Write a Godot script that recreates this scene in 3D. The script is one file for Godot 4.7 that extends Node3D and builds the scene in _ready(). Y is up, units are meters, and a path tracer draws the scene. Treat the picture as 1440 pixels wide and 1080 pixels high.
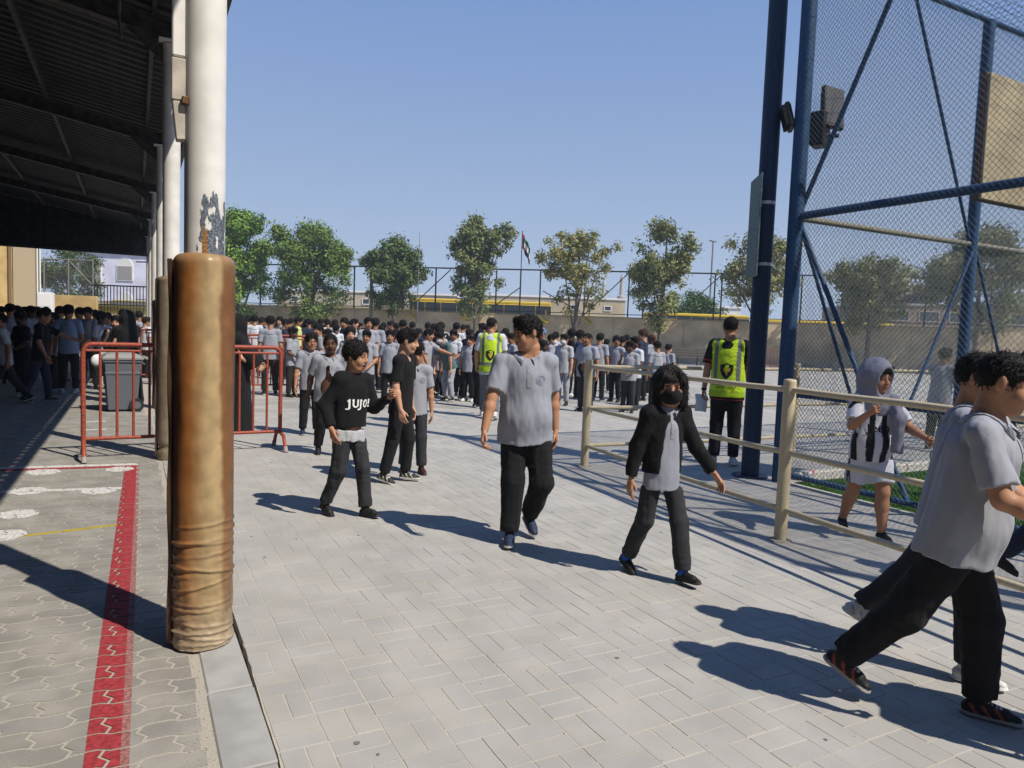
extends Node3D
# A school yard at break time: canopy and padded columns, pupils, pipe railing, blue sports cage, trees along a wall.

var used := {}
var M := {}
var noise_img := {}


# ---------- naming and tagging ----------
func put(o: Node, called: String, parent: Node) -> void:
	var key := "%d/%s" % [parent.get_instance_id(), called]
	var k: int = used.get(key, 0)
	used[key] = k + 1
	o.name = called if k == 0 else "%s_%03d" % [called, k]
	parent.add_child(o, true)


func tag(o: Node, label := "", category := "", group := "", kind := "") -> Node:
	if label: o.set_meta("label", label)
	if category: o.set_meta("category", category)
	if group: o.set_meta("group", group)
	if kind: o.set_meta("kind", kind)
	return o


func thing(called: String, label: String, category: String, at := Vector3.ZERO, turn := 0.0, group := "") -> Node3D:
	var o := Node3D.new()
	put(o, called, self)
	o.position = at
	o.rotation.y = turn
	tag(o, label, category, group)
	return o


func obj(called: String, mesh: Mesh, mat: Material, parent: Node = null, kind := "") -> MeshInstance3D:
	var o := MeshInstance3D.new()
	o.mesh = mesh
	if mat: o.material_override = mat
	put(o, called, parent if parent else self)
	if kind: o.set_meta("kind", kind)
	return o


func many(called: String, mesh: Mesh, mat: Material, where: Array[Transform3D], parent: Node, colors := PackedColorArray()) -> MultiMeshInstance3D:
	var mm := MultiMesh.new()
	mm.transform_format = MultiMesh.TRANSFORM_3D
	mm.use_colors = colors.size() > 0
	mm.mesh = mesh
	mm.instance_count = where.size()
	for i in where.size():
		mm.set_instance_transform(i, where[i])
		if colors.size(): mm.set_instance_color(i, colors[i])
	var o := MultiMeshInstance3D.new()
	o.multimesh = mm
	o.material_override = mat
	put(o, called, parent)
	o.set_meta("kind", "stuff")
	return o


# ---------- materials ----------
func img(key: String) -> ImageTexture:
	if noise_img.has(key): return noise_img[key]
	var n := FastNoiseLite.new()
	n.seed = hash(key) % 1000
	n.noise_type = FastNoiseLite.TYPE_SIMPLEX_SMOOTH
	n.fractal_octaves = 5
	n.frequency = 0.012
	if key == "grain": n.frequency = 0.16; n.fractal_octaves = 3
	if key == "speck": n.frequency = 0.06; n.fractal_octaves = 4
	if key == "streak": n.frequency = 0.02
	var s := 512
	var im := n.get_seamless_image(s, s)
	im.convert(Image.FORMAT_RGBA8)
	noise_img[key] = ImageTexture.create_from_image(im)
	return noise_img[key]


var tinted := {}
func tint_img(key: String, lo: float) -> ImageTexture:  # the noise squeezed into lo..1 so that it varies a colour gently
	var k := "%s%.2f" % [key, lo]
	if tinted.has(k): return tinted[k]
	var im: Image = img(key).get_image().duplicate()
	var data := im.get_data()
	for i in range(0, data.size(), 4):
		var v := data[i] / 255.0
		v = clampf((v - 0.5) * 1.8 + 0.5, 0.0, 1.0)
		var w := int(255.0 * (lo + (1.0 - lo) * v))
		data[i] = w; data[i + 1] = w; data[i + 2] = w; data[i + 3] = 255
	tinted[k] = ImageTexture.create_from_image(Image.create_from_data(im.get_width(), im.get_height(), false, Image.FORMAT_RGBA8, data))
	return tinted[k]


# colours are given as linear base colours
func mat(key: String, c: Color, rough := 0.8, noise := "", lo := 0.8, scale := 1.0, metal := 0.0, bump := 0.0) -> StandardMaterial3D:
	if M.has(key): return M[key]
	var m := StandardMaterial3D.new()
	m.resource_name = key
	m.albedo_color = c.linear_to_srgb()
	m.roughness = rough
	m.metallic = metal
	m.metallic_specular = 0.35
	m.vertex_color_use_as_albedo = true
	if noise:
		m.albedo_texture = tint_img(noise, lo)
		m.uv1_triplanar = true
		m.uv1_world_triplanar = true
		m.uv1_scale = Vector3.ONE * scale
		if bump > 0.0:
			m.heightmap_enabled = true
			m.heightmap_texture = img(noise)
			m.heightmap_scale = bump
	M[key] = m
	return m


func soiled(m: StandardMaterial3D, key := "cloud", lo := 0.8, scale := 0.4) -> StandardMaterial3D:  # wide stains and dust that run on across neighbouring stones
	m.detail_enabled = true
	m.detail_blend_mode = BaseMaterial3D.BLEND_MODE_MUL
	m.detail_albedo = tint_img(key, lo)
	m.detail_uv_layer = BaseMaterial3D.DETAIL_UV_2
	m.uv2_triplanar = true
	m.uv2_world_triplanar = true
	m.uv2_scale = Vector3.ONE * scale
	return m


# ---------- mesh builder ----------
class MB:
	var v := PackedVector3Array()
	var n := PackedVector3Array()
	var c := PackedColorArray()
	var col := Color.WHITE

	func tri(a: Vector3, b: Vector3, d: Vector3, na: Vector3, nb: Vector3, nd: Vector3) -> void:
		if (b - a).cross(d - a).dot(na + nb + nd) > 0.0:
			v.append(a); v.append(d); v.append(b)
			n.append(na); n.append(nd); n.append(nb)
		else:
			v.append(a); v.append(b); v.append(d)
			n.append(na); n.append(nb); n.append(nd)
		c.append(col); c.append(col); c.append(col)

	func flat(a: Vector3, b: Vector3, d: Vector3, out: Vector3) -> void:
		var nn := (b - a).cross(d - a)
		if nn.length_squared() < 1e-16: return
		nn = nn.normalized()
		if nn.dot(out) < 0.0: nn = -nn
		tri(a, b, d, nn, nn, nn)

	func quad(a: Vector3, b: Vector3, d: Vector3, e: Vector3, out: Vector3) -> void:
		flat(a, b, d, out)
		flat(a, d, e, out)

	func box(center: Vector3, size: Vector3, bas := Basis(), bev := 0.0) -> void:
		var h := size * 0.5
		var b := minf(bev, minf(h.x, minf(h.y, h.z)) * 0.49)
		for ax in 3:
			var u := (ax + 1) % 3
			var w := (ax + 2) % 3
			for s in [-1.0, 1.0]:
				var p: Array[Vector3] = []
				for q in [[-1, -1], [1, -1], [1, 1], [-1, 1]]:
					var t := Vector3.ZERO
					t[ax] = s * h[ax]
					t[u] = q[0] * (h[u] - b)
					t[w] = q[1] * (h[w] - b)
					p.append(center + bas * t)
				var o := Vector3.ZERO
				o[ax] = s
				quad(p[0], p[1], p[2], p[3], bas * o)
				if b > 0.0:
					for s2 in [-1.0, 1.0]:  # the edge between ax and u
						var e: Array[Vector3] = []
						for q in [[0, -1], [0, 1], [1, 1], [1, -1]]:
							var t := Vector3.ZERO
							t[ax] = s * (h[ax] - (b if q[0] == 1 else 0.0))
							t[u] = s2 * (h[u] - (0.0 if q[0] == 1 else b))
							t[w] = q[1] * (h[w] - b)
							e.append(center + bas * t)
						var o2 := Vector3.ZERO
						o2[ax] = s
						o2[u] = s2
						quad(e[0], e[1], e[2], e[3], bas * o2)
		if b > 0.0:
			for sx in [-1.0, 1.0]:
				for sy in [-1.0, 1.0]:
					for sz in [-1.0, 1.0]:
						var s := Vector3(sx, sy, sz)
						flat(center + bas * (s * (h - Vector3(0, b, b))), center + bas * (s * (h - Vector3(b, 0, b))), center + bas * (s * (h - Vector3(b, b, 0))), bas * s)

	func bar(a: Vector3, b: Vector3, w: float, h: float, up := Vector3.UP, bev := 0.0) -> void:
		var z := (b - a).normalized()
		if absf(z.dot(up)) > 0.98: up = Vector3.RIGHT
		var x := up.cross(z).normalized()
		box((a + b) * 0.5, Vector3(w, h, (b - a).length()), Basis(x, z.cross(x), z), bev)

	func tube(pts: PackedVector3Array, rad: PackedFloat32Array, sides := 10, caps := true) -> void:
		var rings: Array[PackedVector3Array] = []
		var norms: Array[PackedVector3Array] = []
		var side := Vector3.ZERO
		for i in pts.size():
			var dir := (pts[mini(i + 1, pts.size() - 1)] - pts[maxi(i - 1, 0)]).normalized()
			if side == Vector3.ZERO:
				side = dir.cross(Vector3.UP if absf(dir.y) < 0.9 else Vector3.RIGHT).normalized()
			side = (side - dir * side.dot(dir)).normalized()
			var up := dir.cross(side)
			var r := PackedVector3Array()
			var q := PackedVector3Array()
			var ra := rad[mini(i, rad.size() - 1)]
			for k in sides:
				var a := TAU * k / sides
				var o := side * cos(a) + up * sin(a)
				q.append(o)
				r.append(pts[i] + o * ra)
			rings.append(r)
			norms.append(q)
		for i in pts.size() - 1:
			for k in sides:
				var j := (k + 1) % sides
				tri(rings[i][k], rings[i][j], rings[i + 1][j], norms[i][k], norms[i][j], norms[i + 1][j])
				tri(rings[i][k], rings[i + 1][j], rings[i + 1][k], norms[i][k], norms[i + 1][j], norms[i + 1][k])
		if caps:
			for e in [0, pts.size() - 1]:
				var dir: Vector3 = (pts[0] - pts[1]) if e == 0 else (pts[e] - pts[e - 1])
				for k in range(1, sides - 1):
					flat(rings[e][0], rings[e][k], rings[e][k + 1], dir)

	func pipe(a: Vector3, b: Vector3, r: float, sides := 10) -> void:
		tube(PackedVector3Array([a, b]), PackedFloat32Array([r]), sides)

	func lathe(prof: PackedVector2Array, seg := 24, at := Vector3.ZERO) -> void:
		for i in prof.size() - 1:
			var d := prof[i + 1] - prof[i]
			var nn := Vector2(d.y, -d.x).normalized()
			for k in seg:
				var a := TAU * k / seg
				var b := TAU * (k + 1) / seg
				var da := Vector3(cos(a), 0, sin(a))
				var db := Vector3(cos(b), 0, sin(b))
				var na := Vector3(da.x * nn.x, nn.y, da.z * nn.x)
				var nb := Vector3(db.x * nn.x, nn.y, db.z * nn.x)
				var p0 := at + da * prof[i].x + Vector3.UP * prof[i].y
				var p1 := at + db * prof[i].x + Vector3.UP * prof[i].y
				var p2 := at + db * prof[i + 1].x + Vector3.UP * prof[i + 1].y
				var p3 := at + da * prof[i + 1].x + Vector3.UP * prof[i + 1].y
				tri(p0, p1, p2, na, nb, nb)
				tri(p0, p2, p3, na, nb, na)

	func prism(poly: PackedVector2Array, y0: float, y1: float, bev := 0.0) -> void:  # a flat polygon in x, z
		var top := poly
		if bev > 0.0:
			var g := Geometry2D.offset_polygon(poly, -bev)
			if g.size() == 1 and g[0].size() == poly.size():
				# keep the order of the outline by nearest start
				var best := 0
				for k in g[0].size():
					if g[0][k].distance_squared_to(poly[0]) < g[0][best].distance_squared_to(poly[0]): best = k
				top = PackedVector2Array()
				for k in g[0].size(): top.append(g[0][(best + k) % g[0].size()])
				if top[1].distance_squared_to(poly[1]) > top[top.size() - 1].distance_squared_to(poly[1]):
					var r := PackedVector2Array([top[0]])
					for k in range(top.size() - 1, 0, -1): r.append(top[k])
					top = r
			else:
				bev = 0.0
		var cen := Vector2.ZERO
		for p in poly: cen += p / poly.size()
		var idx := Geometry2D.triangulate_polygon(top)
		for i in range(0, idx.size(), 3):
			flat(Vector3(top[idx[i]].x, y1, top[idx[i]].y), Vector3(top[idx[i + 1]].x, y1, top[idx[i + 1]].y), Vector3(top[idx[i + 2]].x, y1, top[idx[i + 2]].y), Vector3.UP)
		var area := 0.0
		for i in poly.size():
			area += poly[i].cross(poly[(i + 1) % poly.size()])
		for i in poly.size():
			var j := (i + 1) % poly.size()
			var e := poly[j] - poly[i]
			var o := Vector3(e.y, 0, -e.x) * signf(area)
			var ym := y1 - bev * 0.8
			quad(Vector3(poly[i].x, y0, poly[i].y), Vector3(poly[j].x, y0, poly[j].y), Vector3(poly[j].x, ym, poly[j].y), Vector3(poly[i].x, ym, poly[i].y), o)
			if bev > 0.0:
				quad(Vector3(poly[i].x, ym, poly[i].y), Vector3(poly[j].x, ym, poly[j].y), Vector3(top[j].x, y1, top[j].y), Vector3(top[i].x, y1, top[i].y), o + Vector3.UP * o.length())

	func mesh() -> ArrayMesh:
		var a := []
		a.resize(Mesh.ARRAY_MAX)
		a[Mesh.ARRAY_VERTEX] = v
		a[Mesh.ARRAY_NORMAL] = n
		a[Mesh.ARRAY_COLOR] = c
		var m := ArrayMesh.new()
		if v.size(): m.add_surface_from_arrays(Mesh.PRIMITIVE_TRIANGLES, a)
		return m


# ---------- distance fields for people ----------
class Field:
	var lo: Vector3
	var c: float
	var nx: int
	var ny: int
	var nz: int
	var d := PackedFloat32Array()

	func _init(a: Vector3, b: Vector3, cell: float) -> void:
		lo = a
		c = cell
		nx = int((b.x - a.x) / c) + 2
		ny = int((b.y - a.y) / c) + 2
		nz = int((b.z - a.z) / c) + 2
		d.resize(nx * ny * nz)
		d.fill(0.5)

	# a tapered capsule; squash along an axis; cut 1 = flat at a, 2 = flat at b, 3 = both; carve subtracts
	func cap(a: Vector3, b: Vector3, ra: float, rb: float, k := 0.015, squash := Vector3.ZERO, fk := 1.0, cut := 0, carve := false) -> void:
		var m := maxf(ra, rb) + k + c * 2.5
		var mn := a.min(b) - Vector3.ONE * m
		var mx := a.max(b) + Vector3.ONE * m
		var x0 := clampi(int((mn.x - lo.x) / c), 0, nx - 1)
		var x1 := clampi(int((mx.x - lo.x) / c) + 1, 0, nx - 1)
		var y0 := clampi(int((mn.y - lo.y) / c), 0, ny - 1)
		var y1 := clampi(int((mx.y - lo.y) / c) + 1, 0, ny - 1)
		var z0 := clampi(int((mn.z - lo.z) / c), 0, nz - 1)
		var z1 := clampi(int((mx.z - lo.z) / c) + 1, 0, nz - 1)
		var ba := b - a
		var L := ba.length()
		var dir := ba / L if L > 1e-6 else Vector3.UP
		var inv := 1.0 / maxf(ba.length_squared(), 1e-12)
		var sq := squash * (1.0 / fk - 1.0)
		var flat := fk != 1.0
		var dr := rb - ra
		for z in range(z0, z1 + 1):
			for y in range(y0, y1 + 1):
				var i := (z * ny + y) * nx + x0
				var pa := Vector3(lo.x + x0 * c, lo.y + y * c, lo.z + z * c) - a
				for x in range(x0, x1 + 1):
					var q := pa
					if flat: q += sq * pa.dot(squash)
					var t := clampf(q.dot(ba) * inv, 0.0, 1.0)
					var e := (q - ba * t).length() - ra - dr * t
					if cut:
						if cut & 2: e = maxf(e, pa.dot(dir) - L)
						if cut & 1: e = maxf(e, -pa.dot(dir))
					var o := d[i]
					if carve:
						var h2 := maxf(k - absf(o + e), 0.0) / k
						d[i] = maxf(o, -e) + h2 * h2 * k * 0.25
					else:
						var h := maxf(k - absf(o - e), 0.0) / k
						d[i] = minf(o, e) - h * h * k * 0.25
					i += 1
					pa.x += c

	func ell(p: Vector3, r: Vector3, k := 0.015, carve := false) -> void:
		var m := Vector3.ONE * (k + c * 2.5) + r
		var x0 := clampi(int((p.x - m.x - lo.x) / c), 0, nx - 1)
		var x1 := clampi(int((p.x + m.x - lo.x) / c) + 1, 0, nx - 1)
		var y0 := clampi(int((p.y - m.y - lo.y) / c), 0, ny - 1)
		var y1 := clampi(int((p.y + m.y - lo.y) / c) + 1, 0, ny - 1)
		var z0 := clampi(int((p.z - m.z - lo.z) / c), 0, nz - 1)
		var z1 := clampi(int((p.z + m.z - lo.z) / c) + 1, 0, nz - 1)
		for z in range(z0, z1 + 1):
			for y in range(y0, y1 + 1):
				for x in range(x0, x1 + 1):
					var i := (z * ny + y) * nx + x
					var q := (lo + Vector3(x, y, z) * c - p) / r
					var k0 := q.length()
					var e := k0 * (k0 - 1.0) / maxf((q / r).length(), 1e-6)
					var o := d[i]
					if carve:
						var h2 := maxf(k - absf(o + e), 0.0) / k
						d[i] = maxf(o, -e) + h2 * h2 * k * 0.25
					else:
						var h := maxf(k - absf(o - e), 0.0) / k
						d[i] = minf(o, e) - h * h * k * 0.25

	func cover(inner: Field, lift: float, inv: Transform3D, y_min: float, x_max := 9.0) -> void:  # swells over another garment on the same grid
		for z in nz:
			for y in ny:
				for x in nx:
					var i := (z * ny + y) * nx + x
					var e := inner.d[i] - lift
					if e < d[i] and e < c * 4.0:
						var q := inv * (lo + Vector3(x, y, z) * c)
						if q.y > y_min and absf(q.x) < x_max: d[i] = e

	func tuck(inv: Transform3D, y_hem: float, depth: float) -> void:  # draws the cloth in above the hem that hides it
		for z in nz:
			for y in ny:
				for x in nx:
					var i := (z * ny + y) * nx + x
					if absf(d[i]) < 0.07:
						d[i] += depth * smoothstep(y_hem + 0.005, y_hem + 0.04, (inv * (lo + Vector3(x, y, z) * c)).y)

	func slope_at(p: Vector3) -> Vector3:
		var e := c
		return Vector3(at(p + Vector3(e, 0, 0)) - at(p - Vector3(e, 0, 0)), at(p + Vector3(0, e, 0)) - at(p - Vector3(0, e, 0)), at(p + Vector3(0, 0, e)) - at(p - Vector3(0, 0, e))).normalized()

	func plane(p: Vector3, nn: Vector3) -> void:  # keeps what lies behind the plane
		for z in nz:
			for y in ny:
				for x in nx:
					var i := (z * ny + y) * nx + x
					d[i] = maxf(d[i], (lo + Vector3(x, y, z) * c - p).dot(nn))

	func ruffle(ns: FastNoiseLite, amp: float, s: Vector3, off := Vector3.ZERO) -> void:
		var band := amp + c * 3.0
		for z in nz:
			for y in ny:
				for x in nx:
					var i := (z * ny + y) * nx + x
					if absf(d[i]) < band:
						var p := (lo + Vector3(x, y, z) * c) * s + off
						d[i] += amp * ns.get_noise_3dv(p)

	func at(p: Vector3) -> float:
		var q := (p - lo) / c
		var x := clampi(int(q.x), 0, nx - 2)
		var y := clampi(int(q.y), 0, ny - 2)
		var z := clampi(int(q.z), 0, nz - 2)
		var f := q - Vector3(x, y, z)
		var i := (z * ny + y) * nx + x
		var s := nx * ny
		return lerpf(lerpf(lerpf(d[i], d[i + 1], f.x), lerpf(d[i + nx], d[i + nx + 1], f.x), f.y), lerpf(lerpf(d[i + s], d[i + s + 1], f.x), lerpf(d[i + s + nx], d[i + s + nx + 1], f.x), f.y), f.z)

	func hit(p: Vector3, dir: Vector3, far := 0.6) -> Vector3:  # marches from p along dir to the surface
		var t := 0.0
		while t < far:
			var e := at(p + dir * t)
			if e < 0.001: return p + dir * t
			t += clampf(e * 0.5, 0.002, 0.05)
		return p + dir * far

	func net(paint: Variant = null) -> Array:
		var V := PackedVector3Array()
		var N := PackedVector3Array()
		var C := PackedColorArray()
		var I := PackedInt32Array()
		var id := PackedInt32Array()
		id.resize(d.size())
		id.fill(-1)
		var sy := nx
		var sz := nx * ny
		var lim := c * 3.2
		var painted: bool = paint != null
		for z in nz - 1:
			for y in ny - 1:
				var i := (z * ny + y) * nx - 1
				for x in nx - 1:
					i += 1
					var a := d[i]
					if a > lim or a < -lim: continue
					var b := d[i + 1]
					var e := d[i + sy]
					var f := d[i + sy + 1]
					var a2 := d[i + sz]
					var b2 := d[i + sz + 1]
					var e2 := d[i + sz + sy]
					var f2 := d[i + sz + sy + 1]
					var neg := int(a < 0.0) + int(b < 0.0) + int(e < 0.0) + int(f < 0.0) + int(a2 < 0.0) + int(b2 < 0.0) + int(e2 < 0.0) + int(f2 < 0.0)
					if neg == 0 or neg == 8: continue
					var p := Vector3.ZERO
					var k := 0
					if (a < 0.0) != (b < 0.0): p += Vector3(a / (a - b), 0, 0); k += 1
					if (e < 0.0) != (f < 0.0): p += Vector3(e / (e - f), 1, 0); k += 1
					if (a2 < 0.0) != (b2 < 0.0): p += Vector3(a2 / (a2 - b2), 0, 1); k += 1
					if (e2 < 0.0) != (f2 < 0.0): p += Vector3(e2 / (e2 - f2), 1, 1); k += 1
					if (a < 0.0) != (e < 0.0): p += Vector3(0, a / (a - e), 0); k += 1
					if (b < 0.0) != (f < 0.0): p += Vector3(1, b / (b - f), 0); k += 1
					if (a2 < 0.0) != (e2 < 0.0): p += Vector3(0, a2 / (a2 - e2), 1); k += 1
					if (b2 < 0.0) != (f2 < 0.0): p += Vector3(1, b2 / (b2 - f2), 1); k += 1
					if (a < 0.0) != (a2 < 0.0): p += Vector3(0, 0, a / (a - a2)); k += 1
					if (b < 0.0) != (b2 < 0.0): p += Vector3(1, 0, b / (b - b2)); k += 1
					if (e < 0.0) != (e2 < 0.0): p += Vector3(0, 1, e / (e - e2)); k += 1
					if (f < 0.0) != (f2 < 0.0): p += Vector3(1, 1, f / (f - f2)); k += 1
					id[i] = V.size()
					var w := lo + (Vector3(x, y, z) + p / k) * c
					V.append(w)
					N.append(Vector3(b + f + b2 + f2 - a - e - a2 - e2, e + f + e2 + f2 - a - b - a2 - b2, a2 + b2 + e2 + f2 - a - b - e - f).normalized())
					C.append(paint.call(w) if painted else Color.WHITE)
		for z in range(1, nz - 1):
			for y in range(1, ny - 1):
				var i := (z * ny + y) * nx
				for x in range(1, nx - 1):
					i += 1
					if id[i] < 0: continue
					var s := d[i] < 0.0
					if s != (d[i + 1] < 0.0): face(I, id, i - sy - sz, i - sz, i, i - sy, s)
					if s != (d[i + sy] < 0.0): face(I, id, i - sz - 1, i - 1, i, i - sz, s)
					if s != (d[i + sz] < 0.0): face(I, id, i - 1 - sy, i - sy, i, i - 1, s)
		return [V, N, C, I]

	func face(I: PackedInt32Array, id: PackedInt32Array, a: int, b: int, e: int, f: int, s: bool) -> void:
		var p := id[a]
		var q := id[b]
		var r := id[e]
		var t := id[f]
		if p < 0 or q < 0 or r < 0 or t < 0: return
		if s:
			I.append(p); I.append(r); I.append(q); I.append(p); I.append(t); I.append(r)
		else:
			I.append(p); I.append(q); I.append(r); I.append(p); I.append(r); I.append(t)


static func join(a: Array, b: Array, t: Transform3D) -> void:  # adds b, moved by t, to a
	var base: int = a[0].size()
	var nb := t.basis.inverse().transposed()
	var V: PackedVector3Array = a[0]
	var N: PackedVector3Array = a[1]
	var C: PackedColorArray = a[2]
	var I: PackedInt32Array = a[3]
	for p in b[0]: V.append(t * p)
	for p in b[1]: N.append((nb * p).normalized())
	C.append_array(b[2])
	var flip := t.basis.determinant() < 0.0
	var J: PackedInt32Array = b[3]
	for k in range(0, J.size(), 3):
		I.append(base + J[k])
		I.append(base + J[k + (2 if flip else 1)])
		I.append(base + J[k + (1 if flip else 2)])
	a[0] = V; a[1] = N; a[2] = C; a[3] = I


static func moved(b: Array, t: Transform3D) -> Array:
	var a := [PackedVector3Array(), PackedVector3Array(), PackedColorArray(), PackedInt32Array()]
	join(a, b, t)
	return a


static func solid(a: Array) -> ArrayMesh:
	var m := ArrayMesh.new()
	var s := []
	s.resize(Mesh.ARRAY_MAX)
	s[Mesh.ARRAY_VERTEX] = a[0]
	s[Mesh.ARRAY_NORMAL] = a[1]
	s[Mesh.ARRAY_COLOR] = a[2]
	if a.size() > 3: s[Mesh.ARRAY_INDEX] = a[3]
	if a[0].size(): m.add_surface_from_arrays(Mesh.PRIMITIVE_TRIANGLES, s)
	return m


# ---------- people ----------
var lock := Mutex.new()
var made := {}          # finished arrays by key
var fold := FastNoiseLite.new()


static func ray_of(flex: float, abd: float, s: float) -> Vector3:
	var f := deg_to_rad(flex)
	var a := deg_to_rad(abd)
	return Vector3(s * sin(a), -cos(a) * cos(f), cos(a) * sin(f))


func keep(key: String, what: Variant) -> void:
	lock.lock()
	made[key] = what
	lock.unlock()


func make_head(key: String, cell: float, mood: int) -> void:  # centre between the ears, face towards +z, about 0.225 m high
	var f := Field.new(Vector3(-0.115, -0.2, -0.135), Vector3(0.115, 0.14, 0.145), cell)
	f.ell(Vector3(0, 0.032, -0.014), Vector3(0.072, 0.085, 0.092))
	f.ell(Vector3(0, -0.035, 0.02), Vector3(0.056, 0.072, 0.064), 0.03)
	f.ell(Vector3(0, -0.086, 0.05), Vector3(0.026, 0.02, 0.024), 0.02)
	for s in [-1.0, 1.0]:
		f.ell(Vector3(s * 0.034, -0.03, 0.052), Vector3(0.028, 0.03, 0.026), 0.02)
		f.cap(Vector3(s * 0.05, -0.03, -0.01), Vector3(s * 0.03, -0.085, 0.03), 0.02, 0.018, 0.03)
		f.ell(Vector3(s * 0.031, 0.012, 0.092), Vector3(0.019, 0.013, 0.02), 0.014, true)
		f.ell(Vector3(s * 0.031, 0.011, 0.071), Vector3(0.014, 0.0125, 0.0125), 0.003)
		f.ell(Vector3(s * 0.0725, 0.004, -0.012), Vector3(0.009, 0.032, 0.02), 0.006)
		f.ell(Vector3(s * 0.0815, 0.01, -0.014), Vector3(0.007, 0.026, 0.015), 0.006)
		f.ell(Vector3(s * 0.011, -0.024, 0.086), Vector3(0.009, 0.008, 0.01), 0.006)
	f.cap(Vector3(-0.034, 0.031, 0.072), Vector3(0.034, 0.031, 0.072), 0.011, 0.011, 0.012)
	f.cap(Vector3(0, 0.018, 0.078), Vector3(0, -0.02, 0.098), 0.008, 0.011, 0.014)
	var open := 0.012 if mood == 1 else 0.0
	f.cap(Vector3(-0.018, -0.05, 0.078), Vector3(0.018, -0.05, 0.078), 0.0065, 0.0065, 0.008)
	f.cap(Vector3(-0.015, -0.06 - open, 0.077), Vector3(0.015, -0.06 - open, 0.077), 0.007, 0.007, 0.008)
	if mood == 1: f.ell(Vector3(0, -0.061, 0.09), Vector3(0.018, 0.007, 0.02), 0.005, true)
	f.cap(Vector3(0, -0.05, -0.025), Vector3(0, -0.19, -0.04), 0.05, 0.052, 0.025)
	keep(key, f.net(func(p: Vector3) -> Color:
		var ax := absf(p.x)
		if p.z > 0.055:
			var e := Vector2(ax - 0.031, p.y - 0.011)
			if e.length() < 0.0062 and p.z > 0.07: return Color(0.03, 0.02, 0.015)
			if absf(e.x) < 0.014 and absf(e.y) < 0.0055: return Color(1.0, 1.0, 1.0)
			if absf(e.x) < 0.017 and absf(e.y - 0.006) < 0.0035: return Color(0.12, 0.09, 0.08)
			var b := p.y - 0.0335 - 0.004 * cos((ax - 0.032) * 60.0)
			if ax > 0.011 and ax < 0.051 and absf(b) < 0.0048: return Color(0.06, 0.05, 0.05)
			if ax < 0.024 and p.y < -0.044 and p.y > -0.068 - open and p.z > 0.068: return Color(0.8, 0.6, 0.56) if mood == 0 or absf(p.y + 0.062) > 0.008 else Color(0.2, 0.08, 0.08)
		return Color(0.92, 0.92, 0.92)))


func make_hair(key: String, cell: float, style: String) -> void:
	var ns := FastNoiseLite.new()
	ns.seed = 7 + style.length()
	ns.frequency = 1.0
	var f := Field.new(Vector3(-0.15, -0.2, -0.17), Vector3(0.15, 0.17, 0.14), cell)
	if style == "long":
		f.ell(Vector3(0, 0.034, -0.016), Vector3(0.092, 0.1, 0.106), 0.01)
		for s in [-1.0, 1.0]:
			f.cap(Vector3(s * 0.072, 0.04, 0.0), Vector3(s * 0.08, -0.1, 0.01), 0.034, 0.026, 0.03)
			f.cap(Vector3(s * 0.05, 0.085, 0.066), Vector3(s * 0.07, 0.03, 0.064), 0.018, 0.017, 0.02)
		f.cap(Vector3(-0.04, 0.075, 0.076), Vector3(0.01, 0.05, 0.09), 0.018, 0.012, 0.02)
		f.cap(Vector3(0, 0.02, -0.07), Vector3(0, -0.1, -0.06), 0.07, 0.066, 0.03)
		f.ruffle(ns, 0.01, Vector3(90, 7, 90))
		f.ell(Vector3(0, -0.045, 0.09), Vector3(0.05, 0.09, 0.07), 0.01, true)
		f.plane(Vector3(0, -0.135, 0), Vector3.DOWN)
	elif style == "curly":
		f.ell(Vector3(0, 0.046, -0.02), Vector3(0.094, 0.1, 0.104), 0.01)
		f.plane(Vector3(0, 0.072, 0.09), Vector3(0, -0.56, 0.83))
		f.plane(Vector3(0, -0.045, 0), Vector3.DOWN)
		f.ruffle(ns, 0.022, Vector3(75, 75, 75))
	elif style == "turban":
		f.ell(Vector3(0, 0.055, -0.015), Vector3(0.088, 0.085, 0.104), 0.01)
		f.plane(Vector3(0, 0.05, 0.09), Vector3(0, -0.75, 0.66))
		f.plane(Vector3(0, -0.03, 0), Vector3.DOWN)
		f.ruffle(ns, 0.01, Vector3(10, 60, 10))
	elif style == "crop":
		f.ell(Vector3(0, 0.038, -0.016), Vector3(0.0775, 0.0885, 0.0965), 0.01)
		f.plane(Vector3(0, 0.079, 0.08), Vector3(0, -0.6, 0.8))
		f.plane(Vector3(0, -0.06, 0), Vector3.DOWN)
		f.ruffle(ns, 0.01, Vector3(130, 90, 130))
	else:
		f.ell(Vector3(0, 0.042, -0.016), Vector3(0.083, 0.093, 0.1), 0.01)
		f.cap(Vector3(-0.045, 0.1, 0.045), Vector3(0.05, 0.096, 0.05), 0.026, 0.026, 0.03)
		f.plane(Vector3(0, 0.073, 0.092), Vector3(0, -0.57, 0.82))
		f.plane(Vector3(0, -0.058, 0), Vector3.DOWN)
		f.ruffle(ns, 0.02, Vector3(95, 55, 95))
	var a := f.net()
	if cell < 0.007 and style != "turban": tufts(a, 900 if style != "long" else 500, 0.02 if style != "long" else 0.03, 5)
	keep(key, a)


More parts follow.
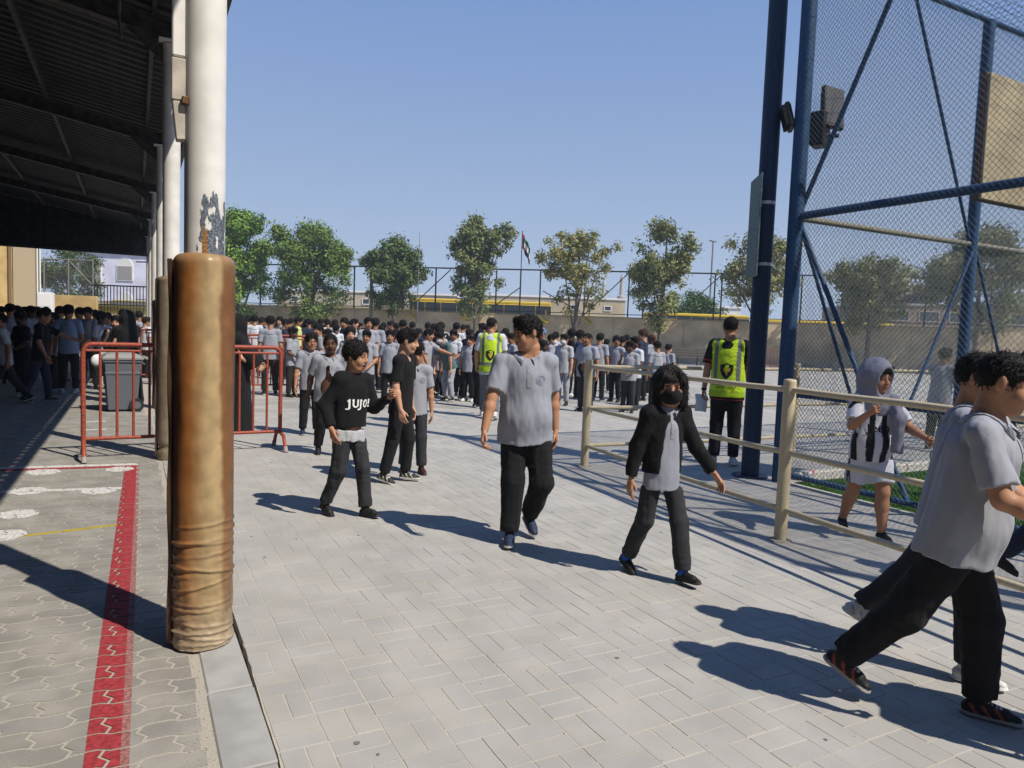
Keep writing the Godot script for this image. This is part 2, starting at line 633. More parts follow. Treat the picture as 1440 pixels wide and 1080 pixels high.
func tufts(a: Array, n: int, long: float, seed_no: int) -> void:  # loose strands that break the outline
	var V: PackedVector3Array = a[0]
	var N: PackedVector3Array = a[1]
	var C: PackedColorArray = a[2]
	var I: PackedInt32Array = a[3]
	var count := V.size()
	var h := seed_no
	for k in n:
		h = (h * 1103515245 + 12345) & 0x7fffffff
		var i := (h >> 4) % count
		var p := V[i]
		var nn := N[i]
		if nn.y < -0.75: continue
		var flow := Vector3(sin(h * 0.37) * 0.5, -0.55, cos(h * 0.23) * 0.5 + 0.15)
		flow = (flow - nn * flow.dot(nn)).normalized()
		var side := nn.cross(flow) * 0.0022
		var tip := p + flow * long * (0.6 + 0.5 * absf(sin(h * 0.11))) + nn * 0.006
		var b := V.size()
		var mid := p.lerp(tip, 0.5) + nn * 0.004
		for q in [p - side, p + side, mid + side, mid - side, tip]:
			V.append(q); N.append(nn); C.append(Color.WHITE)
		I.append_array([b, b + 1, b + 2, b, b + 2, b + 3, b + 3, b + 2, b + 4])


func make_hand(key: String, curl: float) -> void:  # a left hand: wrist at the origin, fingers down, palm towards -x, thumb towards +z
	var f := Field.new(Vector3(-0.1, -0.21, -0.07), Vector3(0.05, 0.03, 0.085), 0.0042)
	f.cap(Vector3(0, 0.03, 0), Vector3(0, -0.012, 0), 0.024, 0.024, 0.01, Vector3(1, 0, 0), 0.72)
	for k in 4:
		var z := -0.029 + k * 0.0195
		f.cap(Vector3(0, -0.012, z * 0.55), Vector3(0, -0.083 - 0.005 * (2 - absi(k - 2)), z), 0.0145, 0.0125, 0.012)
		var p := Vector3(-0.001, -0.085 - 0.005 * (2 - absi(k - 2)), z)
		var a := 0.0
		var lens: Array = [[0.03, 0.02, 0.017], [0.039, 0.025, 0.02], [0.043, 0.028, 0.021], [0.037, 0.024, 0.02]][k]
		var bend := [0.9, 1.15, 0.75]
		for j in 3:
			a += deg_to_rad(curl * bend[j] * (1.0 + 0.12 * (1.5 - k)))
			var q := p + Vector3(-sin(a), -cos(a), (k - 1.5) * 0.05) * float(lens[j])
			f.cap(p, q, 0.0092 - 0.0009 * j, 0.0086 - 0.0009 * j, 0.003)
			p = q
	var t := Vector3(-0.006, -0.03, 0.022)
	var t2 := t + Vector3(-0.014, -0.03, 0.024)
	var t3 := t2 + (Vector3(-0.008, -0.028, 0.012) if curl < 50 else Vector3(-0.026, -0.018, -0.006))
	f.cap(Vector3(0, -0.02, 0.01), t, 0.016, 0.0135, 0.012)
	f.cap(t, t2, 0.0135, 0.0105, 0.006)
	f.cap(t2, t3, 0.0105, 0.0082, 0.004)
	keep(key, f.net())


func make_shoe(cell := 0.0065) -> void:
	var f := Field.new(Vector3(-0.07, -0.11, -0.1), Vector3(0.07, 0.04, 0.21), cell)
	f.cap(Vector3(0, -0.05, -0.035), Vector3(0.004, -0.06, 0.1), 0.038, 0.036, 0.02, Vector3.UP, 0.85)
	f.cap(Vector3(0.004, -0.058, 0.06), Vector3(0.006, -0.066, 0.145), 0.037, 0.03, 0.02, Vector3.UP, 0.75)
	f.cap(Vector3(0, 0.012, -0.012), Vector3(0, -0.045, 0.0), 0.037, 0.04, 0.02, Vector3.ZERO, 1.0, 1)
	f.cap(Vector3(0, -0.03, 0.03), Vector3(0, -0.045, 0.1), 0.026, 0.022, 0.03)
	f.plane(Vector3(0, -0.085, 0), Vector3.DOWN)
	f.cap(Vector3(0, -0.077, -0.036), Vector3(0.005, -0.077, 0.142), 0.043, 0.04, 0.006, Vector3.UP, 0.33)
	keep("shoe", f.net())


func shoe(upper: Color, sole: Color, mark: Color, lace: Color) -> ArrayMesh:
	var key := "shoe%s%s%s" % [upper.to_html(), sole.to_html(), mark.to_html()]
	if made.has(key): return made[key]
	var a: Array = made["shoe"].duplicate()
	var C := PackedColorArray()
	for i in a[0].size():
		var p: Vector3 = a[0][i]
		var c := upper
		if p.y < -0.066: c = sole
		elif absf(p.x) < 0.02 and p.z > 0.03 and p.z < 0.1 and fmod(p.z, 0.017) < 0.008 and p.y > -0.04: c = lace
		elif absf(sin(p.z * 60.0 + p.y * 45.0)) < 0.45 and p.y < -0.02 and p.z > -0.04 and p.z < 0.11: c = mark
		C.append(c)
	a[2] = C
	made[key] = solid(a)
	return made[key]


# turns flat triangles (x, y pairs) into a print that lies on a garment
static func printed(f: Field, tris: PackedVector2Array, side: float, T: Transform3D, lift := 0.004) -> Array:
	var V := PackedVector3Array()
	var N := PackedVector3Array()
	var C := PackedColorArray()
	var I := PackedInt32Array()
	var out := (T.basis * Vector3(0, 0, side)).normalized()
	for i in tris.size():
		var p := f.hit(T * Vector3(tris[i].x * side, tris[i].y, 0.3 * side), -out)
		V.append(p + out * lift)
		N.append(f.slope_at(p))
		C.append(Color.WHITE)
	for i in range(0, tris.size(), 3):
		var w := (V[i + 1] - V[i]).cross(V[i + 2] - V[i]).dot(out) > 0.0
		I.append(i); I.append(i + (2 if w else 1)); I.append(i + (1 if w else 2))
	return [V, N, C, I]


static func grid(x0: float, y0: float, x1: float, y1: float, nx: int, ny: int) -> PackedVector2Array:
	var t := PackedVector2Array()
	for j in ny:
		for i in nx:
			var a := Vector2(lerpf(x0, x1, float(i) / nx), lerpf(y0, y1, float(j) / ny))
			var b := Vector2(lerpf(x0, x1, float(i + 1) / nx), lerpf(y0, y1, float(j + 1) / ny))
			for p in [a, Vector2(b.x, a.y), b, a, b, Vector2(a.x, b.y)]: t.append(p)
	return t


static func ring(c: Vector2, r0: float, r1: float, seg := 20) -> PackedVector2Array:
	var t := PackedVector2Array()
	for k in seg:
		var a := Vector2.from_angle(TAU * k / seg)
		var b := Vector2.from_angle(TAU * (k + 1) / seg)
		for p in [c + a * r0, c + a * r1, c + b * r1, c + a * r0, c + b * r1, c + b * r0]: t.append(p)
	return t


static func fan(pts: Array, off := Vector2.ZERO, s := 1.0) -> PackedVector2Array:
	var t := PackedVector2Array()
	var q := PackedVector2Array()
	for p in pts: q.append(off + Vector2(p[0], p[1]) * s)
	var idx := Geometry2D.triangulate_polygon(q)
	for i in idx: t.append(q[i])
	return t


func lettering(text: String, high: float, font_name := "Droid Sans") -> PackedVector2Array:
	var tm := TextMesh.new()
	var f := SystemFont.new()
	f.font_names = PackedStringArray([font_name])
	f.font_weight = 700
	tm.font = f
	tm.text = text
	tm.font_size = 32
	tm.pixel_size = high / 24.0
	tm.depth = 0.0
	var a := tm.get_mesh_arrays()
	var t := PackedVector2Array()
	var V: PackedVector3Array = a[Mesh.ARRAY_VERTEX]
	var N: PackedVector3Array = a[Mesh.ARRAY_NORMAL]
	var I = a[Mesh.ARRAY_INDEX]
	var order: Array = range(V.size()) if I == null or I.size() == 0 else Array(I)
	for i in order: 
		if N.size() == 0 or N[i].z > 0.5: t.append(Vector2(V[i].x, V[i].y))
	return t


func make_person(key: String, o: Dictionary) -> void:
	var H: float = o.get("H", 1.6)
	var g: float = o.get("g", 1.0)
	var fine: float = o.get("cell", 0.011)
	var res := {}
	# legs
	var J := {}
	var low := 9.0
	var sk := H / 1.75
	for s in [1.0, -1.0]:
		var q: Array = o["L"] if s > 0 else o["R"]
		var hip := Vector3(s * 0.05 * H, 0, 0)
		var knee := hip + ray_of(q[0], q[1], s) * 0.225 * H
		var ankle := knee + ray_of(q[2], q[3], s) * 0.223 * H
		var fb := Basis(Vector3.UP, s * deg_to_rad(q[5] if q.size() > 5 else 8.0)) * Basis(Vector3.RIGHT, deg_to_rad(q[4]))
		for p in [Vector3(0, -0.09, -0.075), Vector3(0, -0.09, 0.12), Vector3(0, -0.07, 0.18)]:
			low = minf(low, (ankle + fb * (p * sk)).y)
		J[s] = [hip, knee, ankle, fb]
	var up := Vector3(0, -low, 0)
	for s in [1.0, -1.0]:
		for k in 3: J[s][k] += up
	# trunk
	var T := Transform3D(Basis.from_euler(Vector3(deg_to_rad(o.get("lean", 0.0)), deg_to_rad(o.get("twist", 0.0)), deg_to_rad(o.get("tilt", 0.0)))), up)
	var hh := 0.135 + 0.05 * H
	var hs := hh / 0.225 * float(o.get("head_scale", 1.1))
	var y_sh := 0.5 * H - hh - 0.055 * H
	var y_nk := 0.5 * H - hh - 0.032 * H
	var he: Array = o.get("head", [0, 0, 0])
	var HB := Basis.from_euler(Vector3(deg_to_rad(o.get("lean", 0.0) * 0.5 + he[1]), deg_to_rad(he[0]), deg_to_rad(he[2])))
	var HT := Transform3D(HB.scaled(Vector3.ONE * hs), T * Vector3(0, 0.5 * H - hh * 0.52, 0.012 * H))
	var W := 0.1 * H * float(o.get("w", 1.0))
	for s in [1.0, -1.0]:
		var q: Array = o["l"] if s > 0 else o["r"]
		var sh := T * Vector3(s * W, y_sh, 0)
		var el := sh + T.basis * ray_of(q[0], q[1], s) * 0.168 * H
		var wr := el + T.basis * ray_of(q[2], q[3], s) * 0.148 * H
		J[s].append_array([sh, el, wr])
	# the body: neck, trunk core, arms, hands, head (and bare legs)
	var mn := Vector3(99, 99, 99)
	var mx := -mn
	for s in [1.0, -1.0]:
		for k in [4, 5, 6]:
			mn = mn.min(J[s][k]); mx = mx.max(J[s][k])
	var shorts: bool = o.get("bottom", "") == "shorts"
	var b0 := mn.min(up - Vector3.ONE * 0.1)
	if shorts:
		for s in [1.0, -1.0]:
			for k in [1, 2]:
				b0 = b0.min(J[s][k]); mx = mx.max(J[s][k])
	var f := Field.new(b0 - Vector3.ONE * 0.08, mx.max(T * Vector3(0, y_nk + 0.05, 0)) + Vector3.ONE * 0.08, fine)
	var FZ := T.basis * Vector3(0, 0, 1)
	var limb_w := sqrt(g)
	f.cap(T * Vector3(0, 0, 0), T * Vector3(0, y_sh - 0.03 * H, 0), 0.07 * H * g, 0.075 * H * g, 0.03, FZ, 0.62)
	f.cap(J[1.0][4], J[-1.0][4], 0.028 * H, 0.028 * H, 0.03)
	f.cap(T * Vector3(0, y_nk - 0.03 * H, -0.004), HT * Vector3(0, -0.09, -0.03), 0.036 * H * limb_w, 0.034 * H * limb_w, 0.02)
	var thin := 0.74 if o.get("long", false) or o.get("over", "") == "jacket" or o.get("top", "") == "robe" else 1.0
	for s in [1.0, -1.0]:
		f.cap(J[s][4], J[s][5], thin * 0.0285 * H * limb_w, thin * 0.0235 * H * limb_w, 0.02)
		f.cap(J[s][5], J[s][5].lerp(J[s][6], 0.3), thin * 0.0235 * H * limb_w, thin * 0.0235 * H * limb_w, 0.02)
		f.cap(J[s][5].lerp(J[s][6], 0.3), J[s][6], thin * 0.0235 * H * limb_w, 0.0158 * H * limb_w, 0.02)
		if shorts:
			f.cap(J[s][0], J[s][1], 0.056 * H * limb_w, 0.036 * H * limb_w, 0.02)
			f.cap(J[s][1], J[s][1].lerp(J[s][2], 0.35) - Vector3(0, 0, 0.008 * H), 0.034 * H * limb_w, 0.037 * H * limb_w, 0.02)
			f.cap(J[s][1].lerp(J[s][2], 0.35) - Vector3(0, 0, 0.008 * H), J[s][2], 0.037 * H * limb_w, 0.022 * H * limb_w, 0.02)
	var body := f.net()
	join(body, made[o.get("face", "head")], HT)
	for s in [1.0, -1.0]:
		var q: Array = o["l"] if s > 0 else o["r"]
		var dir: Vector3 = (J[s][6] - J[s][5]).normalized()
		var hb := Basis.from_euler(Vector3(0, 0, 0))
		var zz := Vector3(0, 0, 1)
		if absf(dir.z) > 0.75: zz = Vector3(0, 1, 0)
		var x := Vector3(-dir).cross(zz).normalized() if true else Vector3.ZERO
		# native: fingers -y, thumb +z, palm -x for the left hand
		var yb := -dir
		var zb := (zz - yb * zz.dot(yb)).normalized()
		x = yb.cross(zb)
		hb = Basis(x * s, yb, zb)
		var hand_key: String = q[4] if q.size() > 4 else "hand"
		join(body, made[hand_key], Transform3D(hb.scaled_local(Vector3.ONE * (H / 1.7) * 0.97), J[s][6] + dir * 0.004))
		J[s].append(Transform3D(hb, J[s][6] + dir * 0.06 * H))
	res["body"] = body
	# the shirt
	var top: String = o.get("top", "polo")
	var y_hem := float(o.get("hem", -0.045)) * H
	var long_sleeve: bool = o.get("long", false)
	var s0 := mn.min(up - Vector3(0.15, 0.15, 0.15) * H)
	var shirt := Field.new(s0.min(Vector3(9, 0.02, 9) if top == "robe" else s0) - Vector3.ONE * (0.22 if top == "robe" else 0.1), mx.max(HT.origin + Vector3(0, 0.1, 0) if top == "robe" else T * Vector3(0, y_nk, 0)) + Vector3.ONE * (0.2 if top == "robe" else 0.1), fine)
	var hem := T * Vector3(0, y_hem, 0)
	var deep: float = o.get("deep", 0.72)
	shirt.cap(T * Vector3(0, y_sh - 0.075 * H, 0.0), hem, 0.098 * H * g, (0.111 if top != "sweater" else 0.102) * H * g, 0.02, FZ, deep, 2)
	if g > 1.05:
		shirt.ell(T * Vector3(0, 0.07 * H, 0.03 * H), Vector3(0.1 * H * g, 0.1 * H, 0.068 * H * g), 0.05)
	shirt.cap(J[1.0][4] + T.basis * Vector3(-0.006 * H, -0.006 * H, 0), J[-1.0][4] + T.basis * Vector3(0.006 * H, -0.006 * H, 0), 0.037 * H, 0.037 * H, 0.03)
	for s in [1.0, -1.0]:
		shirt.cap(T * Vector3(s * 0.028 * H, y_sh + 0.006 * H, -0.008), J[s][4] + T.basis * Vector3(0, 0.0, 0), 0.041 * H, 0.034 * H, 0.03)
	for s in [1.0, -1.0]:
		if top == "robe":
			shirt.cap(J[s][4], J[s][6], 0.05 * H, 0.075 * H, 0.04, Vector3.ZERO, 1.0, 2)
		elif long_sleeve:
			shirt.cap(J[s][4], J[s][5], 0.038 * H * limb_w, 0.035 * H, 0.03)
			shirt.cap(J[s][5], J[s][5].lerp(J[s][6], 0.93), 0.035 * H, 0.027 * H, 0.02, Vector3.ZERO, 1.0, 2)
		else:
			shirt.cap(J[s][4], J[s][4].lerp(J[s][5], float(o.get("sleeve", 0.8))), 0.0365 * H * limb_w, (0.031 if o.get("over", "") == "jacket" else 0.0415) * H * limb_w, 0.025, Vector3.ZERO, 1.0, 2)
	if top == "robe":
		shirt.cap(T * Vector3(0, y_sh - 0.1 * H, 0), Vector3(0, 0.02, 0), 0.11 * H, 0.17 * H, 0.05, Vector3(0, 0, 1), 0.8)
		shirt.plane(Vector3(0, 0.015, 0), Vector3.DOWN)
		shirt.ell(HT.origin + Vector3(0, 0.0, -0.02), Vector3(0.125, 0.16, 0.135), 0.04)
		shirt.cap(HT.origin - Vector3(0, 0.05, 0.02), T * Vector3(0, y_sh - 0.05 * H, 0), 0.11, 0.15, 0.06)
		shirt.ell(HT.origin + HB * Vector3(0, -0.005, 0.15), Vector3(0.05, 0.075, 0.08), 0.01, true)
	var amp: float = o.get("fold", 0.012)
	shirt.ruffle(fold, amp, Vector3(6, 2.2, 6), Vector3(H * 31.0, 0, 0))
	shirt.ruffle(fold, amp * 0.2, Vector3(11, 5, 11), Vector3(0, H * 17.0, 0))
	res["shirt"] = shirt.net(o["paint"].bind(T.affine_inverse(), J) if o.has("paint") else null)
	res["extra"] = []
	if top == "polo" or o.get("collar", false):
		# the collar: a folded band that lies on the shoulders, open at the front
		var cv := MB.new()
		var rows: Array = []
		for k in 25:
			var a := lerpf(16.0, 344.0, k / 24.0)
			var r := deg_to_rad(a)
			var d2 := Vector3(sin(r), 0, cos(r))
			var front := maxf(0.0, cos(r)) 
			var tip := pow(front, 6.0)
			var inn := T * (Vector3(d2.x * 0.043 * H, y_nk - 0.004 * H - 0.016 * H * front, d2.z * 0.042 * H + 0.006 * H) )
			var rim := T * (Vector3(d2.x * 0.044 * H, y_nk + 0.014 * H - 0.02 * H * front, d2.z * 0.043 * H + 0.006 * H))
			var o2: Vector3
			if d2.z > 0.62:
				var q := T * Vector3(d2.x * 0.16 * H + signf(d2.x) * tip * 0.012 * H, y_nk - (0.006 + 0.036 * tip) * H, d2.z * 0.16 * H)
				o2 = shirt.hit(q, T.basis * Vector3(-d2.x, 0, -d2.z), 0.13 * H)
			else:
				o2 = shirt.hit(T * Vector3(d2.x * 0.069 * H, y_nk + 0.05 * H, d2.z * 0.066 * H - 0.002 * H), T.basis * Vector3(0, -1, 0), 0.1 * H)
			o2 += shirt.slope_at(o2) * 0.007
			rows.append([inn, rim, rim.lerp(o2, 0.5) + T.basis * Vector3(d2.x, 0.8, d2.z) * 0.006 * H, o2, o2 - shirt.slope_at(o2) * 0.01])
		for k in 24:
			for j in 4:
				var p0: Vector3 = rows[k][j]
				var p1: Vector3 = rows[k + 1][j]
				var p2: Vector3 = rows[k + 1][j + 1]
				var p3: Vector3 = rows[k][j + 1]
				var outw := (p0 - T * Vector3(0, y_nk - 0.05 * H, 0)).normalized() if j > 0 else -(p0 - T * Vector3(0, y_nk, 0)).normalized()
				cv.quad(p0, p1, p2, p3, outw)
		res["extra"].append(["collar", [cv.v, cv.n, cv.c], "shirt"])
		if fine < 0.014:
			var yt := y_nk - 0.03 * H
			var ax := 0.0075 * H
			res["extra"].append(["placket", printed(shirt, grid(-ax, yt - 0.1 * H, ax, yt, 3, 8), 1.0, T, 0.0035), "shirt"])
			for k in 2:
				res["extra"].append(["button", printed(shirt, ring(Vector2(0, yt - (0.03 + 0.04 * k) * H), 0.0, 0.0055, 8), 1.0, T, 0.006), "button"])
			if o.get("crest", true):
				var cc := Vector2(0.055 * H, y_sh - 0.075 * H)
				var t := ring(cc, 0.018 * H, 0.0215 * H)
				t.append_array(ring(cc, 0.012 * H, 0.0135 * H))
				t.append_array(fan([[-0.5, 0.4], [0.5, 0.4], [0.4, -0.3], [0, -0.6], [-0.4, -0.3]], cc, 0.016 * H))
				res["extra"].append(["crest", printed(shirt, t, 1.0, T, 0.004), "crest"])
	for pr in o.get("prints", []):  # [name, triangles, side, material]
		res["extra"].append([pr[0], printed(shirt, pr[1], pr[2], T, 0.008), pr[3]])
	# an open jacket or a vest over the shirt
	var over: String = o.get("over", "")
	if over:
		var jk := Field.new(s0 - Vector3.ONE * 0.1, mx.max(T * Vector3(0, y_nk, 0)) + Vector3.ONE * 0.1, fine)
		var oh := float(o.get("over_hem", 0.0)) * H
		jk.cap(T * Vector3(0, y_sh - 0.075 * H, 0), T * Vector3(0, oh, 0), 0.103 * H * g, 0.116 * H * g, 0.02, FZ, deep + 0.02, 2)
		jk.cap(J[1.0][4] + T.basis * Vector3(-0.01 * H, -0.006 * H, 0), J[-1.0][4] + T.basis * Vector3(0.01 * H, -0.006 * H, 0), 0.041 * H, 0.041 * H, 0.03)
		for s in [1.0, -1.0]:
			jk.cap(T * Vector3(s * 0.03 * H, y_sh + 0.008 * H, -0.008), J[s][4], 0.043 * H, 0.038 * H, 0.03)
		if over == "jacket":
			for s in [1.0, -1.0]:
				jk.cap(J[s][4], J[s][5], 0.042 * H, 0.037 * H, 0.03)
				jk.cap(J[s][5], J[s][5].lerp(J[s][6], 0.95), 0.037 * H, 0.028 * H, 0.02, Vector3.ZERO, 1.0, 2)
			jk.cover(shirt, 0.009, T.affine_inverse(), oh)
			jk.cap(T * Vector3(0.01 * H, -0.1 * H, 0.12 * H), T * Vector3(0.0, y_nk + 0.06 * H, 0.105 * H), 0.088 * H, 0.052 * H, 0.01, Vector3.ZERO, 1.0, 0, true)
			jk.cap(T * Vector3(-0.05 * H, y_nk - 0.012 * H, -0.045 * H), T * Vector3(0.05 * H, y_nk - 0.012 * H, -0.045 * H), 0.03 * H, 0.03 * H, 0.02)
		else:
			jk.cover(shirt, 0.009, T.affine_inverse(), oh, 0.108 * H)
			for s in [1.0, -1.0]:
				jk.cap(J[s][4] + T.basis * Vector3(s * 0.03 * H, 0.035 * H, 0), J[s][4] + T.basis * Vector3(s * 0.034 * H, -0.1 * H, 0), 0.044 * H, 0.04 * H, 0.01, Vector3.ZERO, 1.0, 0, true)
		jk.cap(T * Vector3(0, y_nk - 0.02 * H, 0.005), T * Vector3(0, y_nk + 0.1 * H, 0.012), 0.046 * H, 0.06 * H, 0.01, Vector3.ZERO, 1.0, 0, true)
		jk.ruffle(fold, amp * 0.8, Vector3(8, 5, 8), Vector3(3, 7, H))
		res["over"] = jk.net(o["over_paint"].bind(T.affine_inverse()) if o.has("over_paint") else null)
		for pr in o.get("over_prints", []):
			res["extra"].append([pr[0], printed(jk, pr[1], pr[2], T, 0.005), pr[3]])
	# the trousers
	var t0 := Vector3(99, 99, 99)
	var t1 := -t0
	for s in [1.0, -1.0]:
		for k in 3:
			t0 = t0.min(J[s][k]); t1 = t1.max(J[s][k])
	var tr := Field.new(t0 - Vector3.ONE * 0.12, t1 + Vector3(0.12, 0.1, 0.12), fine)
	var loose: float = o.get("loose", 1.0)
	tr.cap(up + Vector3(-0.04 * H, 0.01 * H, 0), up + Vector3(0.04 * H, 0.01 * H, 0), 0.058 * H * g, 0.058 * H * g, 0.03)
	for s in [1.0, -1.0]:
		var hp: Vector3 = J[s][0] + Vector3(0, -0.01 * H, 0)
		if shorts:
			tr.cap(hp, J[s][0].lerp(J[s][1], 0.78), 0.062 * H * g, 0.062 * H * g, 0.03, Vector3.ZERO, 1.0, 2)
			continue
		tr.cap(hp, J[s][1], 0.057 * H * g, 0.044 * H * limb_w * loose, 0.03)
		tr.cap(J[s][1], J[s][1].lerp(J[s][2], 0.97), 0.044 * H * limb_w * loose, 0.0365 * H * loose, 0.02, Vector3.ZERO, 1.0, 2)
		# cloth that gathers above the shoe
		for k in 3:
			var y := 0.035 + 0.028 * k
			var c: Vector3 = J[s][2].lerp(J[s][1], y / 0.223 + 0.02)
			var dd: Vector3 = (J[s][1] - J[s][2]).normalized() * 0.004 * H
			tr.cap(c - dd + Vector3(0.003, 0, 0.004 * (1 - k)), c + dd, 0.0345 * H * loose, 0.0345 * H * loose, 0.012)
	tr.ruffle(fold, amp * 0.9, Vector3(8, 2.2, 8), Vector3(0, 0, H * 13.0))
	tr.ruffle(fold, amp * 0.22, Vector3(7, 20, 7), Vector3(H * 7.0, 0, 0))
	tr.tuck(T.affine_inverse(), float(o.get("tuck", float(o.get("hem", -0.045)))) * H, 0.035)
	res["trousers"] = tr.net(o["leg_paint"].bind(J) if o.has("leg_paint") else null)
	if o.get("hair", "hair"):
		res["hair"] = moved(made[o.get("hair", "hair")], HT)
	res["feet"] = []
	for s in [1.0, -1.0]:
		var B: Basis = J[s][3]
		res["feet"].append(Transform3D(B.scaled_local(Vector3.ONE * sk), J[s][2]))
	res["head_at"] = HT
	res["J"] = J
	res["T"] = T
	res["up"] = up
	res["H"] = H
	res["y_nk"] = y_nk
	keep(key, res)


func run_jobs(jobs: Array) -> void:
	var id := WorkerThreadPool.add_group_task(func(i: int) -> void: jobs[i].call(), jobs.size(), -1, true)
	WorkerThreadPool.wait_for_group_task_completion(id)


var ready_mesh := {}
func mesh_of(key: String, part: String) -> ArrayMesh:
	var k := key + "/" + part
	if not ready_mesh.has(k): ready_mesh[k] = solid(made[key][part])
	return ready_mesh[k]


func person(key: String, label: String, category: String, at: Vector3, turn: float, wear: Dictionary, group := "", size := 1.0) -> Node3D:
	var r: Dictionary = made[key]
	var o := thing("person", label, category, at, deg_to_rad(turn), group)
	if size != 1.0: o.scale = Vector3.ONE * size
	obj("body", mesh_of(key, "body"), wear.skin, o)
	obj(wear.get("shirt_name", "polo_shirt"), mesh_of(key, "shirt"), wear.shirt, o)
	if r.has("over"): obj(wear.get("over_name", "jacket"), mesh_of(key, "over"), wear.over, o)
	obj(wear.get("leg_name", "trousers"), mesh_of(key, "trousers"), wear.legs, o)
	if r.has("hair"): obj(wear.get("hair_name", "hair"), mesh_of(key, "hair"), wear.hair, o)
	for i in r.extra.size():
		var e: Array = r.extra[i]
		var k := "%s/x%d" % [key, i]
		if not ready_mesh.has(k): ready_mesh[k] = solid(e[1])
		obj(e[0], ready_mesh[k], wear.shirt if e[2] == "shirt" else M[e[2]], o)
	for t in r.feet:
		var f := obj("shoe", wear.shoe, M.shoe, o)
		f.transform = t
	return o


# ---------- things of the yard ----------
const WALL_A := Vector3(-9.35, 0, -68.10)
const WALL_B := Vector3(70.42, 0, -4.96)
const WALL_DIR := Vector3(0.784114, 0, 0.620617)
var eye := Vector3(0, 1.55, 0)
var cam_inv := Transform3D()


func in_view(p: Vector3, margin := 1.05) -> bool:
	var q := cam_inv * p
	if q.z > -0.3: return false
	var t := tan(deg_to_rad(28.13)) * margin
	return absf(q.y / q.z) < t and absf(q.x / q.z) < t * 4.0 / 3.0


func roof_y(x: float) -> float:
	return 4.78 + 0.164 * (0.75 - x)


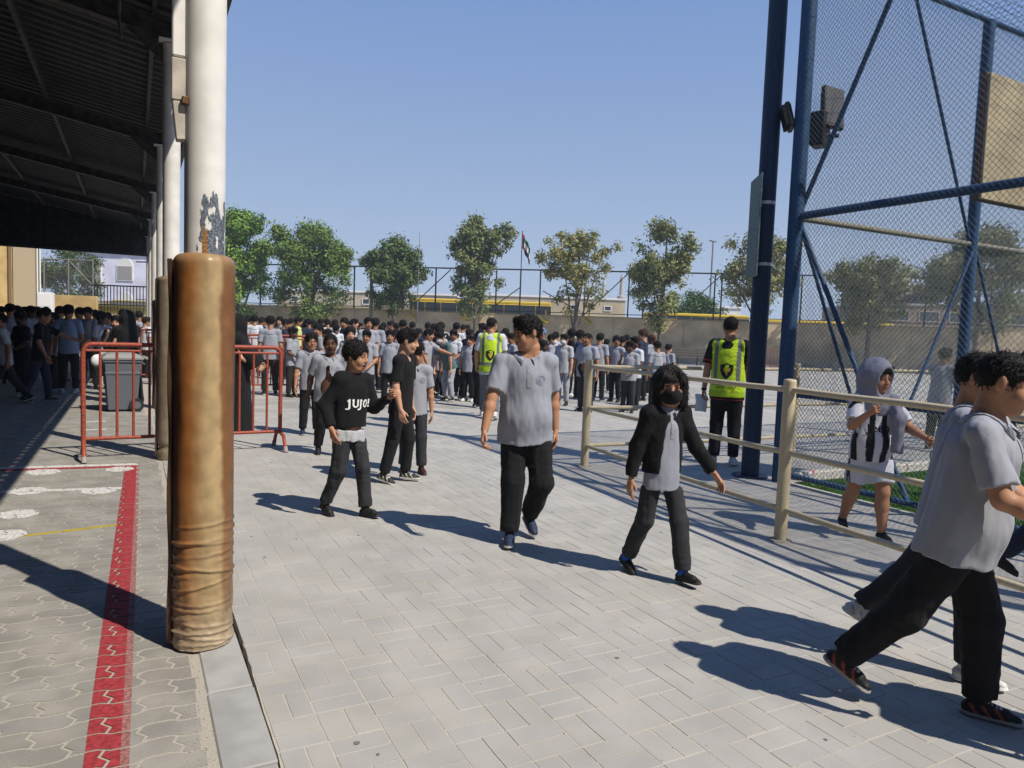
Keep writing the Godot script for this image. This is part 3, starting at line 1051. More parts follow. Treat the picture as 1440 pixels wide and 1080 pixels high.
func paving() -> void:
	var rng := RandomNumberGenerator.new()
	rng.seed = 11
	var slab := func(called: String, x0: float, x1: float, z0: float, z1: float, top: float, m: Material) -> Node:
		var b := MB.new()
		b.box(Vector3((x0 + x1) / 2, top - 0.03, (z0 + z1) / 2), Vector3(x1 - x0, 0.06, z1 - z0))
		return obj(called, b.mesh(), m, null, "structure")
	var gb := MB.new()
	gb.box(Vector3(40, -0.35, -60), Vector3(700, 0.6, 700))
	obj("ground", gb.mesh(), mat("soil", Color(0.3, 0.26, 0.2), 0.95, "cloud", 0.7, 0.05), null, "structure")
	slab.call("yard", -14.0, 80.0, -75.0, -13.05, -0.004, soiled(mat("concrete_yard", Color(0.44, 0.425, 0.39), 0.9, "cloud", 0.84, 0.16), "speck", 0.88, 0.6))
	slab.call("yard_floor", 12.62, 80.0, -13.05, 6.0, -0.004, M.concrete_yard)
	var sand := mat("sand", Color(0.51, 0.47, 0.395), 0.95, "grain", 0.84, 1.3)
	var pave := slab.call("pavement", 0.53, 12.62, -13.05, 4.0, -0.0016, sand) as Node
	var play := slab.call("shaded_pavement", -14.0, 0.285, -34.0, 4.0, -0.0022, mat("dust", Color(0.43, 0.4, 0.34), 0.95, "grain", 0.84, 1.3)) as Node

	var jag := PackedVector2Array([Vector2(0.53, 3.0), Vector2(0.53, -12.5)])
	for k in 190:
		var z := -12.5 + 15.5 * k / 189.0
		jag.append(Vector2(0.4535 + 0.006 * absf(sin(k * 1.7)) + 0.006 * rng.randf() + 0.005 * sin(z * 3.0), z))
	var jb := MB.new()
	jb.prism(jag, -0.06, -0.0018)
	obj("bed_edge", jb.mesh(), sand, pave)

	# grey rectangular pavers in pairs, basket weave
	var tones: Array[Material] = []
	var cols := [Color(0.405, 0.393, 0.366), Color(0.397, 0.387, 0.363), Color(0.411, 0.398, 0.366), Color(0.400, 0.391, 0.370), Color(0.388, 0.378, 0.357)]
	for k in 5: tones.append(mat("paver_tone_%d" % k, cols[k], 0.88, "grain", 0.94, 2.2 + 0.2 * k))
	var shapes: Array[ArrayMesh] = []
	for k in 3:
		var b := MB.new()
		var pts := PackedVector2Array()
		for q in [[-1, -1], [0, -1], [1, -1], [1, 0], [1, 1], [0, 1], [-1, 1], [-1, 0]]:
			pts.append(Vector2(q[0] * 0.0503 + rng.randf_range(-0.0009, 0.0009), q[1] * 0.1033 + rng.randf_range(-0.0009, 0.0009)))
		b.prism(pts, -0.03, 0.0, 0.0025)
		shapes.append(b.mesh())
	var spots: Array[Transform3D] = []
	for i in range(-1, 56):
		for m in range(-47, 30):
			var wide := 0.2125 if i >= 0 else 0.178
			var cx := 0.64 + 0.2125 * i + 0.10625 if i >= 0 else 0.551
			var cz := -3.01 + 0.2125 * m + 0.10625
			if cz > 3.2: continue
			for s in [-1.0, 1.0]:
				var along_z := posmod(i + m, 2) == 1
				var p := Vector3(cx + (s * wide * 0.25 if along_z else 0.0), rng.randf_range(-0.0006, 0.0010), cz + (0.0 if along_z else s * 0.0531))
				var bs := Basis(Vector3.UP, (0.0 if along_z else PI / 2) + rng.randf_range(-0.006, 0.006)) * Basis(Vector3.RIGHT, rng.randf_range(-0.003, 0.003)) * Basis(Vector3.BACK, rng.randf_range(-0.005, 0.005))
				if i < 0: bs = bs * Basis.from_scale(Vector3(0.82, 1, 1) if along_z else Vector3(1, 1, 0.83))
				spots.append(Transform3D(bs, p))
	for m in tones: soiled(m, "cloud", 0.94, 0.3)
	lay(pave, "paver", spots, shapes, tones, rng)

	# zigzag pavers on the canopy's side
	var tones2: Array[Material] = []
	var cols2 := [Color(0.345, 0.33, 0.30), Color(0.33, 0.316, 0.288), Color(0.36, 0.34, 0.306), Color(0.335, 0.322, 0.298)]
	for k in 4: tones2.append(mat("zigzag_tone_%d" % k, cols2[k], 0.92, "grain", 0.84, 2.0 + 0.2 * k))
	for m in tones2: soiled(m, "cloud", 0.88, 0.4)
	var outline := [PackedVector2Array(), PackedVector2Array()]
	var wave := [[0.0, 0.0], [0.022, 0.011], [0.098, 0.011], [0.142, -0.011], [0.218, -0.011], [0.24, 0.0]]
	for ph in 2:
		var a := 0.12 * ph
		var low := PackedVector2Array()
		for rep in 2:
			for w in wave:
				var x: float = w[0] + 0.24 * rep
				if x > a + 0.001 and x < a + 0.239: low.append(Vector2(x - a, w[1]))
		var poly := PackedVector2Array([Vector2(0, 0)])
		poly.append_array(low)
		poly.append_array([Vector2(0.24, 0), Vector2(0.256, -0.04), Vector2(0.224, -0.078), Vector2(0.24, -0.118)])
		for k in range(low.size() - 1, -1, -1): poly.append(low[k] - Vector2(0, 0.118))
		poly.append_array([Vector2(0, -0.118), Vector2(-0.016, -0.078), Vector2(0.016, -0.04)])
		outline[ph] = Geometry2D.offset_polygon(poly, -0.0062)[0]
	var zig: Array[ArrayMesh] = []
	for ph in 2:
		var b := MB.new()
		b.prism(outline[ph], -0.02, 0.0)
		zig.append(b.mesh())
	var sets := [[] as Array[Transform3D], [] as Array[Transform3D]]
	var all: Array = []
	for r in range(-27, 140):
		var z := -2.97 - 0.118 * r
		for k in range(-21, 2):
			var x := -0.098 + 0.24 * k + (0.12 if posmod(r, 2) else 0.0)
			if x > 0.0:
				if z > -13.0 and x < 0.2:
					var cut := PackedVector2Array()
					for p in outline[posmod(r, 2)]: cut.append(p + Vector2(x, z))
					var edge := 0.222 + rng.randf_range(-0.012, 0.014)
					for piece in Geometry2D.intersect_polygons(cut, PackedVector2Array([Vector2(-1, z - 1), Vector2(edge, z - 1), Vector2(edge, z + 1), Vector2(-1, z + 1)])):
						if piece.size() < 3: continue
						var eb := MB.new()
						eb.prism(piece, -0.02, -0.0008)
						obj("paver", eb.mesh(), tones2[rng.randi() % 4], play)
				continue
			all.append([posmod(r, 2), Vector3(x, rng.randf_range(-0.0015, 0.0015), z)])
	for q in all:
		(sets[q[0]] as Array).append(Transform3D(Basis(Vector3.UP, rng.randf_range(-0.004, 0.004)), q[1]))
	for ph in 2:
		lay(play, "paver", sets[ph], [zig[ph]] as Array[ArrayMesh], tones2, rng, 150)

	# paint on the zigzag pavers: only the stones take it, the joints stay bare
	var red := mat("red_paint", Color(0.36, 0.042, 0.05), 0.8, "speck", 0.8, 1.0)
	var white := mat("white_paint", Color(0.66, 0.65, 0.63), 0.8, "speck", 0.78, 1.2)
	var yellow := mat("yellow_paint", Color(0.6, 0.48, 0.05), 0.8, "grain", 0.6, 1.5)
	var strip := func(a: Vector2, b: Vector2, w: float) -> PackedVector2Array:
		var o := (b - a).orthogonal().normalized() * w * 0.5
		return PackedVector2Array([a + o, b + o, b - o, a - o])
	var disc := func(c: Vector2, r: float) -> PackedVector2Array:
		var p := PackedVector2Array()
		for k in 20: p.append(c + Vector2.from_angle(TAU * k / 20) * r * (1.0 + 0.06 * sin(k * 2.3)))
		return p
	var marks := [
		["red_line_marking", red, strip.call(Vector2(-0.14, 0.5), Vector2(-0.04, -8.5), 0.113)],
		["worn_red_marking", mat("worn_red_paint", Color(0.37, 0.165, 0.155), 0.85, "speck", 0.72, 1.6), strip.call(Vector2(-0.069, 0.5), Vector2(0.031, -8.5), 0.029)],
		["red_line_marking", red, strip.call(Vector2(-0.02, -8.47), Vector2(-5.0, -8.95), 0.09)],
		["white_line_marking", white, strip.call(Vector2(0.04, -8.58), Vector2(-5.0, -9.08), 0.11)],
		["white_line_marking", white, strip.call(Vector2(-0.11, -7.38), Vector2(-5.0, -8.2), 0.085)],
		["yellow_line_marking", yellow, strip.call(Vector2(-0.12, -6.06), Vector2(-5.0, -5.2), 0.045)],
		["white_spot_marking", white, disc.call(Vector2(-0.81, -6.64), 0.14)],
		["white_spot_marking", white, disc.call(Vector2(-0.83, -6.02), 0.15)],
		["white_spot_marking", white, disc.call(Vector2(-0.84, -7.5), 0.15)],
		["white_spot_marking", white, disc.call(Vector2(-0.81, -8.38), 0.15)],
		["white_spot_marking", white, disc.call(Vector2(-0.29, -7.33), 0.14)],
		["white_spot_marking", white, disc.call(Vector2(-0.14, -8.33), 0.13)],
		["white_dash_marking", white, strip.call(Vector2(-0.55, -10.6), Vector2(-0.3, -10.62), 0.07)],
		["white_dash_marking", white, strip.call(Vector2(-0.6, -11.4), Vector2(-0.35, -11.42), 0.07)],
		["white_dash_marking", white, strip.call(Vector2(-0.66, -12.3), Vector2(-0.4, -12.32), 0.07)],
	]
	var lift := 0.0
	for mk in marks:
		lift += 0.00012
		var b := MB.new()
		var box := Rect2(mk[2][0], Vector2.ZERO)
		for p in mk[2]: box = box.expand(p)
		box = box.grow(0.05)
		for q in all:
			var at := Vector2(q[1].x, q[1].z)
			if not box.intersects(Rect2(at - Vector2(0.02, 0.14), Vector2(0.28, 0.16))): continue
			var moved_outline := PackedVector2Array()
			for p in outline[q[0]]: moved_outline.append(at + p)
			for piece in Geometry2D.intersect_polygons(moved_outline, mk[2]):
				if piece.size() > 2: b.prism(piece, 0.0, 0.0026 + lift)
		obj(mk[0], b.mesh(), mk[1], null, "structure")

	# kerb slabs between the two pavings, a crack on their right
	var kerb := tag(Node3D.new(), "", "", "", "structure") as Node3D
	put(kerb, "kerb", self)
	var kb: Array[ArrayMesh] = []
	for k in 3:
		var b := MB.new()
		b.box(Vector3(0, -0.06, 0), Vector3(0.186 - 0.005 * k, 0.13, 0.59), Basis(), 0.006)
		kb.append(b.mesh())
	for k in 26:
		var o := obj("kerb_stone", kb[k % 3], soiled(mat("kerb_tone_%d" % (k % 2), [Color(0.40, 0.396, 0.38), Color(0.38, 0.378, 0.366)][k % 2], 0.88, "grain", 0.92, 2.0), "cloud", 0.9, 0.5), kerb)
		o.position = Vector3(0.3585 + rng.randf_range(-0.004, 0.004), rng.randf_range(-0.001, 0.003), 2.6 - 0.603 * k)
		o.rotation.y = rng.randf_range(-0.008, 0.008)
	# grit and dust that gathers along the kerb and the joints
	var grit := MB.new()
	grit.box(Vector3.ZERO, Vector3(1, 0.7, 0.8), Basis(), 0.25)
	var where: Array[Transform3D] = []
	for k in 1500:
		var z := rng.randf_range(-9.0, -1.2)
		var x := 0.215 + rng.randfn(0.0, 0.035) if k % 3 else rng.randf_range(0.5, 6.0)
		where.append(Transform3D(Basis(Vector3.UP, rng.randf() * TAU).scaled(Vector3.ONE * rng.randf_range(0.0015, 0.006)), Vector3(x, 0.001, z)))
	many("grit", grit.mesh(), mat("grit", Color(0.33, 0.3, 0.25), 0.95), where, self)


func litter() -> void:
	var rng := RandomNumberGenerator.new()
	rng.seed = 77
	var b := MB.new()
	for k in 40:  # trodden gum and small stains
		var c := Vector3(rng.randf_range(0.6, 7.5), 0.0022, rng.randf_range(-11.0, -1.6))
		var pts: Array[Vector3] = []
		var r := rng.randf_range(0.006, 0.016)
		for q in 9: pts.append(c + Vector3(cos(TAU * q / 9.0), 0, sin(TAU * q / 9.0)) * r * rng.randf_range(0.7, 1.2))
		for q in range(1, 8): b.flat(pts[0], pts[q], pts[q + 1], Vector3.UP)
	var g := obj("gum_spots", b.mesh(), mat("gum", Color(0.16, 0.15, 0.14), 0.8), null, "stuff")
	tag(g, "small dark trodden gum spots scattered over the grey paving", "stain")
	b = MB.new()
	for k in 26:  # dry leaves and scraps
		var c := Vector3(rng.randf_range(-1.5, 7.0), 0.006, rng.randf_range(-11.0, -1.6))
		var u := Vector3(cos(k * 2.1), 0.15 * sin(k * 1.3), sin(k * 2.1)) * rng.randf_range(0.006, 0.014)
		var w := Vector3(-u.z, 0.004, u.x) * 0.45
		b.flat(c - u, c + w, c + u, Vector3.UP)
		b.flat(c - u, c + u, c - w + Vector3(0, 0.005, 0), Vector3.UP)
	g = obj("fallen_leaves", b.mesh(), mat("dry_leaf", Color(0.17, 0.12, 0.06), 0.9), null, "stuff")
	tag(g, "small dry leaves and scraps lying on the paving", "leaves")


func lay(parent: Node, called: String, spots: Array[Transform3D], shapes: Array[ArrayMesh], tones: Array[Material], rng: RandomNumberGenerator, single := 290) -> void:
	var near: Array = []
	var rest: Array[Transform3D] = []
	for t in spots:
		var c := t.origin
		if in_view(c) and not in_shadow_of_pad(c): near.append([c.distance_squared_to(eye), t])
		else: rest.append(t)
	near.sort_custom(func(a, b): return a[0] < b[0])
	for k in near.size():
		if k < single:
			var o := obj(called, shapes[rng.randi() % shapes.size()], tones[rng.randi() % tones.size()], parent)
			o.transform = near[k][1]
		else:
			rest.append(near[k][1])
	# the farther ones: real stones too, too many to list singly
	var by: Array = []
	for k in tones.size(): by.append([] as Array[Transform3D])
	for t in rest: by[rng.randi() % tones.size()].append(t)
	for k in tones.size():
		many(called + "_field", shapes[k % shapes.size()], tones[k], by[k], parent)


func in_shadow_of_pad(p: Vector3) -> bool:
	return absf(p.x - 0.28) < 0.1 and p.z < -3.5


func padded_column(i: int, z: float) -> void:
	var x: float = [0.288, 0.355, 0.415, 0.43, 0.44, 0.45][i]
	var tops := ["white painted steel column with peeling paint above its orange-brown pad, nearest of the row", "second white column of the canopy row, with the dull tan pad", "third column of the canopy row, with the maroon pad", "fourth column of the canopy row, slim and pale far behind", "fifth column of the canopy row, almost at the far gable", "sixth column of the canopy row, below the far gable end"]
	var t := thing("canopy_column", tops[i], "column", Vector3(x, 0, z), 0.0, "columns along the edge of the canopy")
	var b := MB.new()
	var hgt := roof_y(x) - 0.34
	var prof := PackedVector2Array()
	for k in 13: prof.append(Vector2(0.0885, hgt * k / 12.0))
	b.lathe(prof, 32)
	obj("shaft", b.mesh(), mat("white_column", Color(0.7, 0.675, 0.62), 0.5, "cloud", 0.92, 0.6), t)
	b = MB.new()
	b.box(Vector3(0, hgt + 0.02, 0), Vector3(0.26, 0.02, 0.26), Basis(), 0.003)
	obj("cap_plate", b.mesh(), M.white_column, t)
	if i == 0:
		var ns := FastNoiseLite.new()
		ns.seed = 5
		ns.frequency = 1.0
		b = MB.new()
		var rust := MB.new()
		for ai in 150:
			for yi in 115:
				var a := ai * 0.4
				var y := yi * 0.4
				var ang := deg_to_rad(20.0 + a * 3.0)
				var yy := 1.83 + y * 0.008
				var wv := ns.get_noise_2d(a * 0.085, y * 0.06)
				var cy := 1.96 + 0.05 * ns.get_noise_1d(a * 0.2)
				var far := Vector2((a - 12) / 15.0, (yy - cy) / 0.12).length()
				if far + wv * 1.3 > 1.0 and not (a > 22 and a < 27 and y < 15 + 3 * sin(a * 2.0)): continue
				var tgt := b if not (a > 22 and a < 27 and y < 17 + 3 * sin(a * 2.0)) else rust
				var p: Array[Vector3] = []
				for q in [[0, 0], [1, 0], [1, 1], [0, 1]]:
					var an: float = ang + deg_to_rad(1.2) * q[0]
					p.append(Vector3(cos(an) * 0.0893, yy + 0.0032 * q[1], sin(an) * 0.0893))
				tgt.quad(p[0], p[1], p[2], p[3], Vector3(cos(ang), 0, sin(ang)))
		obj("peeled_patch", b.mesh(), mat("primer", Color(0.2, 0.235, 0.28), 0.7, "speck", 0.5, 2.0), t)
		obj("rust_stain", rust.mesh(), mat("rust", Color(0.42, 0.2, 0.06), 0.9, "speck", 0.6, 2.0), t)
	if i < 3: column_pad(i, x, z)


func column_pad(i: int, x: float, z: float) -> void:
	var label: String = ["tall orange and brown sun-stained foam pad with wrinkled foot, around the nearest column", "dull tan foam pad with a frayed foot around the second column", "maroon foam pad with wrinkled foot around the third column, behind the grey bin"][i]
	var t := thing("column_pad", label, "pad", Vector3(x, 0, z), 0.0, "foam pads wrapped round the columns")
	var h: float = [1.85, 2.02, 1.9][i]
	var r: float = [0.135, 0.14, 0.13][i]
	var ns := FastNoiseLite.new()
	ns.seed = 20 + i
	ns.frequency = 1.0
	var seg := 84 if i == 0 else 40
	var rows := 330 if i == 0 else 110
	var V: Array[PackedVector3Array] = []
	var C: Array[PackedColorArray] = []
	var creases: Array = []
	var rng := RandomNumberGenerator.new()
	rng.seed = 3 + i
	for k in 17:
		creases.append([0.015 + 0.036 * k + rng.randf_range(-0.012, 0.012), rng.randf_range(-0.028, 0.03), rng.randf() * TAU, rng.randf_range(0.0035, 0.0075), rng.randf_range(-0.5, 0.7)])
	for j in rows + 1:
		var v := PackedVector3Array()
		var c := PackedColorArray()
		var y := h * pow(float(j) / rows, 1.35 if i == 0 else 1.0)
		for k in seg:
			var a := TAU * k / seg
			var rr := r + 0.004 * ns.get_noise_3d(cos(a) * 1.5, sin(a) * 1.5, y * 2.0)
			var edge := h - y
			if edge < 0.05: rr -= 0.05 - sqrt(maxf(0.0, 0.0025 - pow(0.05 - edge, 2.0)))
			if i != 1:
				for q in creases:
					var yc: float = q[0] + q[1] * sin(a + q[2]) + 0.008 * ns.get_noise_3d(cos(a) * 1.2, sin(a) * 1.2, float(q[2]) * 3.0)
					var w: float = smoothstep(-0.7, 0.5, cos(a - q[2]) + q[4] + 0.3)
					var dy: float = (y - yc) / 0.0075
					rr += q[3] * w * (exp(-dy * dy) - 0.25 * exp(-pow(dy + 1.9, 2.0) * 0.6))
				rr += 0.006 * smoothstep(0.66, 0.0, y) * ns.get_noise_3d(cos(a) * 2.0, sin(a) * 2.0, y * 16.0)
			else:
				rr += 0.02 * smoothstep(0.14, 0.0, y) * ns.get_noise_3d(cos(a) * 3.0, sin(a) * 3.0, y * 20.0) - 0.02 * exp(-pow((y - 0.13) / 0.03, 2.0))
			v.append(Vector3(sin(a) * rr, y + 0.012, cos(a) * rr))
			# stains of the vinyl and shade painted in at left
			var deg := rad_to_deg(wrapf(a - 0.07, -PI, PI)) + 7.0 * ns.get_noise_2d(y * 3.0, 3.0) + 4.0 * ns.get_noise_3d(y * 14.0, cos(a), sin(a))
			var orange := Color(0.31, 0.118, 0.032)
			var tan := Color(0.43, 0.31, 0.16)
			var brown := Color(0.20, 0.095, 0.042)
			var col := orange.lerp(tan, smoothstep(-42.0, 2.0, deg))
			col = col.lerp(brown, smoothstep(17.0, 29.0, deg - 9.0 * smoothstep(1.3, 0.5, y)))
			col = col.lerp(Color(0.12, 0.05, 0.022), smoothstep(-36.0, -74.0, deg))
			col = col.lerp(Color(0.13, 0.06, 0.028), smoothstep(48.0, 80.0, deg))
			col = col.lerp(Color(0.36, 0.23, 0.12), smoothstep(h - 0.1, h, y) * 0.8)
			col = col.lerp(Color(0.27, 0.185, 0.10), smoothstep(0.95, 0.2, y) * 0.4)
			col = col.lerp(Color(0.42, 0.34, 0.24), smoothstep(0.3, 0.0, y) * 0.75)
			col *= 1.0 + 0.16 * ns.get_noise_3d(cos(a) * 3.0, sin(a) * 3.0, y * 9.0)
			if i == 1: col = Color(0.25, 0.195, 0.135) * (1.0 + 0.25 * ns.get_noise_3d(cos(a) * 2.0, sin(a) * 2.0, y * 5.0))
			if i == 2: col = Color(0.09, 0.028, 0.026).lerp(Color(0.26, 0.2, 0.14), smoothstep(0.55, 0.0, y)) * (1.0 + 0.2 * ns.get_noise_3d(cos(a) * 2.0, sin(a) * 2.0, y * 5.0))
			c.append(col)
		V.append(v)
		C.append(c)
	var P := PackedVector3Array()
	var PC := PackedColorArray()
	for j in rows + 1:
		P.append_array(V[j])
		PC.append_array(C[j])
	var N := PackedVector3Array()
	var I := PackedInt32Array()
	for j in rows + 1:
		for k in seg:
			var a := V[j][(k + 1) % seg] - V[j][posmod(k - 1, seg)]
			var b := V[mini(j + 1, rows)][k] - V[maxi(j - 1, 0)][k]
			var n := a.cross(b).normalized()
			if j == rows: n = Vector3.UP
			N.append(n)
	for j in rows:
		for k in seg:
			var a := j * seg + k
			var b := j * seg + (k + 1) % seg
			var c := a + seg
			var d := b + seg
			I.append_array([a, d, b, a, c, d])
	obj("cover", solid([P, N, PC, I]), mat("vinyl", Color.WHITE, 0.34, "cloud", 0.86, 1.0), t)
	var b2 := MB.new()
	b2.lathe(PackedVector2Array([Vector2(r - 0.05, h + 0.008), Vector2(0.09, h - 0.01)]), 32)
	obj("foam_rim", b2.mesh(), mat("foam", Color(0.12, 0.1, 0.08), 0.9), t)
	# the overlap of the cover, a dark flap down the side turned away from the sun
	var f := MB.new()
	var last := []
	for j in 40:
		var y := 0.03 + (h - 0.05) * j / 39.0
		var a := deg_to_rad(-100.0)
		var d := Vector3(sin(a), 0, cos(a))
		var s := Vector3(cos(a), 0, -sin(a))
		var w := 0.006 * sin(y * 11.0)
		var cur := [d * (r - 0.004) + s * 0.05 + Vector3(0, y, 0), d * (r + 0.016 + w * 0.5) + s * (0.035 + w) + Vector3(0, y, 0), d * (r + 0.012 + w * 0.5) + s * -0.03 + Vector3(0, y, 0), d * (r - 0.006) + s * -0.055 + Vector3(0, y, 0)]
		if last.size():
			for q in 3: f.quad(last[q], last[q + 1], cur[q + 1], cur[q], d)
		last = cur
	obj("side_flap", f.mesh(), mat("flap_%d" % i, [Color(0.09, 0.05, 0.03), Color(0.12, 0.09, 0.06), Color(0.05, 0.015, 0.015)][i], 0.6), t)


func canopy() -> void:
	var t := thing("canopy", "long dark corrugated steel canopy roof over the left of the yard", "canopy")
	var x0 := 0.75
	var x1 := -12.0
	# corrugated sheet, ridges run down the slope; two faces with thickness
	var b := MB.new()
	var step := 0.24
	var z := 16.0  # roof carried on behind the camera to keep sky light from under it
	var prof: Array = []
	while z > -29.62:
		for q in [[0.0, 0.0], [0.04, 0.035], [0.11, 0.035], [0.15, 0.0]]: prof.append(Vector2(z - q[0], q[1]))
		z -= step
	for k in prof.size() - 1:
		for lay_y in [0.0, 0.006]:
			var p: Vector2 = prof[k]
			var q: Vector2 = prof[k + 1]
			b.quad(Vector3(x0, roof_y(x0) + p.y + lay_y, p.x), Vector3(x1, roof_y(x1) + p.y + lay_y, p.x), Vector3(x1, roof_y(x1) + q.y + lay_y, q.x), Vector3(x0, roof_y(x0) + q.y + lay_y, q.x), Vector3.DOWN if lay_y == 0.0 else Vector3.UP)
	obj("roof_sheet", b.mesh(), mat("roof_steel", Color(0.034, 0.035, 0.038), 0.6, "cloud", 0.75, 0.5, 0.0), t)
	for xp in [0.62, 0.18, -1.24, -2.7, -4.15, -5.6, -7.1, -8.6, -10.1, -11.6]:
		b = MB.new()
		var y := roof_y(xp)
		b.box(Vector3(xp, y - 0.055, -6.7), Vector3(0.05, 0.1, 45.3), Basis(), 0.004)
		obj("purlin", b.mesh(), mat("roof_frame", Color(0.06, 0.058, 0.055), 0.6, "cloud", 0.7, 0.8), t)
	for k in 9:
		var zb := 11.83 - 5.165 * k
		b = MB.new()
		var a := Vector3(0.55, roof_y(0.55) - 0.21, zb)
		var e := Vector3(-11.9, roof_y(-11.9) - 0.21, zb)
		b.bar(a + Vector3(0, 0.09, 0), e + Vector3(0, 0.09, 0), 0.14, 0.014)
		b.bar(a + Vector3(0, -0.09, 0), e + Vector3(0, -0.09, 0), 0.14, 0.014)
		b.bar(a, e, 0.012, 0.166)
		obj("rafter", b.mesh(), M.roof_frame, t)
		b = MB.new()  # triangular haunch at the column
		b.prism(PackedVector2Array([Vector2(0.14, 0), Vector2(-0.4, 0.08), Vector2(0.14, -0.36)]), -0.01, 0.01)
		var hn := obj("haunch", b.mesh(), M.roof_frame, t)
		hn.transform = Transform3D(Basis(Vector3(1, 0, 0), Vector3(0, 0, -1), Vector3(0, 1, 0)), Vector3(0.3, roof_y(0.3) - 0.32, zb))
	# the far gable sheet
	b = MB.new()
	var xx := 0.75
	while xx > -12.0:
		for q in [[0.0, 0.05], [0.1, 0.15]]:
			var xa: float = xx - q[0]
			var xb: float = xx - q[1]
			var zz := -29.42 if q[0] == 0.0 else -29.45
			b.box(Vector3((xa + xb) / 2, (roof_y(xx) + 3.82) / 2, zz), Vector3(0.106, roof_y(xx) - 3.82, 0.01))
		xx -= 0.2
	obj("gable_sheet", b.mesh(), M.roof_steel, t)
	b = MB.new()
	b.box(Vector3(-5.6, 3.86, -29.36), Vector3(12.7, 0.1, 0.05), Basis(), 0.004)
	obj("gable_rail", b.mesh(), M.roof_frame, t)
	# gutter at the eave
	b = MB.new()
	b.box(Vector3(0.8, roof_y(0.75) - 0.03, -6.7), Vector3(0.09, 0.13, 45.4), Basis(), 0.01)
	obj("gutter", b.mesh(), M.roof_frame, t)
	b = MB.new()
	b.pipe(Vector3(-0.12, roof_y(-0.12) - 0.25, -7.0), Vector3(-0.12, roof_y(-0.12) - 0.85, -7.0), 0.02, 8)
	b.pipe(Vector3(-0.12, roof_y(-0.12) - 0.85, -7.0), Vector3(-0.1, roof_y(-0.12) - 1.05, -7.0), 0.012, 8)
	obj("hanging_rod", b.mesh(), M.roof_frame, t)
	# downpipe box on the first column
	t = thing("downpipe", "square white metal downpipe with rusty joints on the nearest column", "downpipe", Vector3(0.176, 0, -3.68))
	b = MB.new()
	b.box(Vector3(0, 3.72, 0), Vector3(0.058, 1.98, 0.07), Basis(), 0.006)
	obj("upper_section", b.mesh(), M.white_column, t)
	b = MB.new()
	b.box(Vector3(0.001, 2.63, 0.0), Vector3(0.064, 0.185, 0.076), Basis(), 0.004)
	obj("sleeve", b.mesh(), mat("dull_white", Color(0.52, 0.47, 0.4), 0.7, "cloud", 0.85, 1.0), t)  # same white as the upper section, its shade put into a duller colour
	b = MB.new()
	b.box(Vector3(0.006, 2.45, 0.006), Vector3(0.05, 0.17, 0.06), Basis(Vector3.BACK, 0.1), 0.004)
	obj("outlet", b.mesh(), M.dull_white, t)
	b = MB.new()
	b.box(Vector3(0.035, 2.535, 0.02), Vector3(0.05, 0.035, 0.09), Basis(), 0.004)
	obj("bracket", b.mesh(), mat("rusty_metal", Color(0.22, 0.12, 0.06), 0.85, "speck", 0.5, 3.0), t)
	# unseen walls added at the left and behind, to darken the canopy's shade
	var w := thing("added_shade_wall", "unseen plain wall added left of the canopy to darken its shade", "wall", Vector3(-12.3, 0, -13.0))
	b = MB.new()
	b.box(Vector3(0, 3.6, 6.4), Vector3(0.4, 7.2, 46))
	b.box(Vector3(6.4, 3.6, 29.2), Vector3(12.4, 7.2, 0.4))
	obj("wall_face", b.mesh(), mat("school_paint", Color(0.25, 0.2, 0.13), 0.9, "cloud", 0.85, 0.3), w)


func barrier(label: String, a: Vector3, c: Vector3, h: float, bars: int, feet := true) -> void:
	var L := a.distance_to(c)
	var dir := (c - a).normalized()
	var t := thing("crowd_barrier", label, "barrier", a, atan2(-dir.z, dir.x), "red crowd barriers")
	var m := mat("red_enamel", Color(0.40, 0.085, 0.05), 0.45, "speck", 0.72, 1.2)
	var b := MB.new()
	var pts := PackedVector3Array()
	var y0 := 0.2
	for k in 7: pts.append(Vector3(0.09 - 0.09 * cos(deg_to_rad(90.0 * (6 - k) / 6.0)) if false else 0.09 * (1.0 - cos(deg_to_rad(15.0 * k))), h - 0.09 + 0.09 * sin(deg_to_rad(15.0 * k)), 0))
	for k in 7: pts.append(Vector3(L - 0.09 + 0.09 * sin(deg_to_rad(15.0 * k)), h - 0.09 + 0.09 * cos(deg_to_rad(15.0 * k)), 0))
	pts.insert(0, Vector3(0, y0, 0))
	pts.append(Vector3(L, y0, 0))
	b.tube(pts, PackedFloat32Array([0.025]), 12)
	obj("frame_tube", b.mesh(), m, t)
	b = MB.new()
	b.pipe(Vector3(0.015, y0 + 0.02, 0), Vector3(L - 0.015, y0 + 0.02, 0), 0.02)
	obj("bottom_rail", b.mesh(), m, t)
	b = MB.new()
	b.pipe(Vector3(0.015, h - 0.07, 0), Vector3(L - 0.015, h - 0.07, 0), 0.015)
	obj("upper_rail", b.mesh(), m, t)
	var one := MB.new()
	one.pipe(Vector3(0, y0 + 0.03, 0), Vector3(0, h - 0.075, 0), 0.0145, 8)
	var om := one.mesh()
	for k in bars:
		var o := obj("bar", om, m, t)
		o.position.x = L * (k + 1) / (bars + 1)
	if feet:
		for x in [0.0, L]:
			b = MB.new()
			b.tube(PackedVector3Array([Vector3(x, 0.012, -0.3), Vector3(x, 0.1, -0.24), Vector3(x, 0.19, -0.17), Vector3(x, 0.21, 0), Vector3(x, 0.19, 0.17), Vector3(x, 0.1, 0.24), Vector3(x, 0.012, 0.3)]), PackedFloat32Array([0.022]), 10)
			obj("foot", b.mesh(), m, t)
			for s in [-1.0, 1.0]:
				b = MB.new()
				b.pipe(Vector3(x, 0.002, s * 0.306), Vector3(x, 0.06, s * 0.267), 0.027, 10)
				obj("foot_cap", b.mesh(), mat("worn_grey", Color(0.3, 0.27, 0.26), 0.8), t)


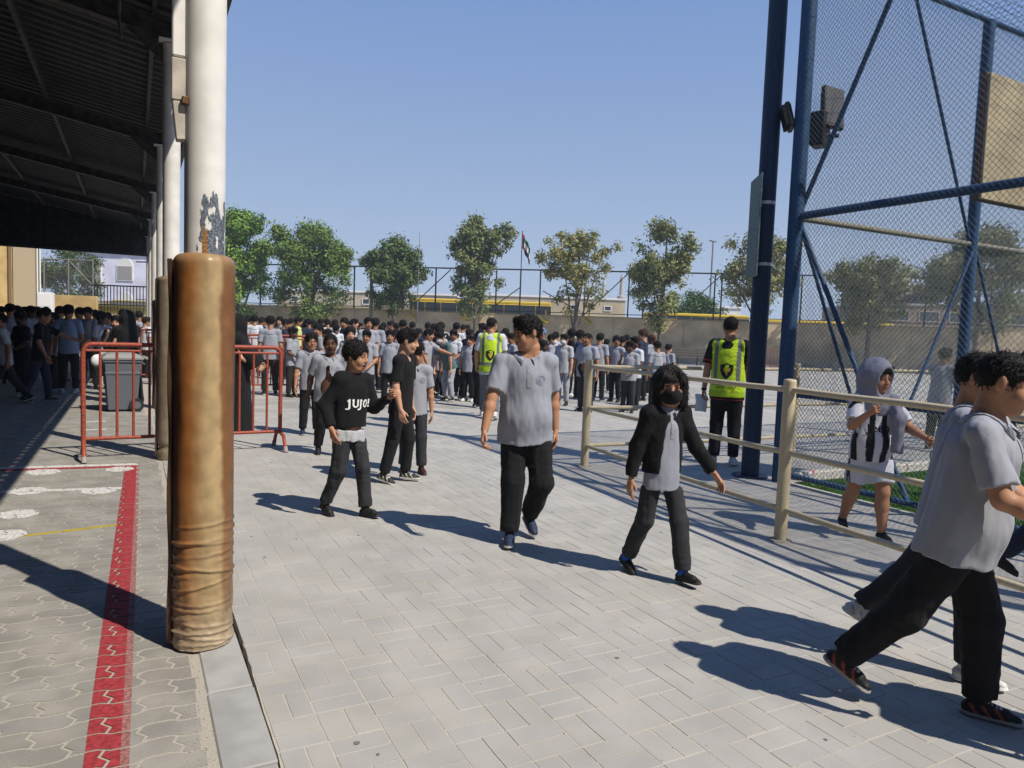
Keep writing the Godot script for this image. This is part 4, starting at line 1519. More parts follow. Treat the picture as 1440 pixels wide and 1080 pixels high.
func wheelie_bin() -> void:
	var t := thing("wheelie_bin", "grey plastic wheelie bin with domed lid between barrier and maroon pad", "bin", Vector3(-0.2, 0, -13.75), deg_to_rad(6))
	var m := mat("grey_plastic", Color(0.13, 0.14, 0.165), 0.5, "grain", 0.85, 1.0)
	var b := MB.new()
	var ring_at := func(y: float, w: float, d: float) -> Array:
		return [Vector3(-w, y, -d), Vector3(w, y, -d), Vector3(w, y, d), Vector3(-w, y, d)]
	var lev := [[0.03, 0.2, 0.2], [0.04, 0.21, 0.21], [0.62, 0.25, 0.255], [0.63, 0.262, 0.267], [0.66, 0.262, 0.267], [0.67, 0.253, 0.258], [0.82, 0.265, 0.27], [0.83, 0.285, 0.29], [0.87, 0.285, 0.29]]
	for k in lev.size() - 1:
		var p: Array = ring_at.call(lev[k][0], lev[k][1], lev[k][2])
		var q: Array = ring_at.call(lev[k + 1][0], lev[k + 1][1], lev[k + 1][2])
		for j in 4: b.quad(p[j], p[(j + 1) % 4], q[(j + 1) % 4], q[j], (p[j] + p[(j + 1) % 4]) * Vector3(1, 0, 1))
	var bt: Array = ring_at.call(0.03, 0.2, 0.2)
	b.quad(bt[0], bt[1], bt[2], bt[3], Vector3.DOWN)
	obj("bin_body", b.mesh(), m, t)
	b = MB.new()
	var dome := [[0.872, 0.3, 0.305], [0.9, 0.302, 0.307], [0.955, 0.24, 0.25], [0.985, 0.13, 0.15], [0.99, 0.02, 0.02]]
	for k in dome.size() - 1:
		var p: Array = ring_at.call(dome[k][0], dome[k][1], dome[k][2])
		var q: Array = ring_at.call(dome[k + 1][0], dome[k + 1][1], dome[k + 1][2])
		for j in 4: b.quad(p[j], p[(j + 1) % 4], q[(j + 1) % 4], q[j], (p[j] + p[(j + 1) % 4]) * Vector3(1, 0, 1) + Vector3.UP * 0.3)
	b.box(Vector3(0.34, 0.9, 0), Vector3(0.1, 0.05, 0.4), Basis(Vector3.BACK, -0.35), 0.01)
	obj("lid", b.mesh(), mat("lid_plastic", Color(0.30, 0.30, 0.29), 0.6, "grain", 0.8, 1.0), t)
	for s in [-1.0, 1.0]:
		b = MB.new()
		b.pipe(Vector3(0.2, 0.11, s * 0.2), Vector3(0.2, 0.11, s * 0.27), 0.11, 24)
		var wl := obj("wheel", b.mesh(), mat("tyre", Color(0.02, 0.02, 0.022), 0.7), t)
		b = MB.new()
		b.pipe(Vector3(0.2, 0.11, s * 0.265), Vector3(0.2, 0.11, s * 0.278), 0.062, 18)
		obj("hub", b.mesh(), M.grey_plastic, wl)
	b = MB.new()
	b.pipe(Vector3(0.32, 0.8, -0.2), Vector3(0.32, 0.8, 0.2), 0.014, 8)
	for s in [-1.0, 1.0]: b.pipe(Vector3(0.27, 0.83, s * 0.18), Vector3(0.32, 0.8, s * 0.18), 0.012, 8)
	obj("handle", b.mesh(), m, t)
	# a white carrier bag that hangs over its edge
	var f := Field.new(Vector3(-0.16, -0.2, -0.12), Vector3(0.16, 0.16, 0.12), 0.012)
	f.ell(Vector3(0, -0.02, 0), Vector3(0.09, 0.1, 0.055), 0.02)
	f.cap(Vector3(0.02, 0.04, 0), Vector3(0.07, 0.1, 0), 0.03, 0.018, 0.03)
	f.ruffle(fold, 0.035, Vector3(18, 18, 18))
	var bag := obj("plastic_bag", solid(f.net()), mat("bag_white", Color(0.7, 0.7, 0.72), 0.5))
	tag(bag, "crumpled white plastic bag on the left edge of the grey bin", "bag")
	bag.position = Vector3(-0.56, 0.86, -13.7)


func pipe_railing() -> void:
	var t := thing("pipe_railing", "cream painted three-rail pipe railing that turns a corner round the blue cage", "railing")
	var m := mat("cream_paint", Color(0.60, 0.51, 0.34), 0.5, "grain", 0.86, 0.7)
	var posts := [Vector3(4.73, 0, -7.06), Vector3(4.49, 0, -3.91), Vector3(4.25, 0, -0.75), Vector3(8.13, 0, -6.98), Vector3(11.5, 0, -6.9), Vector3(14.9, 0, -6.85)]
	for p in posts:
		var b := MB.new()
		b.lathe(PackedVector2Array([Vector2(0.0485, 0), Vector2(0.0485, 1.255), Vector2(0.0435, 1.268), Vector2(0.0, 1.274)]), 20, p)
		obj("post", b.mesh(), m, t)
		b = MB.new()
		b.lathe(PackedVector2Array([Vector2(0.1, -0.01), Vector2(0.085, 0.008), Vector2(0.048, 0.014)]), 16, p)
		obj("footing", b.mesh(), mat("mortar", Color(0.4, 0.37, 0.31), 0.95, "speck", 0.6, 1.5), t)
	for h in [1.19, 0.70, 0.25]:
		for pair in [[0, 1], [1, 2], [0, 3], [3, 4], [4, 5]]:
			var a: Vector3 = posts[pair[0]] + Vector3(0, h, 0)
			var c: Vector3 = posts[pair[1]] + Vector3(0, h, 0)
			var b := MB.new()
			var pts := PackedVector3Array()
			for k in 7:
				var q := a.lerp(c, k / 6.0)
				if k > 0 and k < 6: q += Vector3(0.004 * sin(k * 2.0 + h * 9.0), -0.006 * sin(PI * k / 6.0) + 0.003 * sin(k * 3.1 + h), 0)
				pts.append(q)
			b.tube(pts, PackedFloat32Array([0.023]), 12)
			obj("rail", b.mesh(), m, t)


func chain_link(o: Vector3, u: Vector3, w: float, y0: float, y1: float, pitch: float, r: float) -> ArrayMesh:
	# two families of crossing wires in the plane o + u * s, up; each wire a thin three-sided rod
	var b := MB.new()
	var nrm := u.cross(Vector3.UP)
	var h := y1 - y0
	var slope := 1.12  # rise per run
	for fam in 2:
		var off := nrm * (0.0022 if fam == 0 else -0.0022)
		var c := -h / slope
		while c < w:
			var s0 := maxf(c, 0.0)
			var s1 := minf(c + h / slope, w)
			if s1 - s0 > 0.01:
				var ya := (s0 - c) * slope
				var yb := (s1 - c) * slope
				if fam == 1:
					ya = h - ya
					yb = h - yb
				var p := o + u * s0 + Vector3(0, y0 + ya, 0) + off
				var q := o + u * s1 + Vector3(0, y0 + yb, 0) + off
				b.tube(PackedVector3Array([p, q]), PackedFloat32Array([r]), 3, false)
			c += pitch
	return b.mesh()


func cage() -> void:
	var t := thing("sports_cage", "tall blue steel cage of chain-link mesh round the sports pitch", "cage")
	var blue := mat("blue_steel", Color(0.028, 0.08, 0.175), 0.5, "speck", 0.8, 0.8)
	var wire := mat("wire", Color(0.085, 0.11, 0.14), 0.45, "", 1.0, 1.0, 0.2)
	var top := 5.72
	var X := 6.37
	var Z := -5.61
	var post := func(p: Vector3, r: float) -> void:
		var b := MB.new()
		b.lathe(PackedVector2Array([Vector2(r, 0), Vector2(r, top), Vector2(0, top + 0.03)]), 18, p)
		obj("post", b.mesh(), blue, t)
	var bar := func(called: String, a: Vector3, c: Vector3, r: float, m: Material = null) -> void:
		var b := MB.new()
		b.pipe(a, c, r, 10)
		obj(called, b.mesh(), m if m else blue, t)
	post.call(Vector3(X, 0, Z), 0.082)
	for k in [1, 2]: post.call(Vector3(X, 0, Z + 3.1 * k), 0.07)
	for k in [1, 2, 3]: post.call(Vector3(X + 3.25 * k, 0, Z), 0.07)
	# rails of the near side (towards the camera) and of the far side
	for h in [0.1, 0.99, 2.92, top]:
		bar.call("rail", Vector3(X, h, Z), Vector3(X, h, Z + 6.2), 0.042 if h > 2.0 else 0.03)
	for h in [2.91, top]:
		bar.call("rail", Vector3(X, h, Z), Vector3(X + 9.75, h, Z), 0.034, blue if h > 3.0 else mat("faded_rail", Color(0.33, 0.31, 0.24), 0.6, "speck", 0.6, 1.0))  # lower far rail pale and yellowish: sunlight painted into its colour
	for k in 2:
		var z0 := Z + 3.1 * k
		bar.call("brace", Vector3(X + 0.045, 2.9, z0), Vector3(X + 0.045, 0.1, z0 + 1.47), 0.026)
		bar.call("brace", Vector3(X + 0.045, 2.9, z0 + 3.1), Vector3(X + 0.045, 0.1, z0 + 1.6), 0.026)
		bar.call("brace", Vector3(X + 0.045, 2.95, z0), Vector3(X + 0.045, top, z0 + 1.33), 0.026)
		bar.call("brace", Vector3(X + 0.045, 2.95, z0 + 3.1), Vector3(X + 0.045, top, z0 + 1.6), 0.026)
	for k in 3:
		var x0 := X + 3.25 * k
		bar.call("brace", Vector3(x0, 2.88, Z + 0.04), Vector3(x0 + 1.5, 0.12, Z + 0.04), 0.02)
		bar.call("brace", Vector3(x0 + 3.25, 2.88, Z + 0.04), Vector3(x0 + 1.75, 0.12, Z + 0.04), 0.02)
		bar.call("brace", Vector3(x0 + 3.1, 2.98, Z + 0.04), Vector3(x0 + 1.65, top, Z + 0.04), 0.02)
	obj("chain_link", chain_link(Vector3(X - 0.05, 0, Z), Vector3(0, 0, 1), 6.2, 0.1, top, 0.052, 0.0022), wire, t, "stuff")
	obj("chain_link", chain_link(Vector3(X, 0, Z - 0.04), Vector3(1, 0, 0), 9.75, 0.05, top, 0.052, 0.0021), mat("wire_lit", Color(0.24, 0.25, 0.22), 0.5, "", 1.0, 1.0, 0.2), t, "stuff")  # far face: paler copy of the wire with the sunlight in its colour

	# the roof net over the pitch
	var net := MB.new()
	for k in 66:
		var q := 0.15 * k
		if q < 9.7: net.tube(PackedVector3Array([Vector3(X + q, top + 0.02, Z), Vector3(X + q, top - 0.08, Z + 3.1), Vector3(X + q, top + 0.02, Z + 6.2)]), PackedFloat32Array([0.003]), 3, false)
		if q < 6.2: net.tube(PackedVector3Array([Vector3(X, top + 0.024, Z + q), Vector3(X + 4.8, top - 0.07, Z + q), Vector3(X + 9.7, top + 0.024, Z + q)]), PackedFloat32Array([0.003]), 3, false)
	obj("roof_net", net.mesh(), wire, t, "stuff")

	# big round post outside the corner, its sign panel and straps
	t = thing("light_mast", "thick dark blue round mast standing just outside the cage corner", "mast", Vector3(6.28, 0, -5.96))
	var b := MB.new()
	b.lathe(PackedVector2Array([Vector2(0.1, 0), Vector2(0.1, 9.0), Vector2(0, 9.02)]), 24)
	obj("shaft", b.mesh(), mat("mast_blue", Color(0.013, 0.034, 0.075), 0.5, "speck", 0.85, 0.7), t)
	b = MB.new()
	b.lathe(PackedVector2Array([Vector2(0.2, 0), Vector2(0.2, 0.018), Vector2(0.1, 0.02)]), 20)
	obj("base_plate", b.mesh(), M.mast_blue, t)
	t = thing("sign_panel", "weathered greenish metal sign panel strapped edge-on to the dark blue mast", "sign", Vector3(6.28, 0, -5.96))
	b = MB.new()
	var dir := Vector3(0.55, 0, -0.835)
	var sidew := Vector3(-0.835, 0, -0.55)
	b.bar(sidew * 0.118 + dir * -0.25 + Vector3(0, 2.83, 0), sidew * 0.118 + dir * 0.25 + Vector3(0, 2.83, 0), 0.02, 1.12, Vector3.UP, 0.004)
	obj("panel", b.mesh(), mat("panel_green", Color(0.17, 0.25, 0.25), 0.6, "speck", 0.6, 1.0), t)
	for h in [2.42, 3.1]:
		b = MB.new()
		b.lathe(PackedVector2Array([Vector2(0.101, h - 0.018), Vector2(0.104, h - 0.016), Vector2(0.104, h + 0.016), Vector2(0.101, h + 0.018)]), 24)
		obj("strap", b.mesh(), mat("strap_steel", Color(0.5, 0.5, 0.5), 0.4, "", 1, 1, 0.6), t)
	# floodlights on the corner post
	t = thing("floodlight", "pair of dark flat floodlights on a bracket high on the cage corner post", "floodlight", Vector3(6.37, 4.0, -5.61))
	var RT := Vector3(0.885, 0, 0.463)
	var boxes := [[RT * 0.36 + Vector3(0, 0.1, -0.05), Vector3(0.26, 0.48, 0.06), -12.0], [RT * -0.07 + Vector3(0, 0.0, -0.1), Vector3(0.2, 0.28, 0.05), 50.0]]
	for q in boxes:
		b = MB.new()
		var bs := Basis(Vector3.UP, deg_to_rad(q[2])) * Basis(Vector3.RIGHT, deg_to_rad(-14.0)) * Basis(Vector3.BACK, deg_to_rad(-8.0))
		b.box(q[0], q[1], bs, 0.01)
		for k in 6: b.box((q[0] as Vector3) + bs * Vector3(-0.1 + 0.04 * k, 0, -0.045), Vector3(0.008, (q[1] as Vector3).y * 0.8, 0.04), bs)
		var lh := obj("lamp_housing", b.mesh(), mat("dark_metal", Color(0.014, 0.013, 0.013), 0.5), t)
		b = MB.new()
		b.box((q[0] as Vector3) + bs * Vector3(0, 0, 0.032), (q[1] as Vector3) * Vector3(0.85, 0.85, 0.08), bs)
		obj("lens", b.mesh(), mat("lamp_glass", Color(0.1, 0.1, 0.1), 0.15), lh)
	b = MB.new()
	b.box(RT * 0.22 + Vector3(0, -0.14, -0.03), Vector3(0.22, 0.36, 0.16), Basis(Vector3.UP, 0.4), 0.015)
	b.pipe(Vector3(0, -0.2, 0), RT * 0.4 + Vector3(0, -0.2, 0), 0.025, 8)
	obj("gear_box", b.mesh(), M.dark_metal, t)
	# the basketball board, seen from behind
	t = thing("backboard", "beige basketball backboard seen from behind through the mesh", "backboard", Vector3(7.62, 3.45, -3.87))
	b = MB.new()
	b.box(Vector3.ZERO, Vector3(1.85, 1.1, 0.03), Basis(), 0.004)
	obj("board", b.mesh(), mat("board_beige", Color(0.40, 0.335, 0.215), 0.7, "cloud", 0.9, 0.3), t)
	b = MB.new()
	for q in [[0, 0.54, 1.88, 0.045], [0, -0.54, 1.88, 0.045]]: b.box(Vector3(q[0], q[1], -0.035), Vector3(q[2], q[3], 0.04), Basis(), 0.004)
	for s in [-1.0, 1.0]: b.box(Vector3(s * 0.92, 0, -0.035), Vector3(0.045, 1.04, 0.04), Basis(), 0.004)
	obj("board_frame", b.mesh(), mat("frame_rust", Color(0.2, 0.12, 0.08), 0.8, "speck", 0.6, 2.0), t)
	b = MB.new()
	b.bar(Vector3(0.1, 0.0, 0.03), Vector3(0.75, -0.35, 1.3), 0.09, 0.09)
	b.pipe(Vector3(0.75, -3.45, 1.3), Vector3(0.75, -0.2, 1.3), 0.075, 16)
	obj("stand", b.mesh(), blue, t)
	b = MB.new()
	var hoop := PackedVector3Array()
	for k in 25: hoop.append(Vector3(sin(TAU * k / 24.0) * 0.225, -0.32, -0.29 + cos(TAU * k / 24.0) * 0.225))
	b.tube(hoop, PackedFloat32Array([0.009]), 6, false)
	obj("hoop", b.mesh(), mat("hoop_red", Color(0.4, 0.08, 0.03), 0.5), t)

	# turf, its kerb, and what lies there
	var g := MB.new()
	g.box(Vector3(X + 4.95, -0.02, Z + 3.2), Vector3(9.7, 0.05, 6.2))
	obj("turf_base", g.mesh(), mat("turf", Color(0.05, 0.135, 0.02), 0.95, "grain", 0.5, 2.0), null, "structure")
	var blade := MB.new()
	blade.flat(Vector3(-0.004, 0, 0), Vector3(0.004, 0, 0), Vector3(0.002, 0.032, 0.012), Vector3(0, 0, 1))
	blade.flat(Vector3(0, 0, -0.004), Vector3(0, 0, 0.004), Vector3(-0.01, 0.03, 0.0), Vector3(1, 0, 0))
	var rng := RandomNumberGenerator.new()
	rng.seed = 42
	var where: Array[Transform3D] = []
	var cols := PackedColorArray()
	for k in 42000:
		var p := Vector3(X + 0.12 + rng.randf() * 3.6, 0.004, Z + 0.16 + rng.randf() * 3.4)
		where.append(Transform3D(Basis(Vector3.UP, rng.randf() * TAU).scaled(Vector3.ONE * rng.randf_range(0.7, 1.3)), p))
		var v := rng.randf_range(0.7, 1.25)
		cols.append(Color(0.075 * v, 0.19 * v * rng.randf_range(0.9, 1.1), 0.025 * v))
	var gr := many("artificial_grass", blade.mesh(), mat("grass_blade", Color.WHITE, 0.6), where, self, cols)
	tag(gr, "green artificial grass of the pitch inside the blue cage", "grass", "", "stuff")
	var kb := tag(Node3D.new(), "", "", "", "structure") as Node3D
	put(kb, "pitch_kerb", self)
	for k in 10:
		var s := MB.new()
		s.box(Vector3(X + 0.75 + k * 0.97, 0.02, Z - 0.02), Vector3(0.96, 0.14, 0.13), Basis(), 0.012)
		obj("kerb_stone", s.mesh(), mat("pale_kerb", Color(0.55, 0.53, 0.48), 0.9, "speck", 0.7, 1.0), kb)
	for k in 7:
		var s := MB.new()
		s.box(Vector3(X, -0.03, Z + 0.5 + k * 0.9), Vector3(0.12, 0.09, 0.89), Basis(), 0.012)
		obj("kerb_stone", s.mesh(), M.pale_kerb, kb)
	var bt := thing("plastic_bottle", "clear plastic bottle with red label lying at the foot of the cage", "bottle", Vector3(6.52, 0.09, -5.36), deg_to_rad(25))
	var s2 := MB.new()
	s2.lathe(PackedVector2Array([Vector2(0, 0), Vector2(0.03, 0.004), Vector2(0.033, 0.02), Vector2(0.033, 0.15), Vector2(0.028, 0.17), Vector2(0.013, 0.2), Vector2(0.013, 0.215)]), 16)
	var gl := StandardMaterial3D.new()
	gl.albedo_color = Color(0.9, 0.95, 1.0, 0.25)
	gl.transparency = BaseMaterial3D.TRANSPARENCY_ALPHA
	gl.roughness = 0.08
	gl.resource_name = "clear_plastic"
	var sh := obj("shell", s2.mesh(), gl, bt)
	var lay_down := Basis(Vector3.BACK, deg_to_rad(-90))
	sh.transform = Transform3D(lay_down, Vector3(0, 0.034, 0))
	s2 = MB.new()
	s2.lathe(PackedVector2Array([Vector2(0.0335, 0.06), Vector2(0.0335, 0.12)]), 16)
	obj("paper_label", s2.mesh(), mat("label_red", Color(0.5, 0.04, 0.05), 0.6), bt).transform = sh.transform
	s2 = MB.new()
	s2.lathe(PackedVector2Array([Vector2(0.015, 0.212), Vector2(0.015, 0.232), Vector2(0, 0.233)]), 12)
	obj("bottle_cap", s2.mesh(), mat("cap_blue", Color(0.05, 0.1, 0.4), 0.5), bt).transform = sh.transform


func tree(label: String, called: String, p: Vector3, top: float, base: float, wide: float, leaf: Color, seed_no: int, n: int, fork := false, sparse := 1.0) -> void:
	leaf = Color(leaf.r * 1.35, leaf.g * 1.45, leaf.b * 1.3)
	n = int(n * 1.75)
	base -= 0.45
	var rng := RandomNumberGenerator.new()
	rng.seed = seed_no
	var t := thing(called, label, "tree", p, 0.0, "trees along the boundary wall")
	var bark := mat("bark", Color(0.2, 0.165, 0.125), 0.95, "speck", 0.55, 1.4)
	var mid := (top + base) * 0.5
	var b := MB.new()
	var lean := Vector3(rng.randf_range(-0.2, 0.2), 0, rng.randf_range(-0.2, 0.2))
	var tips: Array[Vector3] = []
	var stem := PackedVector3Array([Vector3(0, -0.05, 0), lean * 0.3 + Vector3(0.03, base * 0.5, 0), lean * 0.6 + Vector3(0, base, 0), lean + Vector3(0.05, mid, 0), lean * 1.2 + Vector3(0, lerpf(mid, top, 0.7), 0)])
	b.tube(stem, PackedFloat32Array([0.19, 0.15, 0.13, 0.085, 0.03]), 10)
	obj("trunk", b.mesh(), bark, t)
	var limbs := 9
	for k in limbs:
		var a := TAU * k / limbs + rng.randf_range(-0.3, 0.3)
		var y0 := lerpf(base * 0.85, mid, rng.randf())
		if fork and k < 2: y0 = base * 0.55
		var o := stem[2].lerp(stem[3], clampf((y0 - base) / maxf(mid - base, 0.1), -0.4, 1.0))
		var e := Vector3(cos(a) * wide * 0.36, lerpf(mid, top, rng.randf_range(-0.1, 0.75)), sin(a) * wide * 0.36)
		if fork and k == 0: e = Vector3(-0.2, lerpf(mid, top, 0.8), -0.2) + WALL_DIR * -0.9
		if fork and k == 1: e = Vector3(0, lerpf(mid, top, 0.5), 0) + WALL_DIR * 1.7
		b = MB.new()
		var mp := o.lerp(e, 0.5) + Vector3(0, -0.12, 0)
		b.tube(PackedVector3Array([o, mp, e]), PackedFloat32Array([0.07, 0.045, 0.014]), 7)
		for j in 5:
			var q := mp.lerp(e, rng.randf_range(0.1, 1.0))
			var q2 := q + Vector3(rng.randfn(0, 0.45), rng.randf_range(0.05, 0.7), rng.randfn(0, 0.45))
			b.tube(PackedVector3Array([q, q2]), PackedFloat32Array([0.018, 0.006]), 4, false)
			tips.append(q2)
		tips.append(e)
		obj("limb", b.mesh(), bark, t)
	# foliage: small leaf faces in clumps through the crown
	var V := PackedVector3Array()
	var N := PackedVector3Array()
	var C := PackedColorArray()
	var lobes: Array = []
	var h := top - base
	for k in 46:
		var v := pow(rng.randf(), 0.85)
		var prof := sin(PI * clampf(0.13 + v * 0.8, 0.0, 1.0))
		var a := rng.randf() * TAU
		var rr := wide * 0.5 * prof * sqrt(rng.randf_range(0.05, 1.0)) * 0.82
		var c := Vector3(cos(a) * rr, base + h * (0.08 + v * 0.84), sin(a) * rr)
		if fork:
			var side := c.dot(WALL_DIR)
			if absf(side - 0.75) < 0.42 and v > 0.55: continue
			if side > 0.75: c.y -= 0.13 * h
		lobes.append([c, rng.randf_range(0.42, 0.7) * wide * 0.21, rng.randf_range(0.78, 1.25)])
	for tp in tips:
		if tp.y > base: lobes.append([tp, wide * 0.1, rng.randf_range(0.8, 1.2)])
	for k in n:
		var L: Array = lobes[rng.randi() % lobes.size()]
		var dir := Vector3(rng.randfn(), rng.randfn(), rng.randfn()).normalized()
		var r: float = L[1] * pow(rng.randf(), 0.42) * (1.0 + 0.25 * rng.randfn())
		var c: Vector3 = L[0] + dir * r * Vector3(1, 0.9, 1)
		if c.y < base * 0.9 or c.y > top + 0.15: continue
		c.y -= 0.08 * rng.randf() * Vector2(c.x, c.z).length()
		var nn := (dir + Vector3(rng.randfn() * 0.7, 0.5 + rng.randfn() * 0.6, rng.randfn() * 0.7)).normalized()
		var s := rng.randf_range(0.05, 0.11)
		var u := nn.cross(Vector3(rng.randfn(), rng.randfn(), rng.randfn())).normalized()
		var w := nn.cross(u)
		var lv: float = L[2] * rng.randf_range(0.72, 1.32)
		var yel := rng.randf() * 0.25
		var col := Color(leaf.r * lv * (1.0 + yel), leaf.g * lv, leaf.b * lv)
		var p0 := c - u * s * 1.5
		var p1 := c + w * s * 0.62
		var p2 := c + u * s * 1.5
		var p3 := c - w * s * 0.62
		for q in [p0, p1, p2, p0, p2, p3]:
			V.append(q)
			N.append(nn)
			C.append(col)
	var lm: StandardMaterial3D = mat("leaf", Color.WHITE, 0.55)
	lm.backlight_enabled = true
	lm.backlight = Color(0.45, 0.5, 0.25)
	obj("crown", solid([V, N, C]), lm, t)


func boundary() -> void:
	var L := WALL_A.distance_to(WALL_B)
	var turn := atan2(-WALL_DIR.z, WALL_DIR.x)
	var back := Vector3(WALL_DIR.z, 0, -WALL_DIR.x)   # away from the yard
	var t := thing("boundary_wall", "long beige rendered boundary wall at the back of the yard", "wall", (WALL_A + WALL_B) * 0.5, turn)
	var b := MB.new()
	b.box(Vector3(0, 1.37, -0.12), Vector3(L, 2.78, 0.24))
	obj("wall_face", b.mesh(), mat("beige_render", Color(0.70, 0.555, 0.36), 0.9, "cloud", 0.8, 0.12), t)
	b = MB.new()
	b.box(Vector3(0, 2.79, -0.12), Vector3(L, 0.07, 0.3), Basis(), 0.01)
	obj("coping", b.mesh(), mat("coping", Color(0.46, 0.38, 0.22), 0.8, "speck", 0.7, 0.7), t)
	b = MB.new()
	b.pipe(Vector3(-L / 2 + 10, 2.87, 0.05), Vector3(-L / 2 + 34, 2.87, 0.05), 0.035, 8)
	obj("yellow_pipe", b.mesh(), mat("yellow_steel", Color(0.6, 0.45, 0.06), 0.5), t)
	for k in 22:
		b = MB.new()
		b.box(Vector3(-L / 2 + 2.3 + k * 4.5, 1.36, 0.012), Vector3(0.02, 2.7, 0.03))
		obj("joint_strip", b.mesh(), mat("joint_beige", Color(0.32, 0.26, 0.17), 0.9), t)
	b = MB.new()
	b.box(Vector3(0, 0.06, 0.75), Vector3(L, 0.13, 0.5), Basis(), 0.02)
	var kb := obj("wall_kerb", b.mesh(), mat("pale_kerb", Color(0.55, 0.53, 0.48), 0.9, "speck", 0.7, 1.0), null, "structure")
	kb.transform = t.transform

	# fence frame on top of the wall
	var f := thing("boundary_fence", "dark steel fence frame with rails and braces on top of the wall", "fence")
	var steel := mat("black_steel", Color(0.016, 0.02, 0.024), 0.5)
	var on := func(x: float) -> Vector3:
		return WALL_A + WALL_DIR * ((x - WALL_A.x) / WALL_DIR.x) + back * 0.12
	for x in [2.0, 4.9, 7.92, 10.76, 13.53, 16.31, 18.18, 19.8, 21.5, 22.8, 23.85, 25.74, 26.18, 28.43, 29.18, 32.67, 33.01, 34.6, 36.79, 39.6, 42.4, 45.2, 48.0, 51.0]:
		b = MB.new()
		var p: Vector3 = on.call(x)
		b.box(p + Vector3(0, 4.3, 0), Vector3(0.085, 3.0, 0.085), Basis(Vector3.UP, turn))
		obj("post", b.mesh(), steel, f)
	b = MB.new()
	b.bar((on.call(0.0) as Vector3) + Vector3(0, 5.78, 0), (on.call(52.0) as Vector3) + Vector3(0, 5.78, 0), 0.07, 0.09)
	obj("rail", b.mesh(), steel, f)
	b = MB.new()
	b.bar((on.call(0.0) as Vector3) + Vector3(0, 3.0, 0), (on.call(52.0) as Vector3) + Vector3(0, 3.0, 0), 0.05, 0.05)
	obj("rail", b.mesh(), steel, f)
	for q in [[17.0, 3.3, 19.0, 5.7], [21.0, 2.9, 22.8, 4.6], [24.0, 4.4, 26.0, 3.1], [26.2, 2.9, 28.43, 5.75], [29.5, 4.9, 28.43, 5.75], [31.4, 3.7, 33.0, 5.75], [33.01, 5.7, 34.3, 4.7]]:
		b = MB.new()
		b.bar((on.call(q[0]) as Vector3) + Vector3(0, q[1], 0), (on.call(q[2]) as Vector3) + Vector3(0, q[3], 0), 0.05, 0.06)
		obj("brace", b.mesh(), steel, f)
	# yellow elbow brackets that hold the frame on the wall
	var names := ["beside the left tree's foot", "right of the round-topped dark tree", "left of the tall middle tree's trunk", "left of the forked tree's trunk", "right of the forked tree's trunk", "at the trunk of the tall olive tree"]
	var xs := [10.09, 16.97, 19.90, 24.21, 26.45, 29.88]
	for k in 6:
		var p: Vector3 = on.call(xs[k])
		var w := thing("wall_bracket", "yellow angled pipe bracket on the wall face " + names[k], "bracket", p, turn, "yellow brackets on the boundary wall")
		b = MB.new()
		b.tube(PackedVector3Array([Vector3(-0.4, 2.72, 0.17), Vector3(-0.05, 2.4, 0.3), Vector3(0.12, 2.3, 0.22), Vector3(0.16, 2.45, 0.13)]), PackedFloat32Array([0.075, 0.085, 0.085, 0.06]), 8)
		obj("pipe", b.mesh(), M.yellow_steel, w)
		b = MB.new()
		b.box(Vector3(0.02, 2.76, 0.16), Vector3(0.1, 0.8, 0.06), Basis(), 0.01)
		obj("upright", b.mesh(), M.yellow_steel, w)
	# the flag on a fence post
	var fp: Vector3 = on.call(22.8)
	var fl := thing("flag", "limp flag with red hoist and green, white and black bands above the fence", "flag", fp)
	b = MB.new()
	b.pipe(Vector3(0, 5.8, 0), Vector3(0, 8.35, 0), 0.03, 8)
	obj("flag_pole", b.mesh(), steel, fl)
	for band in 4:
		b = MB.new()
		for i in 12:
			for j in 4:
				var pts: Array[Vector3] = []
				for q in [[0, 0], [1, 0], [1, 1], [0, 1]]:
					var u: float = (i + q[0]) / 12.0
					var v: float = (j + q[1]) / 4.0
					var s: float
					var yy: float
					if band == 0:
						s = v * 0.26
						yy = u
					else:
						s = 0.26 + u * 0.75
						yy = (band - 1 + v) / 3.0
					# the cloth droops: far points sink and fold
					var sag := pow(s / 1.0, 1.1)
					pts.append(Vector3(0.03, 0, 0) + WALL_DIR * (0.56 * s + 0.04 * sin(s * 12.0)) + back * (0.06 * sin(s * 17.0 + yy * 2.0)) + Vector3(0, 8.15 - yy * (0.95 + 0.15 * s) - sag * 0.95, 0))
				b.quad(pts[0], pts[1], pts[2], pts[3], -back)
		obj(["red_band", "green_band", "white_band", "black_band"][band], b.mesh(), mat("flag_%d" % band, [Color(0.5, 0.02, 0.03), Color(0.01, 0.16, 0.05), Color(0.75, 0.75, 0.75), Color(0.012, 0.012, 0.012)][band], 0.8), fl)
	# bench at the wall
	var bn := thing("bench", "weathered wooden slat bench against the boundary wall", "bench", Vector3(30.4, 0, -32.75), turn)
	var wood := mat("grey_wood", Color(0.2, 0.165, 0.125), 0.9, "speck", 0.6, 1.0)
	for k in 4:
		b = MB.new()
		b.box(Vector3(0, 0.46, -0.05 + 0.13 * k), Vector3(3.6, 0.04, 0.11), Basis(), 0.006)
		obj("seat_slat", b.mesh(), wood, bn)
	for k in 3:
		b = MB.new()
		b.box(Vector3(0, 0.62 + 0.17 * k, -0.14), Vector3(3.6, 0.13, 0.035), Basis(Vector3.RIGHT, -0.12), 0.006)
		obj("back_slat", b.mesh(), wood, bn)
